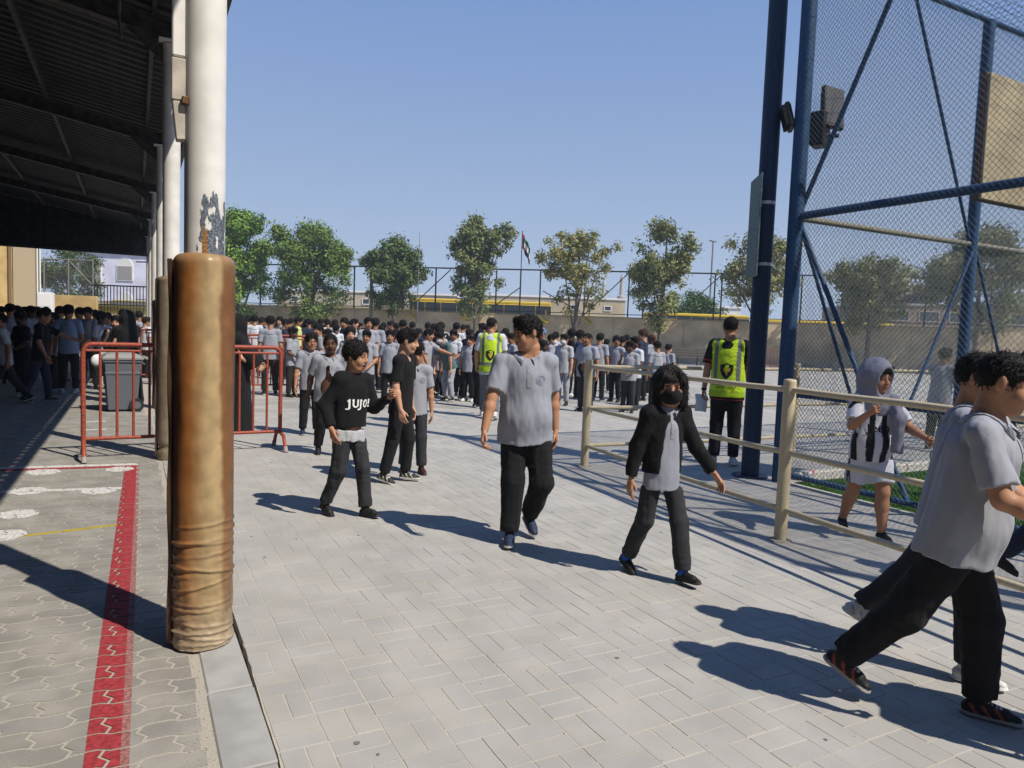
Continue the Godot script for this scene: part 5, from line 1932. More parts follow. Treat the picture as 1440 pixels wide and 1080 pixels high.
	for k in 4:
		b = MB.new()
		b.box(Vector3(-1.7 + 1.13 * k, 0.22, 0.13), Vector3(0.06, 0.44, 0.45), Basis(), 0.006)
		b.box(Vector3(-1.7 + 1.13 * k, 0.52, -0.17), Vector3(0.06, 1.02, 0.04), Basis(Vector3.RIGHT, -0.05))
		obj("leg", b.mesh(), steel, bn)
	var rf := thing("railing_frame", "low rusty red railing frame by the wall right of the mast", "railing", Vector3(34.45, 0, -31.5), turn)
	for k in 6:
		b = MB.new()
		b.pipe(Vector3(-0.5 + 0.2 * k, 0, 0), Vector3(-0.5 + 0.2 * k, 1.1, 0), 0.015, 6)
		obj("bar", b.mesh(), M.red_enamel, rf)
	for y in [0.12, 1.1]:
		b = MB.new()
		b.pipe(Vector3(-0.52, y, 0), Vector3(0.52, y, 0), 0.02, 6)
		obj("rail", b.mesh(), M.red_enamel, rf)


func building(called: String, label: String, a: Vector3, c: Vector3, h: float, depth: float, wall: Material, trim: Material, floors: int, bays: int, win := Vector2(1.2, 1.1)) -> Node3D:
	# front from a to c, body behind it; each window is a frame with a pane set back
	var d := (c - a) * Vector3(1, 0, 1)
	var L := d.length()
	var t := thing(called, label, "building", a * Vector3(1, 0, 1), atan2(-d.z, d.x))
	var b := MB.new()
	b.box(Vector3(L / 2, h / 2, -depth / 2), Vector3(L, h, depth))
	obj("wall", b.mesh(), wall, t)
	b = MB.new()
	b.box(Vector3(L / 2, h + 0.1, -depth / 2), Vector3(L + 0.3, 0.24, depth + 0.3), Basis(), 0.02)
	obj("roof_edge", b.mesh(), trim, t)
	var glass := mat("dark_glass", Color(0.04, 0.05, 0.06), 0.15)
	for fl in floors:
		var y := h - 1.15 - fl * 3.2
		for k in bays:
			var x := L * (k + 0.5) / bays
			b = MB.new()
			for s in [-1.0, 1.0]:
				b.box(Vector3(x + s * win.x * 0.5, y, 0.04), Vector3(0.1, win.y + 0.1, 0.14))
				b.box(Vector3(x, y + s * win.y * 0.5, 0.04), Vector3(win.x - 0.1, 0.1, 0.14))
			var w := obj("window", b.mesh(), trim, t)
			b = MB.new()
			b.box(Vector3(x, y, 0.01), Vector3(win.x - 0.1, win.y - 0.1, 0.04))
			obj("pane", b.mesh(), glass, w)
	return t


func bus(label: String, a: Vector3, c: Vector3, h: float) -> void:
	var d := (c - a) * Vector3(1, 0, 1)
	var L := d.length()
	var t := thing("school_bus", label, "bus", a * Vector3(1, 0, 1), atan2(-d.z, d.x), "yellow buses parked behind the wall")
	var y := mat("bus_yellow", Color(0.62, 0.45, 0.05), 0.4)
	var b := MB.new()
	b.box(Vector3(L / 2, (h + 0.35) / 2 , -1.2), Vector3(L, h - 0.75, 2.4), Basis(), 0.06)
	obj("body", b.mesh(), y, t)
	b = MB.new()
	b.box(Vector3(L / 2, h - 0.11, -1.2), Vector3(L - 0.1, 0.22, 2.36), Basis(), 0.09)
	obj("roof", b.mesh(), y, t)
	var n := int(L / 1.05)
	for k in n:
		b = MB.new()
		b.box(Vector3(L * (k + 0.5) / n, h - 0.62, 0.01), Vector3(L / n - 0.06, 0.72, 0.03))
		obj("window", b.mesh(), mat("dark_glass", Color(0.04, 0.05, 0.06), 0.15), t)
	for x in [L * 0.2, L * 0.78]:
		b = MB.new()
		b.pipe(Vector3(x, 0.5, -0.3), Vector3(x, 0.5, 0.05), 0.5, 20)
		obj("wheel", b.mesh(), mat("tyre", Color(0.02, 0.02, 0.022), 0.7), t)


func beyond() -> void:
	var pale := mat("pale_render", Color(0.5, 0.43, 0.31), 0.9, "cloud", 0.85, 0.05)
	var white := mat("white_trim", Color(0.72, 0.7, 0.66), 0.8)
	building("school_building", "long low pale building with white roof edge behind the two leftmost trees", Vector3(16.67, 0, -99.2), Vector3(37.5, 0, -88.3), 6.1, 14, pale, white, 1, 5, Vector2(0.9, 0.7))
	building("school_building", "low cream building with white roof edge behind flag and forked tree", Vector3(41.0, 0, -86.4), Vector3(57.48, 0, -77.8), 6.35, 14, mat("cream_render", Color(0.54, 0.45, 0.3), 0.9, "cloud", 0.85, 0.05), white, 1, 4, Vector2(0.9, 0.6))
	building("kiosk_building", "small white building between the lamp pole and the blue mast", Vector3(63.5, 0, -68.9), Vector3(67.24, 0, -66.9), 5.6, 6, mat("off_white", Color(0.66, 0.64, 0.6), 0.9), white, 1, 2, Vector2(0.8, 0.8))
	var g := building("school_building", "wide brownish building with sloping roof seen through the mesh at right", Vector3(74.0, 0, -52.2), Vector3(98.0, 0, -39.6), 6.2, 16, mat("brown_render", Color(0.27, 0.2, 0.15), 0.9, "cloud", 0.85, 0.06), mat("grey_trim", Color(0.33, 0.31, 0.29), 0.8), 1, 8, Vector2(2.2, 1.1))
	var b := MB.new()
	b.prism(PackedVector2Array([Vector2(0.6, 6.1), Vector2(7.0, 6.1), Vector2(7.0, 8.7)]), 0.0, 9.0)
	var rf := obj("roof", b.mesh(), M.brown_render, g)
	rf.transform = Transform3D(Basis(Vector3(1, 0, 0), Vector3(0, 0, -1), Vector3(0, 1, 0)), Vector3(0, 0.23, -1.5))
	bus("yellow bus with a row of dark windows behind the wall, below the flag", Vector3(17.6, 0, -49.8), Vector3(26.7, 0, -45.0), 3.82)
	bus("yellow bus behind the wall right of the tall olive tree, only its roof showing", Vector3(33.0, 0, -41.9), Vector3(39.6, 0, -38.5), 3.42)
	bus("yellow bus behind the wall at the blue mast, only its roof showing", Vector3(40.4, 0, -38.1), Vector3(49.0, 0, -33.6), 3.22)
	for q in [["left minaret, slightly shorter, far beyond the cream building", Vector3(115.8, 0, -167.0), 17.8], ["right minaret, slightly taller, far beyond the cream building", Vector3(120.2, 0, -164.8), 19.4]]:
		var t := thing("minaret", q[0], "minaret", q[1], 0.0, "two far minarets")
		b = MB.new()
		b.lathe(PackedVector2Array([Vector2(0.95, 0), Vector2(0.85, q[2] * 0.62), Vector2(1.15, q[2] * 0.63), Vector2(1.15, q[2] * 0.66), Vector2(0.6, q[2] * 0.67), Vector2(0.5, q[2] * 0.88)]), 12)
		obj("shaft", b.mesh(), mat("minaret_stone", Color(0.45, 0.41, 0.36), 0.9), t)
		b = MB.new()
		b.lathe(PackedVector2Array([Vector2(0.62, q[2] * 0.88), Vector2(0.45, q[2] * 0.93), Vector2(0.0, q[2])]), 12)
		obj("spire", b.mesh(), M.minaret_stone, t)
	var m := thing("street_lamp", "slim tall lamp pole beyond the wall, left of the blue mast", "lamp", Vector3(49.9, 0, -53.8))
	b = MB.new()
	b.tube(PackedVector3Array([Vector3.ZERO, Vector3(0, 11.1, 0)]), PackedFloat32Array([0.13, 0.07]), 8)
	obj("pole", b.mesh(), mat("pole_grey", Color(0.2, 0.2, 0.2), 0.5), m)
	b = MB.new()
	b.box(Vector3(0, 11.15, 0), Vector3(1.1, 0.12, 0.25), Basis(Vector3.UP, 0.3), 0.02)
	obj("lamp_head", b.mesh(), M.pole_grey, m)
	m = thing("aerial", "thin aerial rod rising beside the round-topped dark tree", "aerial", Vector3(16.5, 0, -45.1))
	b = MB.new()
	b.tube(PackedVector3Array([Vector3.ZERO, Vector3(0, 5.5, 0), Vector3(0.02, 7.9, 0)]), PackedFloat32Array([0.035, 0.03, 0.015]), 6)
	obj("rod", b.mesh(), M.pole_grey, m)
	m = thing("wooden_pole", "plain wooden pole standing at the fence between the two left trees and the dark tree", "pole", Vector3(14.1, 0, -47.6))
	b = MB.new()
	b.tube(PackedVector3Array([Vector3.ZERO, Vector3(0, 6.1, 0)]), PackedFloat32Array([0.13, 0.1]), 10)
	obj("pole", b.mesh(), mat("pole_wood", Color(0.3, 0.24, 0.18), 0.9, "speck", 0.6, 1.0), m)

	# what the gap under the far end of the canopy shows
	var t := thing("yellow_building", "tall sunlit yellow building beyond the canopy's far end at extreme left", "building", Vector3(-4.25, 0, -43.32), atan2(-1.9, 3.63) + PI)
	var dz := Vector3(-0.99, 0, 0.14)
	t.rotation.y = atan2(-dz.z, dz.x)
	b = MB.new()
	b.box(Vector3(7.0, 4.5, 4.0), Vector3(14.0, 9.0, 8.0))
	obj("wall", b.mesh(), mat("yellow_render", Color(0.56, 0.4, 0.17), 0.9, "cloud", 0.88, 0.2), t)
	b = MB.new()
	b.box(Vector3(0.55, 4.5, -0.03), Vector3(1.1, 9.0, 0.1), Basis(), 0.01)
	obj("shading_strip", b.mesh(), mat("pale_panel", Color(0.5, 0.4, 0.26), 0.9, "speck", 0.8, 0.6), t)  # strip of the same wall, its different shading given as a paler colour
	b = MB.new()
	b.box(Vector3(1.22, 4.5, -0.08), Vector3(0.13, 9.0, 0.12), Basis(), 0.01)
	obj("downpipe", b.mesh(), mat("pipe_brown", Color(0.2, 0.12, 0.06), 0.7), t)
	for k in 2:
		b = MB.new()
		b.pipe(Vector3(0.1 - 0.12 * k, 0, -0.16), Vector3(0.1 - 0.12 * k, 8.9, -0.16), 0.035, 8)
		obj("conduit", b.mesh(), white, t)
	t = thing("electric_box", "white metal electric box on a low wall beyond the canopy", "box", Vector3(-3.85, 0, -41.8), deg_to_rad(-14))
	b = MB.new()
	b.box(Vector3(0, 1.45, 0), Vector3(0.66, 2.45, 0.35), Basis(), 0.015)
	obj("cabinet", b.mesh(), white, t)
	b = MB.new()
	b.box(Vector3(0, 2.3, 0.18), Vector3(0.56, 0.6, 0.02), Basis(), 0.006)
	obj("cabinet_door", b.mesh(), white, t)
	t = thing("garden_wall", "low beige wall left of the barred gate beyond the canopy", "wall", Vector3(-2.85, 0, -43.6), deg_to_rad(-26))
	b = MB.new()
	b.box(Vector3(0, 1.32, 0), Vector3(2.5, 2.64, 0.2), Basis(), 0.01)
	obj("wall_face", b.mesh(), M.yellow_render, t)
	t = thing("barred_gate", "black barred gate with yellow lower panel at the end of the canopy", "gate", Vector3(-1.99, 0, -44.24), atan2(-1.37, 2.63))
	for k in 17:
		b = MB.new()
		b.box(Vector3(0.1 + k * 0.172, 1.75, 0), Vector3(0.035, 3.1, 0.035))
		obj("bar", b.mesh(), mat("black_steel", Color(0.016, 0.02, 0.024), 0.5), t)
	for y in [0.25, 2.25, 3.26]:
		b = MB.new()
		b.box(Vector3(1.48, y, 0.0), Vector3(3.0, 0.07, 0.06))
		obj("rail", b.mesh(), M.black_steel, t)
	b = MB.new()
	b.box(Vector3(1.48, 2.0, -0.12), Vector3(3.0, 0.42, 0.05), Basis(), 0.01)
	obj("yellow_panel", b.mesh(), mat("gate_yellow", Color(0.6, 0.45, 0.08), 0.6), t)
	var lav := mat("lavender_render", Color(0.74, 0.74, 0.86), 0.85, "cloud", 0.9, 0.1)
	t = thing("villa", "pale lavender villa with arched window behind the barred gate", "building", Vector3(-4.6, 0, -93.6), atan2(-3.34, 6.38))
	b = MB.new()
	b.box(Vector3(6.0, 4.4, -4), Vector3(13.0, 8.8, 8))
	obj("wall", b.mesh(), lav, t)
	b = MB.new()
	b.box(Vector3(6.0, 8.95, -4), Vector3(13.6, 0.3, 8.6), Basis(), 0.03)
	obj("roof_edge", b.mesh(), white, t)
	for q in [[4.1, 6.6, 1.6, 1.5], [8.3, 6.4, 1.3, 1.0], [0.8, 6.2, 1.2, 1.6], [4.1, 2.9, 1.6, 1.4], [8.3, 2.9, 1.3, 1.2]]:
		b = MB.new()
		b.box(Vector3(q[0], q[1], 0.05), Vector3(q[2] + 0.24, q[3] + 0.24, 0.12), Basis(), 0.01)
		b.pipe(Vector3(q[0], q[1] + q[3] * 0.5, 0.0), Vector3(q[0], q[1] + q[3] * 0.5, 0.1), q[2] * 0.55, 20)
		var w := obj("window", b.mesh(), white, t)
		b = MB.new()
		b.box(Vector3(q[0], q[1], 0.12), Vector3(q[2], q[3], 0.03))
		obj("pane", b.mesh(), mat("villa_glass", Color(0.3, 0.29, 0.27), 0.3), w)
	t = thing("mesh_fence", "thin galvanised mesh fence frame in front of the tree beyond the canopy", "fence", Vector3(-4.5, 0, -48.0), atan2(-1.2, 2.4))
	for k in 3:
		b = MB.new()
		b.pipe(Vector3(1.35 * k, 0, 0), Vector3(1.35 * k, 4.8, 0), 0.04, 8)
		obj("post", b.mesh(), M.pole_grey, t)
	b = MB.new()
	b.pipe(Vector3(0, 4.7, 0), Vector3(2.7, 4.7, 0), 0.035, 8)
	b.pipe(Vector3(1.35, 4.7, 0), Vector3(2.6, 3.4, 0), 0.03, 8)
	obj("rail", b.mesh(), M.pole_grey, t)
	obj("chain_link", chain_link(Vector3.ZERO, Vector3(1, 0, 0), 2.7, 0.2, 4.7, 0.12, 0.004), M.pole_grey, t, "stuff")


# ---------- everybody ----------
const CROWD_GROUPS := ["pupils crowding behind the red barriers", "pupils gathered in the middle of the yard", "pupils waiting near the corner of the pale railing", "pupils standing in the shade of the canopy", "", "pupils packed in the rear rows of the crowd", "pupils standing packed in the middle rows of the crowd"]


func hi_vis_paint(p: Vector3, inv: Transform3D) -> Color:
	var q := inv * p
	var grey := Color(0.17, 0.19, 0.18)
	var lime := Color(0.55, 0.78, 0.03)
	if absf(q.y - 0.115) < 0.028: return grey
	if absf(absf(q.x) - 0.135) < 0.024 and q.y > 0.115: return grey
	if q.y < 0.028: return Color(0.4, 0.6, 0.02)
	return lime


func jersey_paint(p: Vector3, inv: Transform3D, J: Dictionary) -> Color:
	var white := Color(0.72, 0.72, 0.76)
	var black := Color(0.012, 0.012, 0.016)
	var q := inv * p
	for s in [1.0, -1.0]:
		var sh: Vector3 = J[s][4]
		var el: Vector3 = J[s][5]
		var d := (el - sh).normalized()
		var t := (p - sh).dot(d)
		if t > 0.03 and ((p - sh) - d * t).length() < 0.11 and absf(q.x) > 0.125:
			if t > 0.105: return white
			return black if absf(wrapf(t * 0.0 + (p - sh).z * 16.0, -0.5, 0.5)) < 0.24 else white
	if q.y > 0.355: return white
	return black if absf(wrapf(atan2(q.x, q.z) * 0.155 / 0.128 + 0.5, -0.5, 0.5)) < 0.25 else white


func short_paint(p: Vector3, J: Dictionary) -> Color:
	var side := absf(p.z - 0.0) < 0.02 and p.y > 0.3
	return Color(0.05, 0.05, 0.07) if side and absf(p.x) > 0.09 and absf(absf(p.z) - 0.01) < 0.006 else Color(0.68, 0.69, 0.76)


func build_people() -> void:
	fold.seed = 4
	fold.frequency = 1.0
	fold.fractal_octaves = 3
	var shield := [[-0.5, 0.5], [-0.25, 0.56], [0, 0.68], [0.25, 0.56], [0.5, 0.5], [0.48, 0.0], [0.3, -0.35], [0, -0.62], [-0.3, -0.35], [-0.48, 0.0]]
	var mark := fan([[-0.3, 0.25], [-0.05, 0.1], [0.0, 0.32], [0.12, 0.12], [0.3, 0.28], [0.2, -0.1], [0.05, -0.02], [0.02, -0.4], [-0.12, -0.15], [-0.25, -0.05]], Vector2(0.005, 0.27), 0.15)
	var script_line := func(y: float, w: float) -> PackedVector2Array:  # a short line of small cursive strokes
		var t := PackedVector2Array()
		var x := -w
		var k := 0
		while x < w:
			var hgt := 0.008 + 0.007 * absf(sin(k * 2.7))
			t.append_array(grid(x, y, x + 0.013, y + 0.007, 1, 1))
			if k % 2: t.append_array(grid(x + 0.004, y, x + 0.010, y + hgt + 0.008, 1, 1))
			if k % 3 == 0: t.append_array(ring(Vector2(x + 0.006, y - 0.007), 0.0, 0.0035, 6))
			x += 0.015 if k % 4 != 3 else 0.024
			k += 1
		return t
	var vest_prints := [["shield_emblem", fan(shield, Vector2(0, 0.26), 0.155), -1.0, "print_black"], ["emblem_figure", mark, -1.0, "print_gold"], ["vest_lettering", script_line.call(0.062, 0.115), -1.0, "print_black"]]
	var word := PackedVector2Array()
	for p in lettering("JUJO!", 0.07): word.append(p + Vector2(0.012, 0.24))
	var scrawl := PackedVector2Array()
	for k in 5: scrawl.append_array(ring(Vector2(-0.095 + k * 0.038, 0.258 + 0.008 * (k % 2)), 0.0, 0.007, 6))
	var jeep := PackedVector2Array()
	for p in lettering("Jeep", 0.062): jeep.append(p + Vector2(0.0, 0.215))
	var panel := grid(-0.085, 0.165, 0.085, 0.262, 6, 4)
	var chest := PackedVector2Array()
	for k in 3: chest.append_array(grid(0.06, 0.262 - k * 0.012, 0.078 - 0.005 * (k % 2), 0.268 - k * 0.012, 1, 1))

	var jobs: Array = []
	jobs.append(make_head.bind("head", 0.0042, 0))
	jobs.append(make_head.bind("head_shout", 0.0042, 1))
	jobs.append(make_head.bind("head_far", 0.0075, 0))
	for s in ["hair", "long", "curly", "turban", "crop"]: jobs.append(make_hair.bind(s, 0.0062, s))
	jobs.append(make_hand.bind("hand", 22.0))
	jobs.append(make_hand.bind("fist", 72.0))
	jobs.append(make_hand.bind("hold", 42.0))
	jobs.append(make_shoe)
	run_jobs(jobs)

	# pose rows: leg = thigh forward, thigh out, shin forward, shin out, toe down, toe out; arm = upper forward, out, fore forward, out, hand
	var P := {}
	P["big_boy"] = {"H": 1.66, "g": 1.12, "w": 1.02, "cell": 0.009, "L": [12, 7, -36, -9, 26, 14], "R": [10, 0, 4, 2, -3, 8], "l": [-14, 10, 4, 4, "hand"], "r": [16, 19, 24, 14, "hold"], "head": [-66, 5, 2], "lean": 3, "tilt": 2, "loose": 1.12, "twist": 4, "face": "head", "hair": "hair", "fold": 0.016}
	P["mask_kid"] = {"H": 1.36, "g": 0.84, "w": 0.84, "cell": 0.009, "head_scale": 1.18, "L": [21, 1, 9, 2, -6, 6], "R": [-9, 2, -28, 3, 22, 10], "l": [20, 21, 32, 24, "hand"], "r": [-10, 15, 4, 9, "hand"], "twist": -6, "head": [-30, 2, 4], "lean": 3, "deep": 0.78, "hair": "long", "over": "jacket", "over_hem": 0.02, "fold": 0.013, "crest": false, "hem": -0.06}
	P["sweater_kid"] = {"H": 1.42, "g": 0.98, "w": 0.9, "cell": 0.009, "L": [16, 1, 6, 1, -4, 8], "R": [-4, 3, -26, 2, 18, 12], "l": [16, 12, 122, 2, "fist"], "r": [-14, 22, 36, 2, "hand"], "head": [20, 2, -3], "lean": 3, "tilt": -2, "twist": -4, "hair": "curly", "face": "head_shout", "top": "sweater", "long": true, "hem": 0.03, "tuck": -0.05, "collar": false, "fold": 0.016,
		"prints": [["printed_word", word, 1.0, "print_white"], ["printed_scrawl", scrawl, 1.0, "print_white"]]}
	P["black_tee"] = {"H": 1.52, "g": 0.92, "cell": 0.011, "L": [10, 2, -6, 2, 0, 8], "R": [-6, 2, -14, 2, 16, 8], "l": [-2, 8, 10, 4, "hand"], "r": [4, 10, 20, 2, "hand"], "head": [18, 6, 0], "lean": 4, "top": "tee", "hair": "hair", "prints": [["chest_print", chest, 1.0, "print_white"]]}
	P["head_down"] = {"H": 1.4, "g": 0.94, "cell": 0.011, "L": [8, 2, 2, 2, 0, 8], "R": [-4, 2, -8, 2, 4, 8], "l": [2, 8, 10, 4, "hand"], "r": [16, 10, 44, 4, "hand"], "head": [-36, 24, 0], "lean": 4, "hair": "hair"}
	P["dark_boy"] = {"H": 1.44, "g": 1.12, "cell": 0.011, "L": [9, 2, 2, 2, 0, 8], "R": [-6, 3, -16, 3, 10, 8], "l": [-22, 16, -4, 6, "hand"], "r": [-20, 16, -2, 6, "hand"], "head": [-6, 0, 2], "hair": "crop", "face": "head_shout", "lean": 2}
	P["glasses_boy"] = {"H": 1.42, "g": 0.96, "cell": 0.012, "L": [4, 2, 0, 2, 0, 8], "R": [-2, 2, -4, 2, 0, 8], "l": [2, 8, 10, 4, "hand"], "r": [2, 12, 12, 6, "hand"], "head": [4, -2, 0], "hair": "hair"}
	P["vest_jeans"] = {"H": 1.83, "g": 1.0, "cell": 0.012, "L": [26, 4, 12, 4, -6, 8], "R": [-20, 4, -34, 4, 24, 10], "l": [12, 14, 34, 6, "hand"], "r": [10, 10, 40, 2, "hand"], "head": [-26, 2, 0], "top": "tee", "hair": "crop", "over": "vest", "over_hem": -0.02, "over_paint": hi_vis_paint, "over_prints": vest_prints, "collar": true, "crest": false, "loose": 0.92}
	P["vest_black"] = {"H": 1.82, "g": 1.03, "cell": 0.011, "L": [3, 2, 0, 2, 0, 10], "R": [7, 2, -8, 2, 6, 10], "l": [-4, 12, 10, 8, "hold"], "r": [12, 9, 36, 2, "hand"], "head": [6, 4, 0], "top": "tee", "hair": "crop", "over": "vest", "over_hem": -0.03, "over_paint": hi_vis_paint, "over_prints": vest_prints, "collar": true, "crest": false, "loose": 1.0}
	P["jersey_boy"] = {"H": 1.4, "g": 1.06, "cell": 0.0095, "L": [16, 2, 2, 2, 0, 8], "R": [-12, 3, -28, 3, 26, 8], "l": [30, 22, 78, 14, "fist"], "r": [34, 16, 128, -16, "fist"], "head": [24, 2, 0], "lean": 3, "top": "tee", "bottom": "shorts", "paint": jersey_paint, "leg_paint": short_paint, "hair": "hair", "hem": -0.04,
		"prints": [["jersey_lettering", jeep, 1.0, "print_black"]]}
	P["near_boy"] = {"H": 1.55, "g": 1.06, "w": 1.0, "cell": 0.009, "L": [16, 3, 2, 3, 0, 6], "R": [-26, 2, -40, 2, 26, 6], "l": [20, 10, 62, 0, "hand"], "r": [28, 8, 80, -6, "fist"], "head": [2, 8, 0], "lean": 9, "deep": 0.84, "hair": "crop", "fold": 0.017, "crest": false, "loose": 1.14}
	P["mate_boy"] = {"H": 1.54, "g": 0.98, "cell": 0.012, "L": [-24, 2, -42, 2, 26, 6], "R": [18, 2, 4, 2, -2, 6], "l": [24, 8, 60, 0, "hand"], "r": [-10, 8, 10, 2, "hand"], "head": [-10, 4, 0], "lean": 6, "deep": 0.82, "hair": "crop"}
	var far := {"H": 1.6, "cell": 0.016, "face": "head_far", "hair": "hair", "fold": 0.015}
	var crowd_pose := {
		"a": {"L": [2, 3, -1, 2, 0, 10], "R": [-2, 3, -3, 2, 0, 10], "l": [2, 9, 8, 5, "hand"], "r": [-2, 9, 8, 6, "hand"], "head": [0, 3, 0]},
		"b": {"L": [4, 3, -3, 2, 0, 10], "R": [-1, 3, -2, 2, 0, 10], "l": [6, 10, 56, -26, "hold"], "r": [8, 10, 60, -26, "hold"], "head": [8, 10, 0]},
		"c": {"L": [24, 2, 8, 2, -4, 8], "R": [-20, 2, -40, 2, 24, 8], "l": [-16, 8, 6, 4, "hand"], "r": [18, 8, 34, 2, "hand"], "head": [0, 3, 0], "lean": 4},
		"d": {"L": [3, 3, 0, 2, 0, 10], "R": [-3, 4, -4, 3, 0, 10], "l": [4, 8, 44, -30, "hold"], "r": [28, 12, 146, -24, "hold"], "head": [-6, 8, -4]},
		"e": {"L": [10, 6, 2, 6, 0, 12], "R": [-12, 6, -20, 5, 10, 10], "l": [64, 14, 78, 6, "hand"], "r": [10, 10, 30, 2, "hand"], "head": [8, 4, 0], "lean": 5},
		"f": {"L": [14, 4, -8, 3, 4, 8], "R": [6, 4, -12, 3, 6, 8], "l": [24, 6, 18, 0, "hand"], "r": [30, 6, 40, -4, "hand"], "head": [4, 6, 0], "lean": 28},
		"g": {"L": [2, 5, -1, 3, 0, 14], "R": [-2, 5, -3, 3, 0, 14], "l": [2, 17, 10, 8, "hand"], "r": [2, 17, 10, 8, "hand"], "head": [-8, -4, 0], "g": 1.22, "w": 1.1, "hair": "crop"},
		"h": {"L": [5, 3, -4, 2, 2, 10], "R": [-2, 3, -3, 2, 0, 10], "l": [-4, 9, 12, 3, "hand"], "r": [4, 10, 24, -4, "hand"], "head": [34, 4, 3], "hair": "curly"},
		"m": {"L": [5, 3, -4, 2, 2, 10], "R": [-2, 3, -3, 2, 0, 10], "l": [-4, 9, 12, 3, "hand"], "r": [4, 10, 24, -4, "hand"], "head": [18, 4, 3], "hair": "curly", "top": "tee"},
		"k": {"L": [2, 3, -1, 2, 0, 10], "R": [-2, 3, -3, 2, 0, 10], "l": [10, 12, 66, -10, "hold"], "r": [12, 12, 60, -18, "hold"], "head": [10, 12, 0], "top": "robe", "hair": "", "hem": -0.1},
		"j": {"L": [3, 3, -1, 2, 0, 10], "R": [-2, 3, -4, 2, 0, 10], "l": [2, 9, 12, 4, "hand"], "r": [-2, 9, 10, 4, "hand"], "head": [-10, 6, 0], "top": "sweater", "long": true, "hem": 0.0},
		"t": {"L": [3, 3, -1, 2, 0, 10], "R": [-2, 3, -4, 2, 0, 10], "l": [2, 9, 12, 4, "hand"], "r": [-2, 9, 10, 4, "hand"], "head": [-10, 6, 0], "top": "sweater", "long": true, "hem": 0.0, "hair": "turban"},
	}
	jobs = []
	for k in P: jobs.append(make_person.bind(k, P[k]))
	for k in crowd_pose: jobs.append(make_person.bind("crowd_" + k, far.merged(crowd_pose[k], true)))
	run_jobs(jobs)


func dress() -> Dictionary:
	var skin := [Color(0.50, 0.285, 0.185), Color(0.40, 0.205, 0.12), Color(0.30, 0.15, 0.085), Color(0.115, 0.055, 0.034)]
	var D := {"skin": []}
	for k in 4:
		var m := mat("skin_%d" % k, skin[k], 0.55)
		m.subsurf_scatter_enabled = true
		m.subsurf_scatter_strength = 0.06
		D.skin.append(m)
	D.skin.append(D.skin[1]); D.skin.append(D.skin[2])
	var cloth := func(key: String, c: Color, lo := 0.9) -> StandardMaterial3D:
		var m := mat("cloth_" + key, c, 0.9, "grain", lo, 9.0)
		m.uv1_world_triplanar = false
		m.rim_enabled = true
		m.rim = 0.15
		return m
	D.g = cloth.call("grey", Color(0.30, 0.318, 0.372))
	D.g2 = cloth.call("grey_warm", Color(0.32, 0.333, 0.375))
	D.b = cloth.call("blue", Color(0.24, 0.30, 0.43))
	D.l = cloth.call("light_grey", Color(0.42, 0.43, 0.45))
	D.w = cloth.call("whitish", Color(0.56, 0.58, 0.64))
	D.m = cloth.call("plain_grey", Color(0.27, 0.275, 0.285))
	D.h = cloth.call("hoodie", Color(0.24, 0.245, 0.31))
	D.n = cloth.call("navy", Color(0.02, 0.027, 0.055))
	D.k = cloth.call("black", Color(0.0085, 0.0085, 0.0095), 0.7)
	D.t = cloth.call("teal", Color(0.10, 0.17, 0.18))
	D.y = cloth.call("lime", Color(0.6, 0.68, 0.25))
	D.pk = cloth.call("trouser_black", Color(0.0125, 0.0125, 0.0145), 0.7)
	D.pd = cloth.call("trouser_grey", Color(0.035, 0.036, 0.041), 0.75)
	D.pj = cloth.call("jeans", Color(0.035, 0.045, 0.085), 0.6)
	D.pl = cloth.call("jeans_grey", Color(0.17, 0.19, 0.235), 0.65)
	D.ps = cloth.call("trouser_pale", Color(0.34, 0.36, 0.41))
	D.pb = cloth.call("trouser_brown", Color(0.03, 0.023, 0.021), 0.75)
	D.hair = mat("hair_black", Color(0.009, 0.0075, 0.007), 0.75)
	D.hair_red = mat("hair_reddish", Color(0.06, 0.025, 0.013), 0.5)
	D.cap = cloth.call("cap_blue", Color(0.14, 0.27, 0.5))
	D.vest = cloth.call("vest", Color.WHITE, 0.86)
	D.striped = cloth.call("striped", Color.WHITE, 0.88)
	mat("shoe", Color.WHITE, 0.6)
	mat("crest", Color(0.235, 0.255, 0.32), 0.9)
	mat("button", Color(0.42, 0.43, 0.47), 0.5)
	mat("print_black", Color(0.01, 0.01, 0.012), 0.8)
	mat("print_white", Color(0.75, 0.75, 0.75), 0.8)
	mat("print_gold", Color(0.55, 0.42, 0.03), 0.7)
	return D


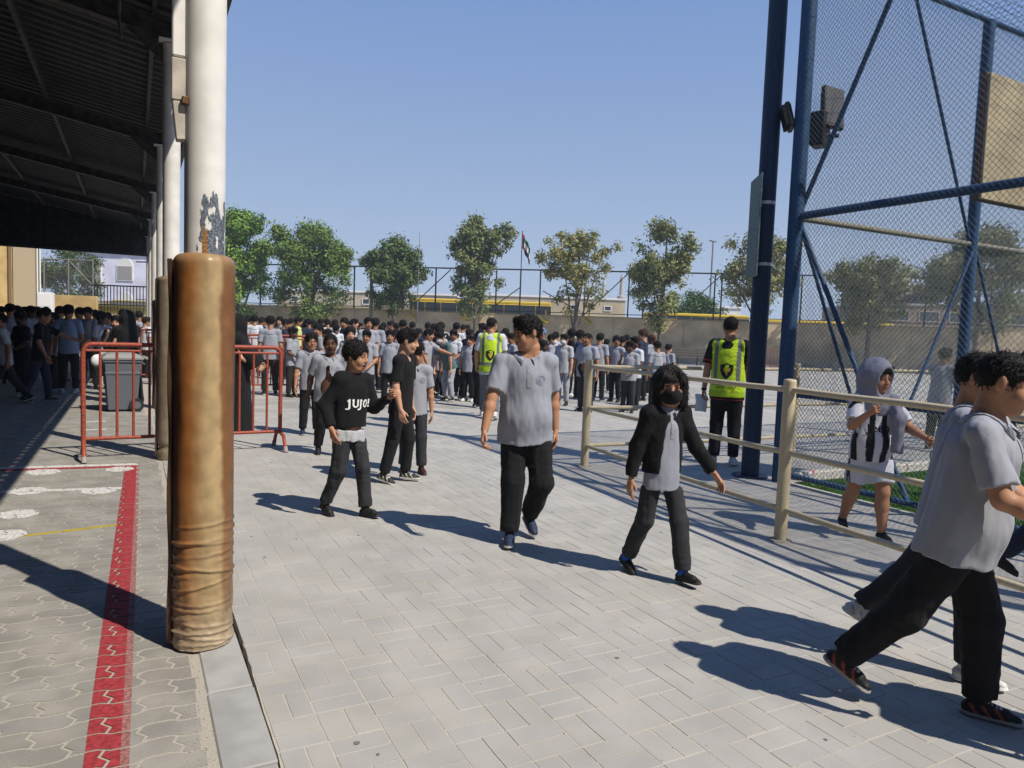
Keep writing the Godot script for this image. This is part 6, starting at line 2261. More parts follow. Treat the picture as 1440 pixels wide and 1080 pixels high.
func everybody() -> void:
	build_people()
	var D := dress()
	var black_shoe := shoe(Color(0.012, 0.012, 0.013), Color(0.02, 0.02, 0.02), Color(0.016, 0.016, 0.017), Color(0.02, 0.02, 0.02))
	var white_sole := shoe(Color(0.014, 0.014, 0.016), Color(0.55, 0.55, 0.54), Color(0.02, 0.02, 0.022), Color(0.4, 0.4, 0.4))
	var navy_shoe := shoe(Color(0.018, 0.028, 0.065), Color(0.33, 0.32, 0.3), Color(0.03, 0.045, 0.1), Color(0.03, 0.04, 0.08))
	var loud_shoe := shoe(Color(0.03, 0.03, 0.03), Color(0.5, 0.49, 0.44), Color(0.55, 0.54, 0.48), Color(0.5, 0.5, 0.46))
	var red_shoe := shoe(Color(0.012, 0.012, 0.014), Color(0.32, 0.31, 0.3), Color(0.3, 0.06, 0.05), Color(0.5, 0.5, 0.5))
	var pale_shoe := shoe(Color(0.55, 0.55, 0.55), Color(0.6, 0.6, 0.58), Color(0.3, 0.32, 0.38), Color(0.6, 0.6, 0.6))
	var maroon_shoe := shoe(Color(0.05, 0.014, 0.014), Color(0.06, 0.03, 0.03), Color(0.06, 0.02, 0.02), Color(0.06, 0.02, 0.02))

	var w := {"skin": D.skin[1], "shirt": D.g, "legs": D.pk, "hair": D.hair, "shoe": navy_shoe}
	var walk := "pupils walking towards the camera"
	person("big_boy", "big boy in grey polo and black trousers, face turned to his right, navy shoes", "boy", Vector3(2.56, 0, -4.62), -24, w, walk)
	var kid := person("mask_kid", "long-haired child with black face mask and open black jacket over grey polo", "child", Vector3(2.99, 0, -3.58), 0, {"skin": D.skin[1], "shirt": D.g, "over": D.k, "legs": D.pd, "hair": D.hair, "shoe": black_shoe}, walk)
	mask_on(kid, "mask_kid", D.k, true)
	extra_bits(kid, "mask_kid")
	person("sweater_kid", "boy in black sweater with white printed word, hem of grey shirt showing", "boy", Vector3(1.55, 0, -5.76), 24, {"skin": D.skin[1], "shirt": D.k, "shirt_name": "sweater", "legs": D.pd, "hair": D.hair, "shoe": black_shoe}, walk)
	under_hem(get_node("person_002"), "sweater_kid", D.l)
	person("black_tee", "tall slim boy in black tee and black trousers, turning his head away, patterned trainers", "boy", Vector3(2.36, 0, -6.86), 46, {"skin": D.skin[0], "shirt": D.k, "shirt_name": "tee_shirt", "legs": D.pk, "hair": D.hair, "shoe": loud_shoe}, walk)
	person("head_down", "boy in grey polo looking down beside the boy in black tee, maroon shoes", "boy", Vector3(2.66, 0, -7.3), -14, {"skin": D.skin[1], "shirt": D.g2, "legs": D.pd, "hair": D.hair, "shoe": maroon_shoe}, walk)
	person("dark_boy", "dark-skinned boy in grey polo with open mouth behind the black sweater boy", "boy", Vector3(2.06, 0, -8.6), -8, {"skin": D.skin[3], "shirt": D.g2, "legs": D.pk, "hair": D.hair, "shoe": black_shoe}, walk)
	var gl := person("glasses_boy", "boy with glasses in grey polo at the end of the long red barrier", "boy", Vector3(2.2, 0, -10.3), -4, {"skin": D.skin[1], "shirt": D.g, "legs": D.pk, "hair": D.hair, "shoe": navy_shoe}, walk)
	glasses_on(gl, "glasses_boy")
	person("vest_jeans", "man in lime hi-vis vest and grey jeans striding away in the crowd", "man", Vector3(5.66, 0, -11.6), 148, {"skin": D.skin[1], "shirt": D.w, "shirt_name": "shirt", "over": D.vest, "over_name": "hi_vis_vest", "legs": D.pl, "leg_name": "jeans", "hair": D.hair, "shoe": pale_shoe})
	person("vest_black", "man in lime hi-vis vest and black trousers, back turned, papers in hand", "man", Vector3(6.5, 0, -6.62), 128, {"skin": D.skin[1], "shirt": D.k, "shirt_name": "polo_shirt", "over": D.vest, "over_name": "hi_vis_vest", "legs": D.pk, "hair": D.hair, "shoe": pale_shoe})
	vest_details("person_008")
	var jb := person("jersey_boy", "boy in black and white striped jersey and white shorts, grey hoodie over his head", "boy", Vector3(5.24, 0, -3.72), -34, {"skin": D.skin[1], "shirt": D.striped, "shirt_name": "striped_jersey", "legs": D.striped, "leg_name": "shorts", "hair": D.hair, "shoe": black_shoe})
	hoodie_on(jb, "jersey_boy", D.h)
	person("near_boy", "large boy in grey polo striding rightwards, nearest at right edge, black and red trainers", "boy", Vector3(3.02, 0, -1.72), 22, {"skin": D.skin[1], "shirt": D.g2, "legs": D.pk, "hair": D.hair, "shoe": red_shoe}, "pupils walking out of the picture at right")
	person("mate_boy", "boy in grey polo half hidden behind the large striding boy at right", "boy", Vector3(3.475, 0, -2.03), 26, {"skin": D.skin[1], "shirt": D.g, "legs": D.pd, "hair": D.hair, "shoe": pale_shoe}, "pupils walking out of the picture at right")
	person("mate_boy", "boy at the lower right corner, only a dark trailing shoe in view", "boy", Vector3(3.42, 0, -1.05), 30, {"skin": D.skin[1], "shirt": D.g, "legs": D.pk, "hair": D.hair, "shoe": black_shoe}, "pupils walking out of the picture at right")
	person("mate_boy", "boy in dark blue trousers at the right edge, beyond the striding boys", "boy", Vector3(5.2, 0, -2.28), 20, {"skin": D.skin[1], "shirt": D.n, "legs": D.pj, "hair": D.hair, "shoe": black_shoe}, "pupils walking out of the picture at right")
	# women in black robes
	var robe := {"skin": D.skin[0], "shirt": D.k, "shirt_name": "black_robe", "legs": D.k, "hair": D.hair, "shoe": black_shoe}
	person("crowd_k", "woman in black robe and headscarf standing behind the nearest column at the barrier", "woman", Vector3(1.3, 0, -10.9), 80, robe, "", 1.02)
	person("crowd_k", "woman in black robe and headscarf standing by the grey bin under the canopy", "woman", Vector3(-0.12, 0, -14.9), -150, robe, "", 1.04)

	var rows := [
	["a",2.60,-21.30,1.69,-97,"w","k",1,"boy in whitish shirt facing left, beside the edge of the big brown column pad",0],
	["h",3.33,-25.46,1.76,173,"g","k",1,"boy in grey polo, back turned, next right of the whitish-shirted boy by the pad",0],
	["a",3.10,-22.18,1.76,172,"w","k",1,"boy in white shirt seen from behind, above the short rearmost barrier",0],
	["b",3.44,-23.13,1.72,112,"n","k",2,"boy with dark navy jacket behind the tall boy at the long barrier",0],
	["a",2.61,-16.31,1.70,171,"g","b",1,"tall boy in grey polo and brown trousers, back turned, right behind long red barrier",0],
	["h",4.12,-23.91,1.76,-70,"g","k",0,"pale-faced boy in blue-grey polo with face in profile, over the long barrier's middle",0],
	["b",3.70,-20.72,1.67,80,"n","k",2,"dark-haired boy in navy top just left of the boy in lime yellow",0],
	["b",2.99,-15.87,1.47,49,"g","b",3,"brown-skinned boy in grey polo, hands joined, behind the right half of the long barrier",0],
	["a",4.42,-22.62,1.76,89,"y","k",2,"boy in lime yellow long-sleeved top behind the barrier",0],
	["a",5.00,-26.86,1.76,149,"k","k",2,"dark-clad boy farther back, left of the boy in lime yellow",0],
	["a",5.57,-26.55,1.76,168,"n","k",5,"person with pale blue head covering among the rear rows near the left tree",0],
	["h",5.28,-24.42,1.68,138,"k","k",2,"boy in black between the blue head covering and the tall white-collared boy",0],
	["a",5.50,-24.33,1.76,167,"w","k",1,"tall boy with white collar seen from behind, right of the blue head covering",0],
	["b",5.94,-25.22,1.76,-163,"n","k",1,"navy-clad boy beside the tall white-collared boy, one step right",0],
	["h",3.45,-15.40,1.56,-93,"m","k",1,"curly-haired boy in plain grey tee, face in profile, above the boy with glasses",0],
	["b",2.83,-24.57,1.59,53,"g","k",2,"boy in grey polo partly hidden by the column pad's right edge",0],
	["a",4.20,-27.26,1.71,-129,"g","k",1,"boy in grey polo in the last row, above the tall brown-trousered boy's shoulder",0],
	["h",4.32,-26.06,1.64,81,"k","k",3,"dark boy in black in the last row beside the pale-faced profile",0],
	["b",4.78,-23.55,1.60,-111,"k","k",2,"boy in black facing left, just right of the lime yellow top",0],
	["a",6.16,-25.10,1.76,156,"l","k",1,"boy in light grey, back turned, far behind the dark-skinned boy in grey polo",0],
	["h",5.18,-19.96,1.76,-85,"n","k",1,"taller boy in navy and pale jacket facing left, above the black sweater boy",1],
	["a",5.67,-20.83,1.76,65,"l","k",0,"boy in light shirt facing right, shoulder to shoulder with the navy-jacketed taller boy",1],
	["h",3.46,-12.91,1.52,-40,"l","k",0,"smiling boy in light grey shirt glancing left behind the black sweater boy",1],
	["a",4.89,-16.71,1.76,-1,"g","k",1,"tall smiling boy in blue-grey polo facing the camera in the middle rows",1],
	["a",5.19,-17.12,1.76,153,"g","k",2,"boy in grey polo with his back turned, beside the tall smiling boy",1],
	["d",3.83,-13.16,1.48,-26,"g","k",1,"boy in grey polo holding a hand to his mouth, behind the black sweater boy",1],
	["a",4.41,-13.54,1.49,-23,"g","k",1,"boy in grey polo facing front, left of the tall boy in black tee",1],
	["a",7.67,-24.30,1.71,162,"k","k",2,"dark-haired boy far back over the front-facing boy's head",1],
	["h",8.05,-24.10,1.70,162,"g","k",2,"boy in grey polo far back, above the head of the boy in black tee",1],
	["a",6.28,-18.24,1.76,161,"w","k",1,"boy with thick black hair and white collar, back turned, behind the boy in black tee",1],
	["a",8.21,-22.89,1.76,160,"k","k",2,"dark boy near the yellow wall bracket, back turned",1],
	["b",6.63,-18.04,1.55,130,"n","k",2,"navy-clad boy just behind the two chatting boys",1],
	["h",4.10,-11.19,1.27,40,"t","s",1,"short boy in teal jacket half hidden behind the masked grey polo boy",1],
	["e",5.38,-14.16,1.56,49,"g","k",1,"boy in grey polo stretching an arm to the right, feet wide apart",1],
	["a",8.67,-22.65,1.76,159,"n","k",2,"dark boy in the far row above the boy stretching his arm",1],
	["h",8.10,-20.67,1.70,99,"g","k",1,"boy in grey polo in the far row between the arm-stretcher and the tallest head",1],
	["b",6.31,-15.94,1.48,-52,"g","k",1,"masked boy in grey polo right behind the outstretched arm",1],
	["a",7.94,-19.64,1.76,-182,"g","k",2,"tallest boy of the middle rows, head clear against the beige wall",1],
	["h",7.13,-17.78,1.68,8,"l","k",1,"boy in light grey just below the tallest boy of the middle rows",1],
	["f",6.11,-14.57,1.58,-63,"t","s",0,"boy in teal jacket and pale trousers leaning forward with a white mask",1],
	["a",7.93,-18.50,1.75,157,"w","k",1,"boy with white collar turned away, above the leaning teal jacket",1],
	["f",6.48,-14.71,1.52,96,"g","k",1,"boy in grey polo bending forward, right of the teal jacket",1],
	["a",7.83,-17.41,1.58,126,"n","k",2,"dark navy boy behind the small boy next to the first hi-vis vest",1],
	["a",6.53,-14.46,1.44,-44,"g","k",1,"small boy in grey polo standing left of the man in hi-vis vest and jeans",1],
	["h",6.21,-13.27,1.54,95,"k","k",3,"boy all in black close against the left side of the hi-vis vest man in jeans",1],
	["a",8.58,-18.16,1.76,-165,"k","k",1,"boy with dark top over the left shoulder of the hi-vis vest man in jeans",1],
	["b",9.13,-19.00,1.75,34,"n","k",1,"boy in navy hidden mostly behind the hi-vis vest man in jeans",1],
	["a",8.22,-16.07,1.63,143,"w","k",1,"boy in white shirt between the vest man in jeans and the big grey polo boy",1],
	["b",7.44,-14.21,1.52,-88,"g","k",2,"boy in grey polo peeking out behind the big boy's turned face",1],
	["b",6.58,-21.45,1.35,3,"g","k",3,"boy in grey polo deep in the crowd, right of the hand-to-mouth boy",1],
	["a",6.63,-23.71,1.67,44,"k","k",2,"dark boy in the last row between the two tall smiling rows",1],
	["b",7.37,-21.05,1.60,-79,"g","k",1,"boy in grey polo in the rear, between the white collar and the bracket",1],
	["a",7.68,-18.61,1.44,128,"k","k",2,"dark boy squeezed behind the teal jacket's left shoulder",1],
	["b",8.53,-14.78,1.66,-90,"k","k",5,"person with bright blue head covering and dark clothes behind the big boy's shoulder",2],
	["h",7.82,-13.43,1.37,-20,"g","k",3,"short dark-skinned boy below the bright blue head covering",2],
	["a",8.53,-14.32,1.53,54,"g","k",1,"boy in grey polo facing right, between blue head covering and masked boy in pale tee",2],
	["a",9.86,-16.34,1.59,139,"w","k",1,"boy in white shirt mostly hidden behind the right-facing grey polo boy",2],
	["a",8.37,-13.49,1.54,-57,"l","s",0,"slim boy with white mask, pale tee and pale trousers by the big boy's elbow",2],
	["h",9.69,-15.30,1.67,68,"k","k",3,"dark boy in black jacket behind the slim masked boy",2],
	["h",9.61,-14.78,1.64,47,"n","k",2,"boy in navy jacket with face tilted up, left of the stout boy",2],
	["g",8.10,-12.17,1.58,-64,"g","d",2,"stout boy in blue-grey polo and dark grey trousers just behind the corner railing post",2],
	["a",9.75,-14.13,1.59,125,"g","k",1,"boy with mask strap seen from behind, right of the stout boy",2],
	["h",10.11,-13.94,1.54,-66,"g","k",2,"boy in blue polo looking over the rails, left of the chin-holding boy",2],
	["a",12.03,-16.33,1.54,134,"k","k",2,"dark head far back, first of two above the chin-holding boy",2],
	["b",12.74,-17.09,1.59,-207,"k","k",2,"dark head far back, second of two above the chin-holding boy, taller",2],
	["d",8.98,-11.92,1.45,-52,"g","d",3,"boy in grey polo with a hand on his chin behind the top rail",2],
	["b",9.26,-12.12,1.54,-77,"w","k",3,"boy with black face mask and pale backpack straps next to the chin-holding boy",2],
	["h",10.97,-14.06,1.72,-148,"n","k",0,"tall reddish-haired boy in navy backpack looking left",2],
	["a",12.11,-15.15,1.61,-159,"g","k",3,"dark-haired boy behind the reddish-haired boy's shoulder, near the tree trunk",2],
	["a",10.31,-12.69,1.46,-189,"g","k",1,"boy in grey polo turned away, above the long-haired child's head",2],
	["a",11.84,-14.15,1.39,110,"g","k",1,"short masked boy at the group's edge closest to the bench",2],
	["b",11.63,-16.53,1.45,135,"k","k",2,"dark boy far back right of the stout boy's shoulder",2],
	["e",10.76,-6.57,1.55,96,"g","k",2,"boy in grey top with one arm held out, seen through the chain-link mesh",4],
	["a",-3.62,-26.88,1.76,188,"k","k",2,"dark boy under the canopy cut off by the picture's left edge, tallest there",3],
	["c",-1.97,-14.86,1.57,-82,"l","d",2,"boy with light grey untucked shirt striding at the extreme left under the canopy",3],
	["a",-2.47,-19.45,1.76,177,"g","k",2,"boy in bluish polo under the canopy, back turned, next to the striding boy",3],
	["h",-2.91,-24.23,1.76,-113,"k","k",2,"boy in black under the canopy against the yellow building's left part",3],
	["a",-2.87,-25.35,1.76,96,"g","k",1,"boy facing right under the canopy, below the yellow building's dark band",3],
	["b",-2.19,-20.43,1.74,66,"g","k",3,"boy in grey under the canopy behind the black tee boy's back",3],
	["a",-2.40,-23.96,1.76,186,"k","k",2,"dark boy under the canopy straight below the white electric box, left one",3],
	["h",-2.32,-25.04,1.76,175,"k","k",2,"dark boy under the canopy straight below the white electric box, right one",3],
	["e",-1.51,-15.31,1.67,76,"k","j",1,"boy in black tee and blue jeans pointing right in the canopy's shade",3],
	["a",-1.58,-20.13,1.76,154,"g","k",1,"tall boy in grey polo under the canopy, right of the white electric box",3],
	["a",-1.19,-17.08,1.76,179,"b","k",2,"boy in light blue polo, back turned, in front of the tall grey polo boy",3],
	["h",-1.30,-22.25,1.76,-147,"g","k",2,"tall boy under the canopy, left of the barred gate",3],
	["b",-0.98,-19.80,1.76,-27,"g","k",2,"boy under the canopy left of the gate, arms folded low",3],
	["a",-1.08,-25.53,1.76,182,"g","k",1,"boy under the canopy against the gate's left leaf",3],
	["h",-0.64,-17.91,1.65,42,"g","k",3,"boy in grey under the canopy above the red barrier's left bars",3],
	["a",-0.60,-20.72,1.66,-158,"k","k",2,"dark boy under the canopy in front of the gate's middle",3],
	["d",-0.33,-16.27,1.58,-9,"n","k",0,"pale-faced boy with hand raised under the canopy, left of the black robed woman",3],
	["a",0.25,-21.40,1.59,119,"w","k",1,"boy in white shirt between the maroon column pad and the robed woman",3],
	["h",-0.31,-22.85,1.76,181,"k","k",2,"dark boy in front of the gate, left of the robed woman's head",3],
	["a",0.11,-23.75,1.76,-170,"g","k",2,"boy in front of the gate, right of the robed woman's head",3],
	["b",-1.89,-16.29,1.58,-53,"k","k",3,"boy in black under the canopy with joined hands, left of the pointing boy",3],
	["a",-1.50,-17.79,1.60,-95,"g","k",2,"boy in grey under the canopy just behind the pointing arm",3],
	["a",7.68,-24.95,1.65,-77,"g","k",2,"dark-haired pupil seen only from the shoulders up in the packed rear rows",5],
	["h",5.22,-26.80,1.63,139,"k","k",1,"dark-haired pupil seen only from the shoulders up in the packed rear rows",5],
	["a",10.87,-24.73,1.76,146,"l","k",1,"dark-haired pupil seen only from the shoulders up in the packed rear rows",5],
	["h",3.66,-28.86,1.57,143,"k","k",2,"dark-haired pupil seen only from the shoulders up in the packed rear rows",5],
	["b",5.07,-23.54,1.57,78,"k","k",2,"dark-haired pupil seen only from the shoulders up in the packed rear rows",5],
	["a",7.41,-27.75,1.74,-75,"l","k",2,"dark-haired pupil seen only from the shoulders up in the packed rear rows",5],
	["b",5.80,-29.74,1.55,139,"n","k",2,"dark-haired pupil seen only from the shoulders up in the packed rear rows",5],
	["a",7.00,-29.09,1.66,-164,"g","k",1,"dark-haired pupil seen only from the shoulders up in the packed rear rows",5],
	["h",9.16,-26.59,1.76,151,"g","k",2,"dark-haired pupil seen only from the shoulders up in the packed rear rows",5],
	["a",4.77,-27.52,1.72,80,"g","k",2,"dark-haired pupil seen only from the shoulders up in the packed rear rows",5],
	["a",11.85,-26.63,1.76,156,"g","k",1,"dark-haired pupil seen only from the shoulders up in the packed rear rows",5],
	["a",4.94,-25.04,1.53,159,"g","k",1,"dark-haired pupil seen only from the shoulders up in the packed rear rows",5],
	["h",6.64,-28.60,1.57,77,"k","k",2,"dark-haired pupil seen only from the shoulders up in the packed rear rows",5],
	["a",5.00,-29.79,1.58,80,"g","k",2,"dark-haired pupil seen only from the shoulders up in the packed rear rows",5],
	["a",11.05,-23.53,1.76,155,"k","k",2,"dark-haired pupil seen only from the shoulders up in the packed rear rows",5],
	["h",4.40,-27.81,1.70,-159,"g","k",2,"dark-haired pupil seen only from the shoulders up in the packed rear rows",5],
	["a",4.91,-23.37,1.74,-162,"n","k",2,"dark-haired pupil seen only from the shoulders up in the packed rear rows",5],
	["a",7.49,-22.94,1.76,-78,"n","k",2,"dark-haired pupil seen only from the shoulders up in the packed rear rows",5],
	["b",6.11,-27.31,1.56,-163,"l","k",1,"dark-haired pupil seen only from the shoulders up in the packed rear rows",5],
	["a",5.36,-25.89,1.72,168,"l","k",2,"dark-haired pupil seen only from the shoulders up in the packed rear rows",5],
	["b",6.95,-28.15,1.71,166,"n","k",2,"dark-haired pupil seen only from the shoulders up in the packed rear rows",5],
	["a",11.33,-25.36,1.76,-84,"k","k",2,"dark-haired pupil seen only from the shoulders up in the packed rear rows",5],
	["a",5.67,-25.02,1.58,-73,"n","k",2,"dark-haired pupil seen only from the shoulders up in the packed rear rows",5],
	["a",5.83,-27.11,1.67,78,"l","k",2,"dark-haired pupil seen only from the shoulders up in the packed rear rows",5],
	["h",3.70,-30.50,1.69,-67,"g","k",1,"dark-haired pupil seen only from the shoulders up in the packed rear rows",5],
	["a",7.69,-28.01,1.72,-75,"n","k",1,"dark-haired pupil seen only from the shoulders up in the packed rear rows",5],
	["b",6.53,-20.85,1.59,163,"g","k",1,"pupil mostly hidden between others in the packed middle rows of the crowd",6],
	["b",4.60,-19.54,1.46,147,"g","k",2,"pupil mostly hidden between others in the packed middle rows of the crowd",6],
	["b",5.93,-17.75,1.41,142,"g","k",2,"pupil mostly hidden between others in the packed middle rows of the crowd",6],
	["c",6.07,-18.53,1.51,162,"n","k",1,"pupil mostly hidden between others in the packed middle rows of the crowd",6],
	["a",7.07,-15.28,1.45,155,"n","k",1,"pupil mostly hidden between others in the packed middle rows of the crowd",6],
	["b",4.93,-21.41,1.37,127,"g","k",2,"pupil mostly hidden between others in the packed middle rows of the crowd",6],
	["b",7.80,-18.23,1.46,-3,"k","k",1,"pupil mostly hidden between others in the packed middle rows of the crowd",6],
	["a",9.53,-18.63,1.52,-7,"k","d",3,"pupil mostly hidden between others in the packed middle rows of the crowd",6],
	["h",5.58,-16.08,1.52,-39,"w","k",3,"pupil mostly hidden between others in the packed middle rows of the crowd",6],
	["c",7.41,-19.11,1.38,69,"k","k",1,"pupil mostly hidden between others in the packed middle rows of the crowd",6],
	["b",6.75,-15.89,1.54,-43,"w","k",2,"pupil mostly hidden between others in the packed middle rows of the crowd",6],
	["c",5.32,-18.83,1.42,164,"l","k",1,"pupil mostly hidden between others in the packed middle rows of the crowd",6],
	["a",5.31,-18.03,1.58,144,"w","k",2,"pupil mostly hidden between others in the packed middle rows of the crowd",6],
	["b",6.16,-21.66,1.50,74,"g","d",1,"pupil mostly hidden between others in the packed middle rows of the crowd",6],
	["a",7.15,-20.34,1.41,71,"g","d",1,"pupil mostly hidden between others in the packed middle rows of the crowd",6],
	["h",8.11,-16.00,1.52,-47,"g","k",1,"pupil mostly hidden between others in the packed middle rows of the crowd",6],
	["b",6.04,-18.10,1.51,122,"g","d",3,"pupil mostly hidden between others in the packed middle rows of the crowd",6],
	["b",6.04,-18.61,1.48,122,"l","d",1,"pupil mostly hidden between others in the packed middle rows of the crowd",6],
	["b",4.61,-19.91,1.43,-83,"w","d",3,"pupil mostly hidden between others in the packed middle rows of the crowd",6],
	["h",9.24,-19.36,1.45,114,"n","k",1,"pupil mostly hidden between others in the packed middle rows of the crowd",6],
	["c",7.49,-17.76,1.59,117,"w","d",1,"pupil mostly hidden between others in the packed middle rows of the crowd",6],
	["c",5.14,-18.99,1.54,165,"k","k",1,"pupil mostly hidden between others in the packed middle rows of the crowd",6],
	["b",6.26,-21.38,1.58,74,"n","k",1,"pupil mostly hidden between others in the packed middle rows of the crowd",6],
	["a",5.13,-21.59,1.42,7,"g","k",1,"pupil mostly hidden between others in the packed middle rows of the crowd",6],
	["a",5.31,-17.55,1.59,3,"k","d",2,"pupil mostly hidden between others in the packed middle rows of the crowd",6],
	["b",7.18,-17.27,1.38,117,"k","k",2,"pupil mostly hidden between others in the packed middle rows of the crowd",6],
	["h",6.42,-16.02,1.59,138,"l","d",2,"pupil mostly hidden between others in the packed middle rows of the crowd",6],
	["h",7.11,-16.79,1.54,137,"n","k",1,"pupil mostly hidden between others in the packed middle rows of the crowd",6],
	["b",5.92,-20.05,1.53,-176,"w","d",1,"pupil mostly hidden between others in the packed middle rows of the crowd",6],
	["b",8.39,-15.05,1.61,-9,"w","d",3,"pupil mostly hidden between others in the packed middle rows of the crowd",6],
	["a",8.50,-17.23,1.57,134,"w","k",3,"pupil mostly hidden between others in the packed middle rows of the crowd",6],
	["c",6.27,-15.71,1.40,-92,"g","d",2,"pupil mostly hidden between others in the packed middle rows of the crowd",6],
	["h",9.71,-16.96,1.57,110,"n","k",1,"pupil mostly hidden between others in the packed middle rows of the crowd",6],
	["a",4.86,-19.66,1.59,-174,"w","k",3,"pupil mostly hidden between others in the packed middle rows of the crowd",6]
	]
	var shirts := {"g": D.g, "l": D.l, "w": D.w, "n": D.n, "k": D.k, "t": D.t, "y": D.y, "m": D.m, "b": D.b}
	var legs := {"k": D.pk, "d": D.pd, "j": D.pj, "s": D.ps, "b": D.pb}
	var shoes := [black_shoe, white_sole, black_shoe, pale_shoe, white_sole]
	for i in rows.size():
		var r: Array = rows[i]
		var pose: String = r[0]
		var dark: bool = r[5] in ["n", "k", "t", "y"]
		if r[7] == 5: pose = "t"
		elif dark and pose in ["a", "b"] and i % 3 != 0: pose = "j"
		var sh: Material = shirts[r[5]]
		if r[5] == "g" and i % 2: sh = D.g2
		var wear := {"skin": D.skin[r[7]], "shirt": sh, "legs": legs[r[6]], "hair": D.hair, "shoe": shoes[i % 5]}
		if dark: wear.shirt_name = "jacket"
		if r[7] == 5: wear.hair = D.cap; wear.hair_name = "head_cloth"
		if "reddish" in r[8]: wear.hair = D.hair_red
		var o := person("crowd_" + pose, r[8], "boy" if r[7] != 5 else "person", Vector3(r[1], 0, r[2]), r[4], wear, CROWD_GROUPS[r[9]], r[3] / 1.6)
		if "mask" in r[8]: mask_on(o, "crowd_" + pose, D.k if "black face mask" in r[8] else D.w, false)


func mask_on(o: Node, key: String, m: Material, thick: bool) -> void:
	var f := Field.new(Vector3(-0.1, -0.13, -0.02), Vector3(0.1, 0.02, 0.14), 0.006)
	f.ell(Vector3(0, -0.045, 0.045), Vector3(0.066, 0.056, 0.062), 0.01)
	f.ell(Vector3(0, -0.028, 0.085), Vector3(0.024, 0.03, 0.026), 0.03)
	f.plane(Vector3(0, -0.008, 0.1), Vector3(0, 0.95, 0.3))
	f.plane(Vector3(0, 0, 0.01), Vector3(0, 0, -1))
	var a := moved(f.net(), made[key].head_at)
	obj("face_mask", solid(a), m, o)


func glasses_on(o: Node, key: String) -> void:
	var b := MB.new()
	for s in [-1.0, 1.0]:
		var p := PackedVector3Array()
		for k in 17: p.append(Vector3(s * 0.031 + cos(TAU * k / 16.0) * 0.022, 0.008 + sin(TAU * k / 16.0) * 0.017, 0.104))
		b.tube(p, PackedFloat32Array([0.0022]), 5, false)
		b.pipe(Vector3(s * 0.053, 0.012, 0.103), Vector3(s * 0.078, 0.012, 0.0), 0.002, 5)
	b.pipe(Vector3(-0.009, 0.012, 0.105), Vector3(0.009, 0.012, 0.105), 0.002, 5)
	obj("spectacles", solid(moved([b.v, b.n, b.c, PackedInt32Array(range(b.v.size()))], made[key].head_at)), mat("print_black", Color(0.01, 0.01, 0.012), 0.8), o)


func under_hem(o: Node, key: String, m: Material) -> void:
	var r: Dictionary = made[key]
	var H: float = r.H
	var T: Transform3D = r.T
	var f := Field.new(r.up - Vector3(0.25, 0.16, 0.2), r.up + Vector3(0.25, 0.2, 0.2), 0.01)
	f.cap(T * Vector3(0, 0.012 * H, 0), T * Vector3(0, -0.052 * H, 0), 0.097 * H, 0.105 * H, 0.02, T.basis * Vector3(0, 0, 1), 0.72, 3)
	f.ruffle(fold, 0.014, Vector3(16, 5, 16))
	obj("shirt_hem", solid(f.net()), m, o)


func extra_bits(o: Node, key: String) -> void:
	var r: Dictionary = made[key]
	var J: Dictionary = r.J
	var b := MB.new()
	for s in [1.0, -1.0]:
		var a: Vector3 = J[s][2]
		b.tube(PackedVector3Array([a + Vector3(0, -0.03, 0), a + Vector3(0, 0.05, -0.002)]), PackedFloat32Array([0.034]), 14)
	obj("sock", b.mesh(), mat("sock_blue", Color(0.02, 0.09, 0.5), 0.9), o)


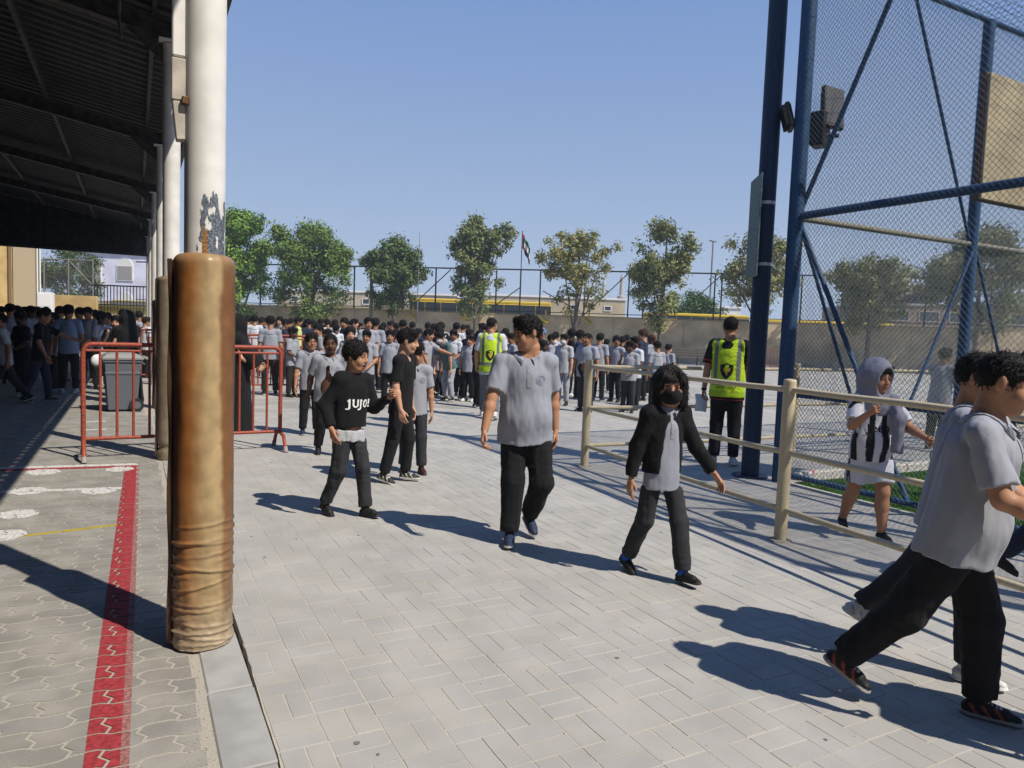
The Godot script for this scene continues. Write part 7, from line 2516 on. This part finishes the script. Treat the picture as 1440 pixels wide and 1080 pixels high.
func vest_details(node_name: String) -> void:
	var o := get_node(node_name) as Node3D
	var r: Dictionary = made["vest_black"]
	var J: Dictionary = r.J
	var H: float = r.H
	var T: Transform3D = r.T
	var red := mat("cloth_red", Color(0.22, 0.02, 0.015), 0.9)
	var b := MB.new()
	for s in [1.0, -1.0]:
		var sh: Vector3 = J[s][4]
		var el: Vector3 = J[s][5]
		var p: Vector3 = sh.lerp(el, 0.62)
		var q: Vector3 = sh.lerp(el, 0.73)
		b.tube(PackedVector3Array([p, q]), PackedFloat32Array([0.0455 * H]), 20, false)
	obj("sleeve_band", b.mesh(), red, o)
	b = MB.new()
	for k in 28:
		var a0 := TAU * k / 28.0
		var a1 := TAU * (k + 1) / 28.0
		var p: Array = []
		for q in [[a0, -0.035], [a1, -0.035], [a1, -0.05], [a0, -0.05]]:
			p.append(T * Vector3(sin(q[0]) * 0.111 * H * 1.03, q[1] * H, cos(q[0]) * 0.0755 * H * 1.03))
		b.quad(p[0], p[1], p[2], p[3], Vector3(sin(a0), 0, cos(a0)))
	obj("shirt_edge", b.mesh(), red, o)
	var hand: Transform3D = J[1.0][7]
	b = MB.new()
	b.tube(PackedVector3Array([(J[1.0][6] as Vector3) + Vector3(0, 0.012, 0), (J[1.0][6] as Vector3) - Vector3(0, 0.02, 0)]), PackedFloat32Array([0.034]), 14)
	obj("wrist_watch", b.mesh(), mat("print_black", Color(0.01, 0.01, 0.012), 0.8), o)
	var t := thing("paper_sheets", "folded white sheets of paper in the black-clad hi-vis man's hand", "paper")
	t.transform = o.transform * Transform3D(Basis.from_euler(Vector3(0.5, 0.6, 0.25)), hand.origin)
	for k in 3:
		b = MB.new()
		var rows := 6
		for j in rows:
			for i in 3:
				var pts: Array[Vector3] = []
				for q in [[0, 0], [1, 0], [1, 1], [0, 1]]:
					var u: float = (i + q[0]) / 3.0 - 0.5
					var v: float = (j + q[1]) / float(rows)
					pts.append(Vector3(u * 0.15 + 0.012 * k, 0.03 - v * 0.21, 0.05 * v * v + 0.03 * u * u - 0.006 * k + 0.012 * sin(v * 5.0 + k)))
				b.quad(pts[0], pts[1], pts[2], pts[3], Vector3.BACK)
		var sh := obj("sheet", b.mesh(), mat("paper_white", Color(0.72, 0.72, 0.72), 0.8), t)
		sh.rotation.z = -0.09 * k


func hoodie_on(o: Node3D, key: String, m: Material) -> void:
	var r: Dictionary = made[key]
	var HT: Transform3D = r.head_at
	var J: Dictionary = r.J
	var H: float = r.H
	var f := Field.new(HT.origin - Vector3(0.34, 0.6, 0.3), HT.origin + Vector3(0.34, 0.2, 0.3), 0.011)
	var c := HT.origin
	f.ell(c + HT.basis * Vector3(0, 0.035, -0.03), Vector3(0.126, 0.138, 0.148), 0.02)
	f.cap(c + HT.basis * Vector3(0, 0.0, -0.05), c + Vector3(0, -0.2, -0.06), 0.11, 0.15, 0.05)
	f.cap(c + Vector3(-0.12, -0.19, -0.03), c + Vector3(0.13, -0.19, -0.02), 0.055, 0.06, 0.05)
	f.cap(c + Vector3(0.12, -0.17, 0.02), c + Vector3(0.13, -0.3, 0.13), 0.05, 0.045, 0.04)
	f.cap(c + Vector3(0.13, -0.3, 0.13), c + Vector3(0.12, -0.56, 0.13), 0.052, 0.045, 0.03, Vector3(0, 0, 1), 0.7, 2)
	f.ruffle(fold, 0.013, Vector3(11, 6, 11))
	f.ell(c + HT.basis * Vector3(0, -0.02, 0.11), Vector3(0.075, 0.12, 0.1), 0.02, true)
	f.ell(c + HT.basis * Vector3(0, 0.0, 0.0), Vector3(0.08, 0.1, 0.1), 0.01, true)
	obj("draped_hoodie", solid(f.net()), m, o)
	var hand: Transform3D = J[1.0][7]
	var t := thing("key_loop", "small dark loop dangling from the striped jersey boy's fist", "loop")
	t.transform = o.transform * Transform3D(Basis(), hand.origin + Vector3(0, -0.06, 0))
	var b := MB.new()
	var p := PackedVector3Array()
	for k in 13: p.append(Vector3(0.022 * sin(TAU * k / 12.0), -0.045 + 0.05 * cos(TAU * k / 12.0), 0.01 * sin(TAU * k / 6.0)))
	b.tube(p, PackedFloat32Array([0.004]), 6, false)
	obj("cord", b.mesh(), mat("print_black", Color(0.01, 0.01, 0.012), 0.8), t)
	b = MB.new()
	b.box(Vector3(0.004, -0.115, 0), Vector3(0.03, 0.035, 0.01), Basis(), 0.003)
	obj("tag", b.mesh(), M.print_black, t)


func _ready() -> void:
	# camera
	var cam := Camera3D.new()
	cam.name = "camera"
	cam.transform = Transform3D(Basis(Vector3(0.885452, 0.036551, 0.463291), Vector3(0.000703, 0.996796, -0.079986), Vector3(-0.464731, 0.071149, 0.882589)), eye)
	cam.fov = 56.26
	cam.near = 0.05
	cam.far = 900.0
	add_child(cam)
	cam.current = true
	cam_inv = cam.transform.affine_inverse()
	# sky and exposure
	var env := Environment.new()
	env.background_mode = Environment.BG_SKY
	var sky := Sky.new()
	var sm := ProceduralSkyMaterial.new()
	sm.sky_top_color = Color(0.345, 0.51, 0.765)
	sm.sky_horizon_color = Color(0.735, 0.80, 0.875)
	sm.sky_curve = 0.22
	sm.ground_bottom_color = Color(0.45, 0.42, 0.37)
	sm.ground_horizon_color = Color(0.62, 0.66, 0.7)
	sm.sky_energy_multiplier = 0.96
	sky.sky_material = sm
	env.sky = sky
	env.tonemap_mode = Environment.TONE_MAPPER_LINEAR
	env.tonemap_exposure = 1.14
	env.sdfgi_enabled = true
	env.ssao_enabled = true
	env.ssil_enabled = true
	env.fog_enabled = true
	env.fog_density = 0.0012
	env.fog_light_color = Color(0.72, 0.78, 0.86)
	var we := WorldEnvironment.new()
	we.name = "sky"
	we.environment = env
	add_child(we)
	# sun: behind the camera's right shoulder, 51 degrees high
	var sun := DirectionalLight3D.new()
	sun.name = "sun"
	sun.light_energy = 1.6
	sun.light_color = Color(1.0, 0.965, 0.91)
	sun.light_angular_distance = 0.5
	sun.shadow_enabled = true
	sun.sky_mode = DirectionalLight3D.SKY_MODE_LIGHT_ONLY
	add_child(sun)
	sun.look_at_from_position(Vector3(0.388, 1.0, 0.70) * 50.0, Vector3.ZERO, Vector3.UP)

	# setting
	mat("white_column", Color(0.74, 0.72, 0.68), 0.5, "cloud", 0.92, 0.6)
	mat("red_enamel", Color(0.40, 0.085, 0.05), 0.45, "speck", 0.72, 1.2)
	paving()
	litter()
	canopy()
	for k in 6: padded_column(k, -3.67 - 5.165 * k)
	boundary()
	beyond()
	var olive := Color(0.135, 0.15, 0.058)
	var green := Color(0.085, 0.135, 0.03)
	tree("tall bright green bushy tree at far left, half hidden by the big column pad", "bushy_tree", Vector3(6.45, 0, -54.03), 9.7, 1.4, 5.6, Color(0.11, 0.19, 0.03), 1, 15000)
	tree("broad green tree with uneven top, second from the column pad", "broad_tree", Vector3(10.74, 0, -50.55), 9.1, 2.0, 6.3, green, 2, 14000)
	tree("small dark green round-topped tree left of the aerial rod", "round_tree", Vector3(15.41, 0, -46.78), 7.85, 2.5, 4.5, Color(0.065, 0.095, 0.03), 3, 11500)
	tree("tall oval grey-green tree left of the flag", "oval_tree", Vector3(19.80, 0, -43.25), 9.4, 2.6, 4.3, Color(0.11, 0.135, 0.055), 4, 8500)
	tree("thin yellowish tree forking in two crowns, right of the flag", "forked_tree", Vector3(24.95, 0, -39.1), 8.5, 3.0, 4.2, Color(0.17, 0.17, 0.062), 5, 4200, true)
	tree("tall olive tree with full crown between forked tree and lamp pole", "olive_tree", Vector3(29.06, 0, -35.87), 9.25, 2.2, 4.7, olive, 6, 7000)
	tree("loose olive tree partly behind the blue mast", "olive_tree", Vector3(33.65, 0, -32.25), 8.6, 2.9, 5.0, Color(0.15, 0.155, 0.06), 7, 5200)
	tree("round olive tree seen through the middle of the cage mesh", "olive_tree", Vector3(38.77, 0, -28.25), 7.1, 2.9, 5.0, Color(0.125, 0.135, 0.055), 8, 6500)
	tree("large dark olive tree seen through the mesh at the right edge", "olive_tree", Vector3(43.43, 0, -24.63), 9.0, 2.4, 6.6, Color(0.10, 0.108, 0.045), 9, 12000)
	tree("dense green bush-like tree beyond the wall behind the tall olive tree", "bush_tree", Vector3(42.7, 0, -48.1), 6.0, 1.0, 5.4, Color(0.05, 0.09, 0.02), 10, 5000)
	tree("dim green tree behind the mesh fence beyond the canopy", "garden_tree", Vector3(-5.0, 0, -71.0), 8.5, 1.0, 6.0, Color(0.06, 0.085, 0.03), 11, 6000)
	# things
	cage()
	pipe_railing()
	barrier("near red barrier running past the second column, thick frame", Vector3(-0.5, 0, -9.05), Vector3(1.6, 0, -9.2), 1.26, 12)
	barrier("long red barrier farther back with pupils behind it", Vector3(1.05, 0, -16.42), Vector3(3.42, 0, -16.3), 1.3, 17)
	barrier("rearmost red barrier, only its top rail showing at the big column pad", Vector3(-0.2, 0, -19.4), Vector3(1.95, 0, -19.2), 1.3, 12)
	wheelie_bin()
	everybody()
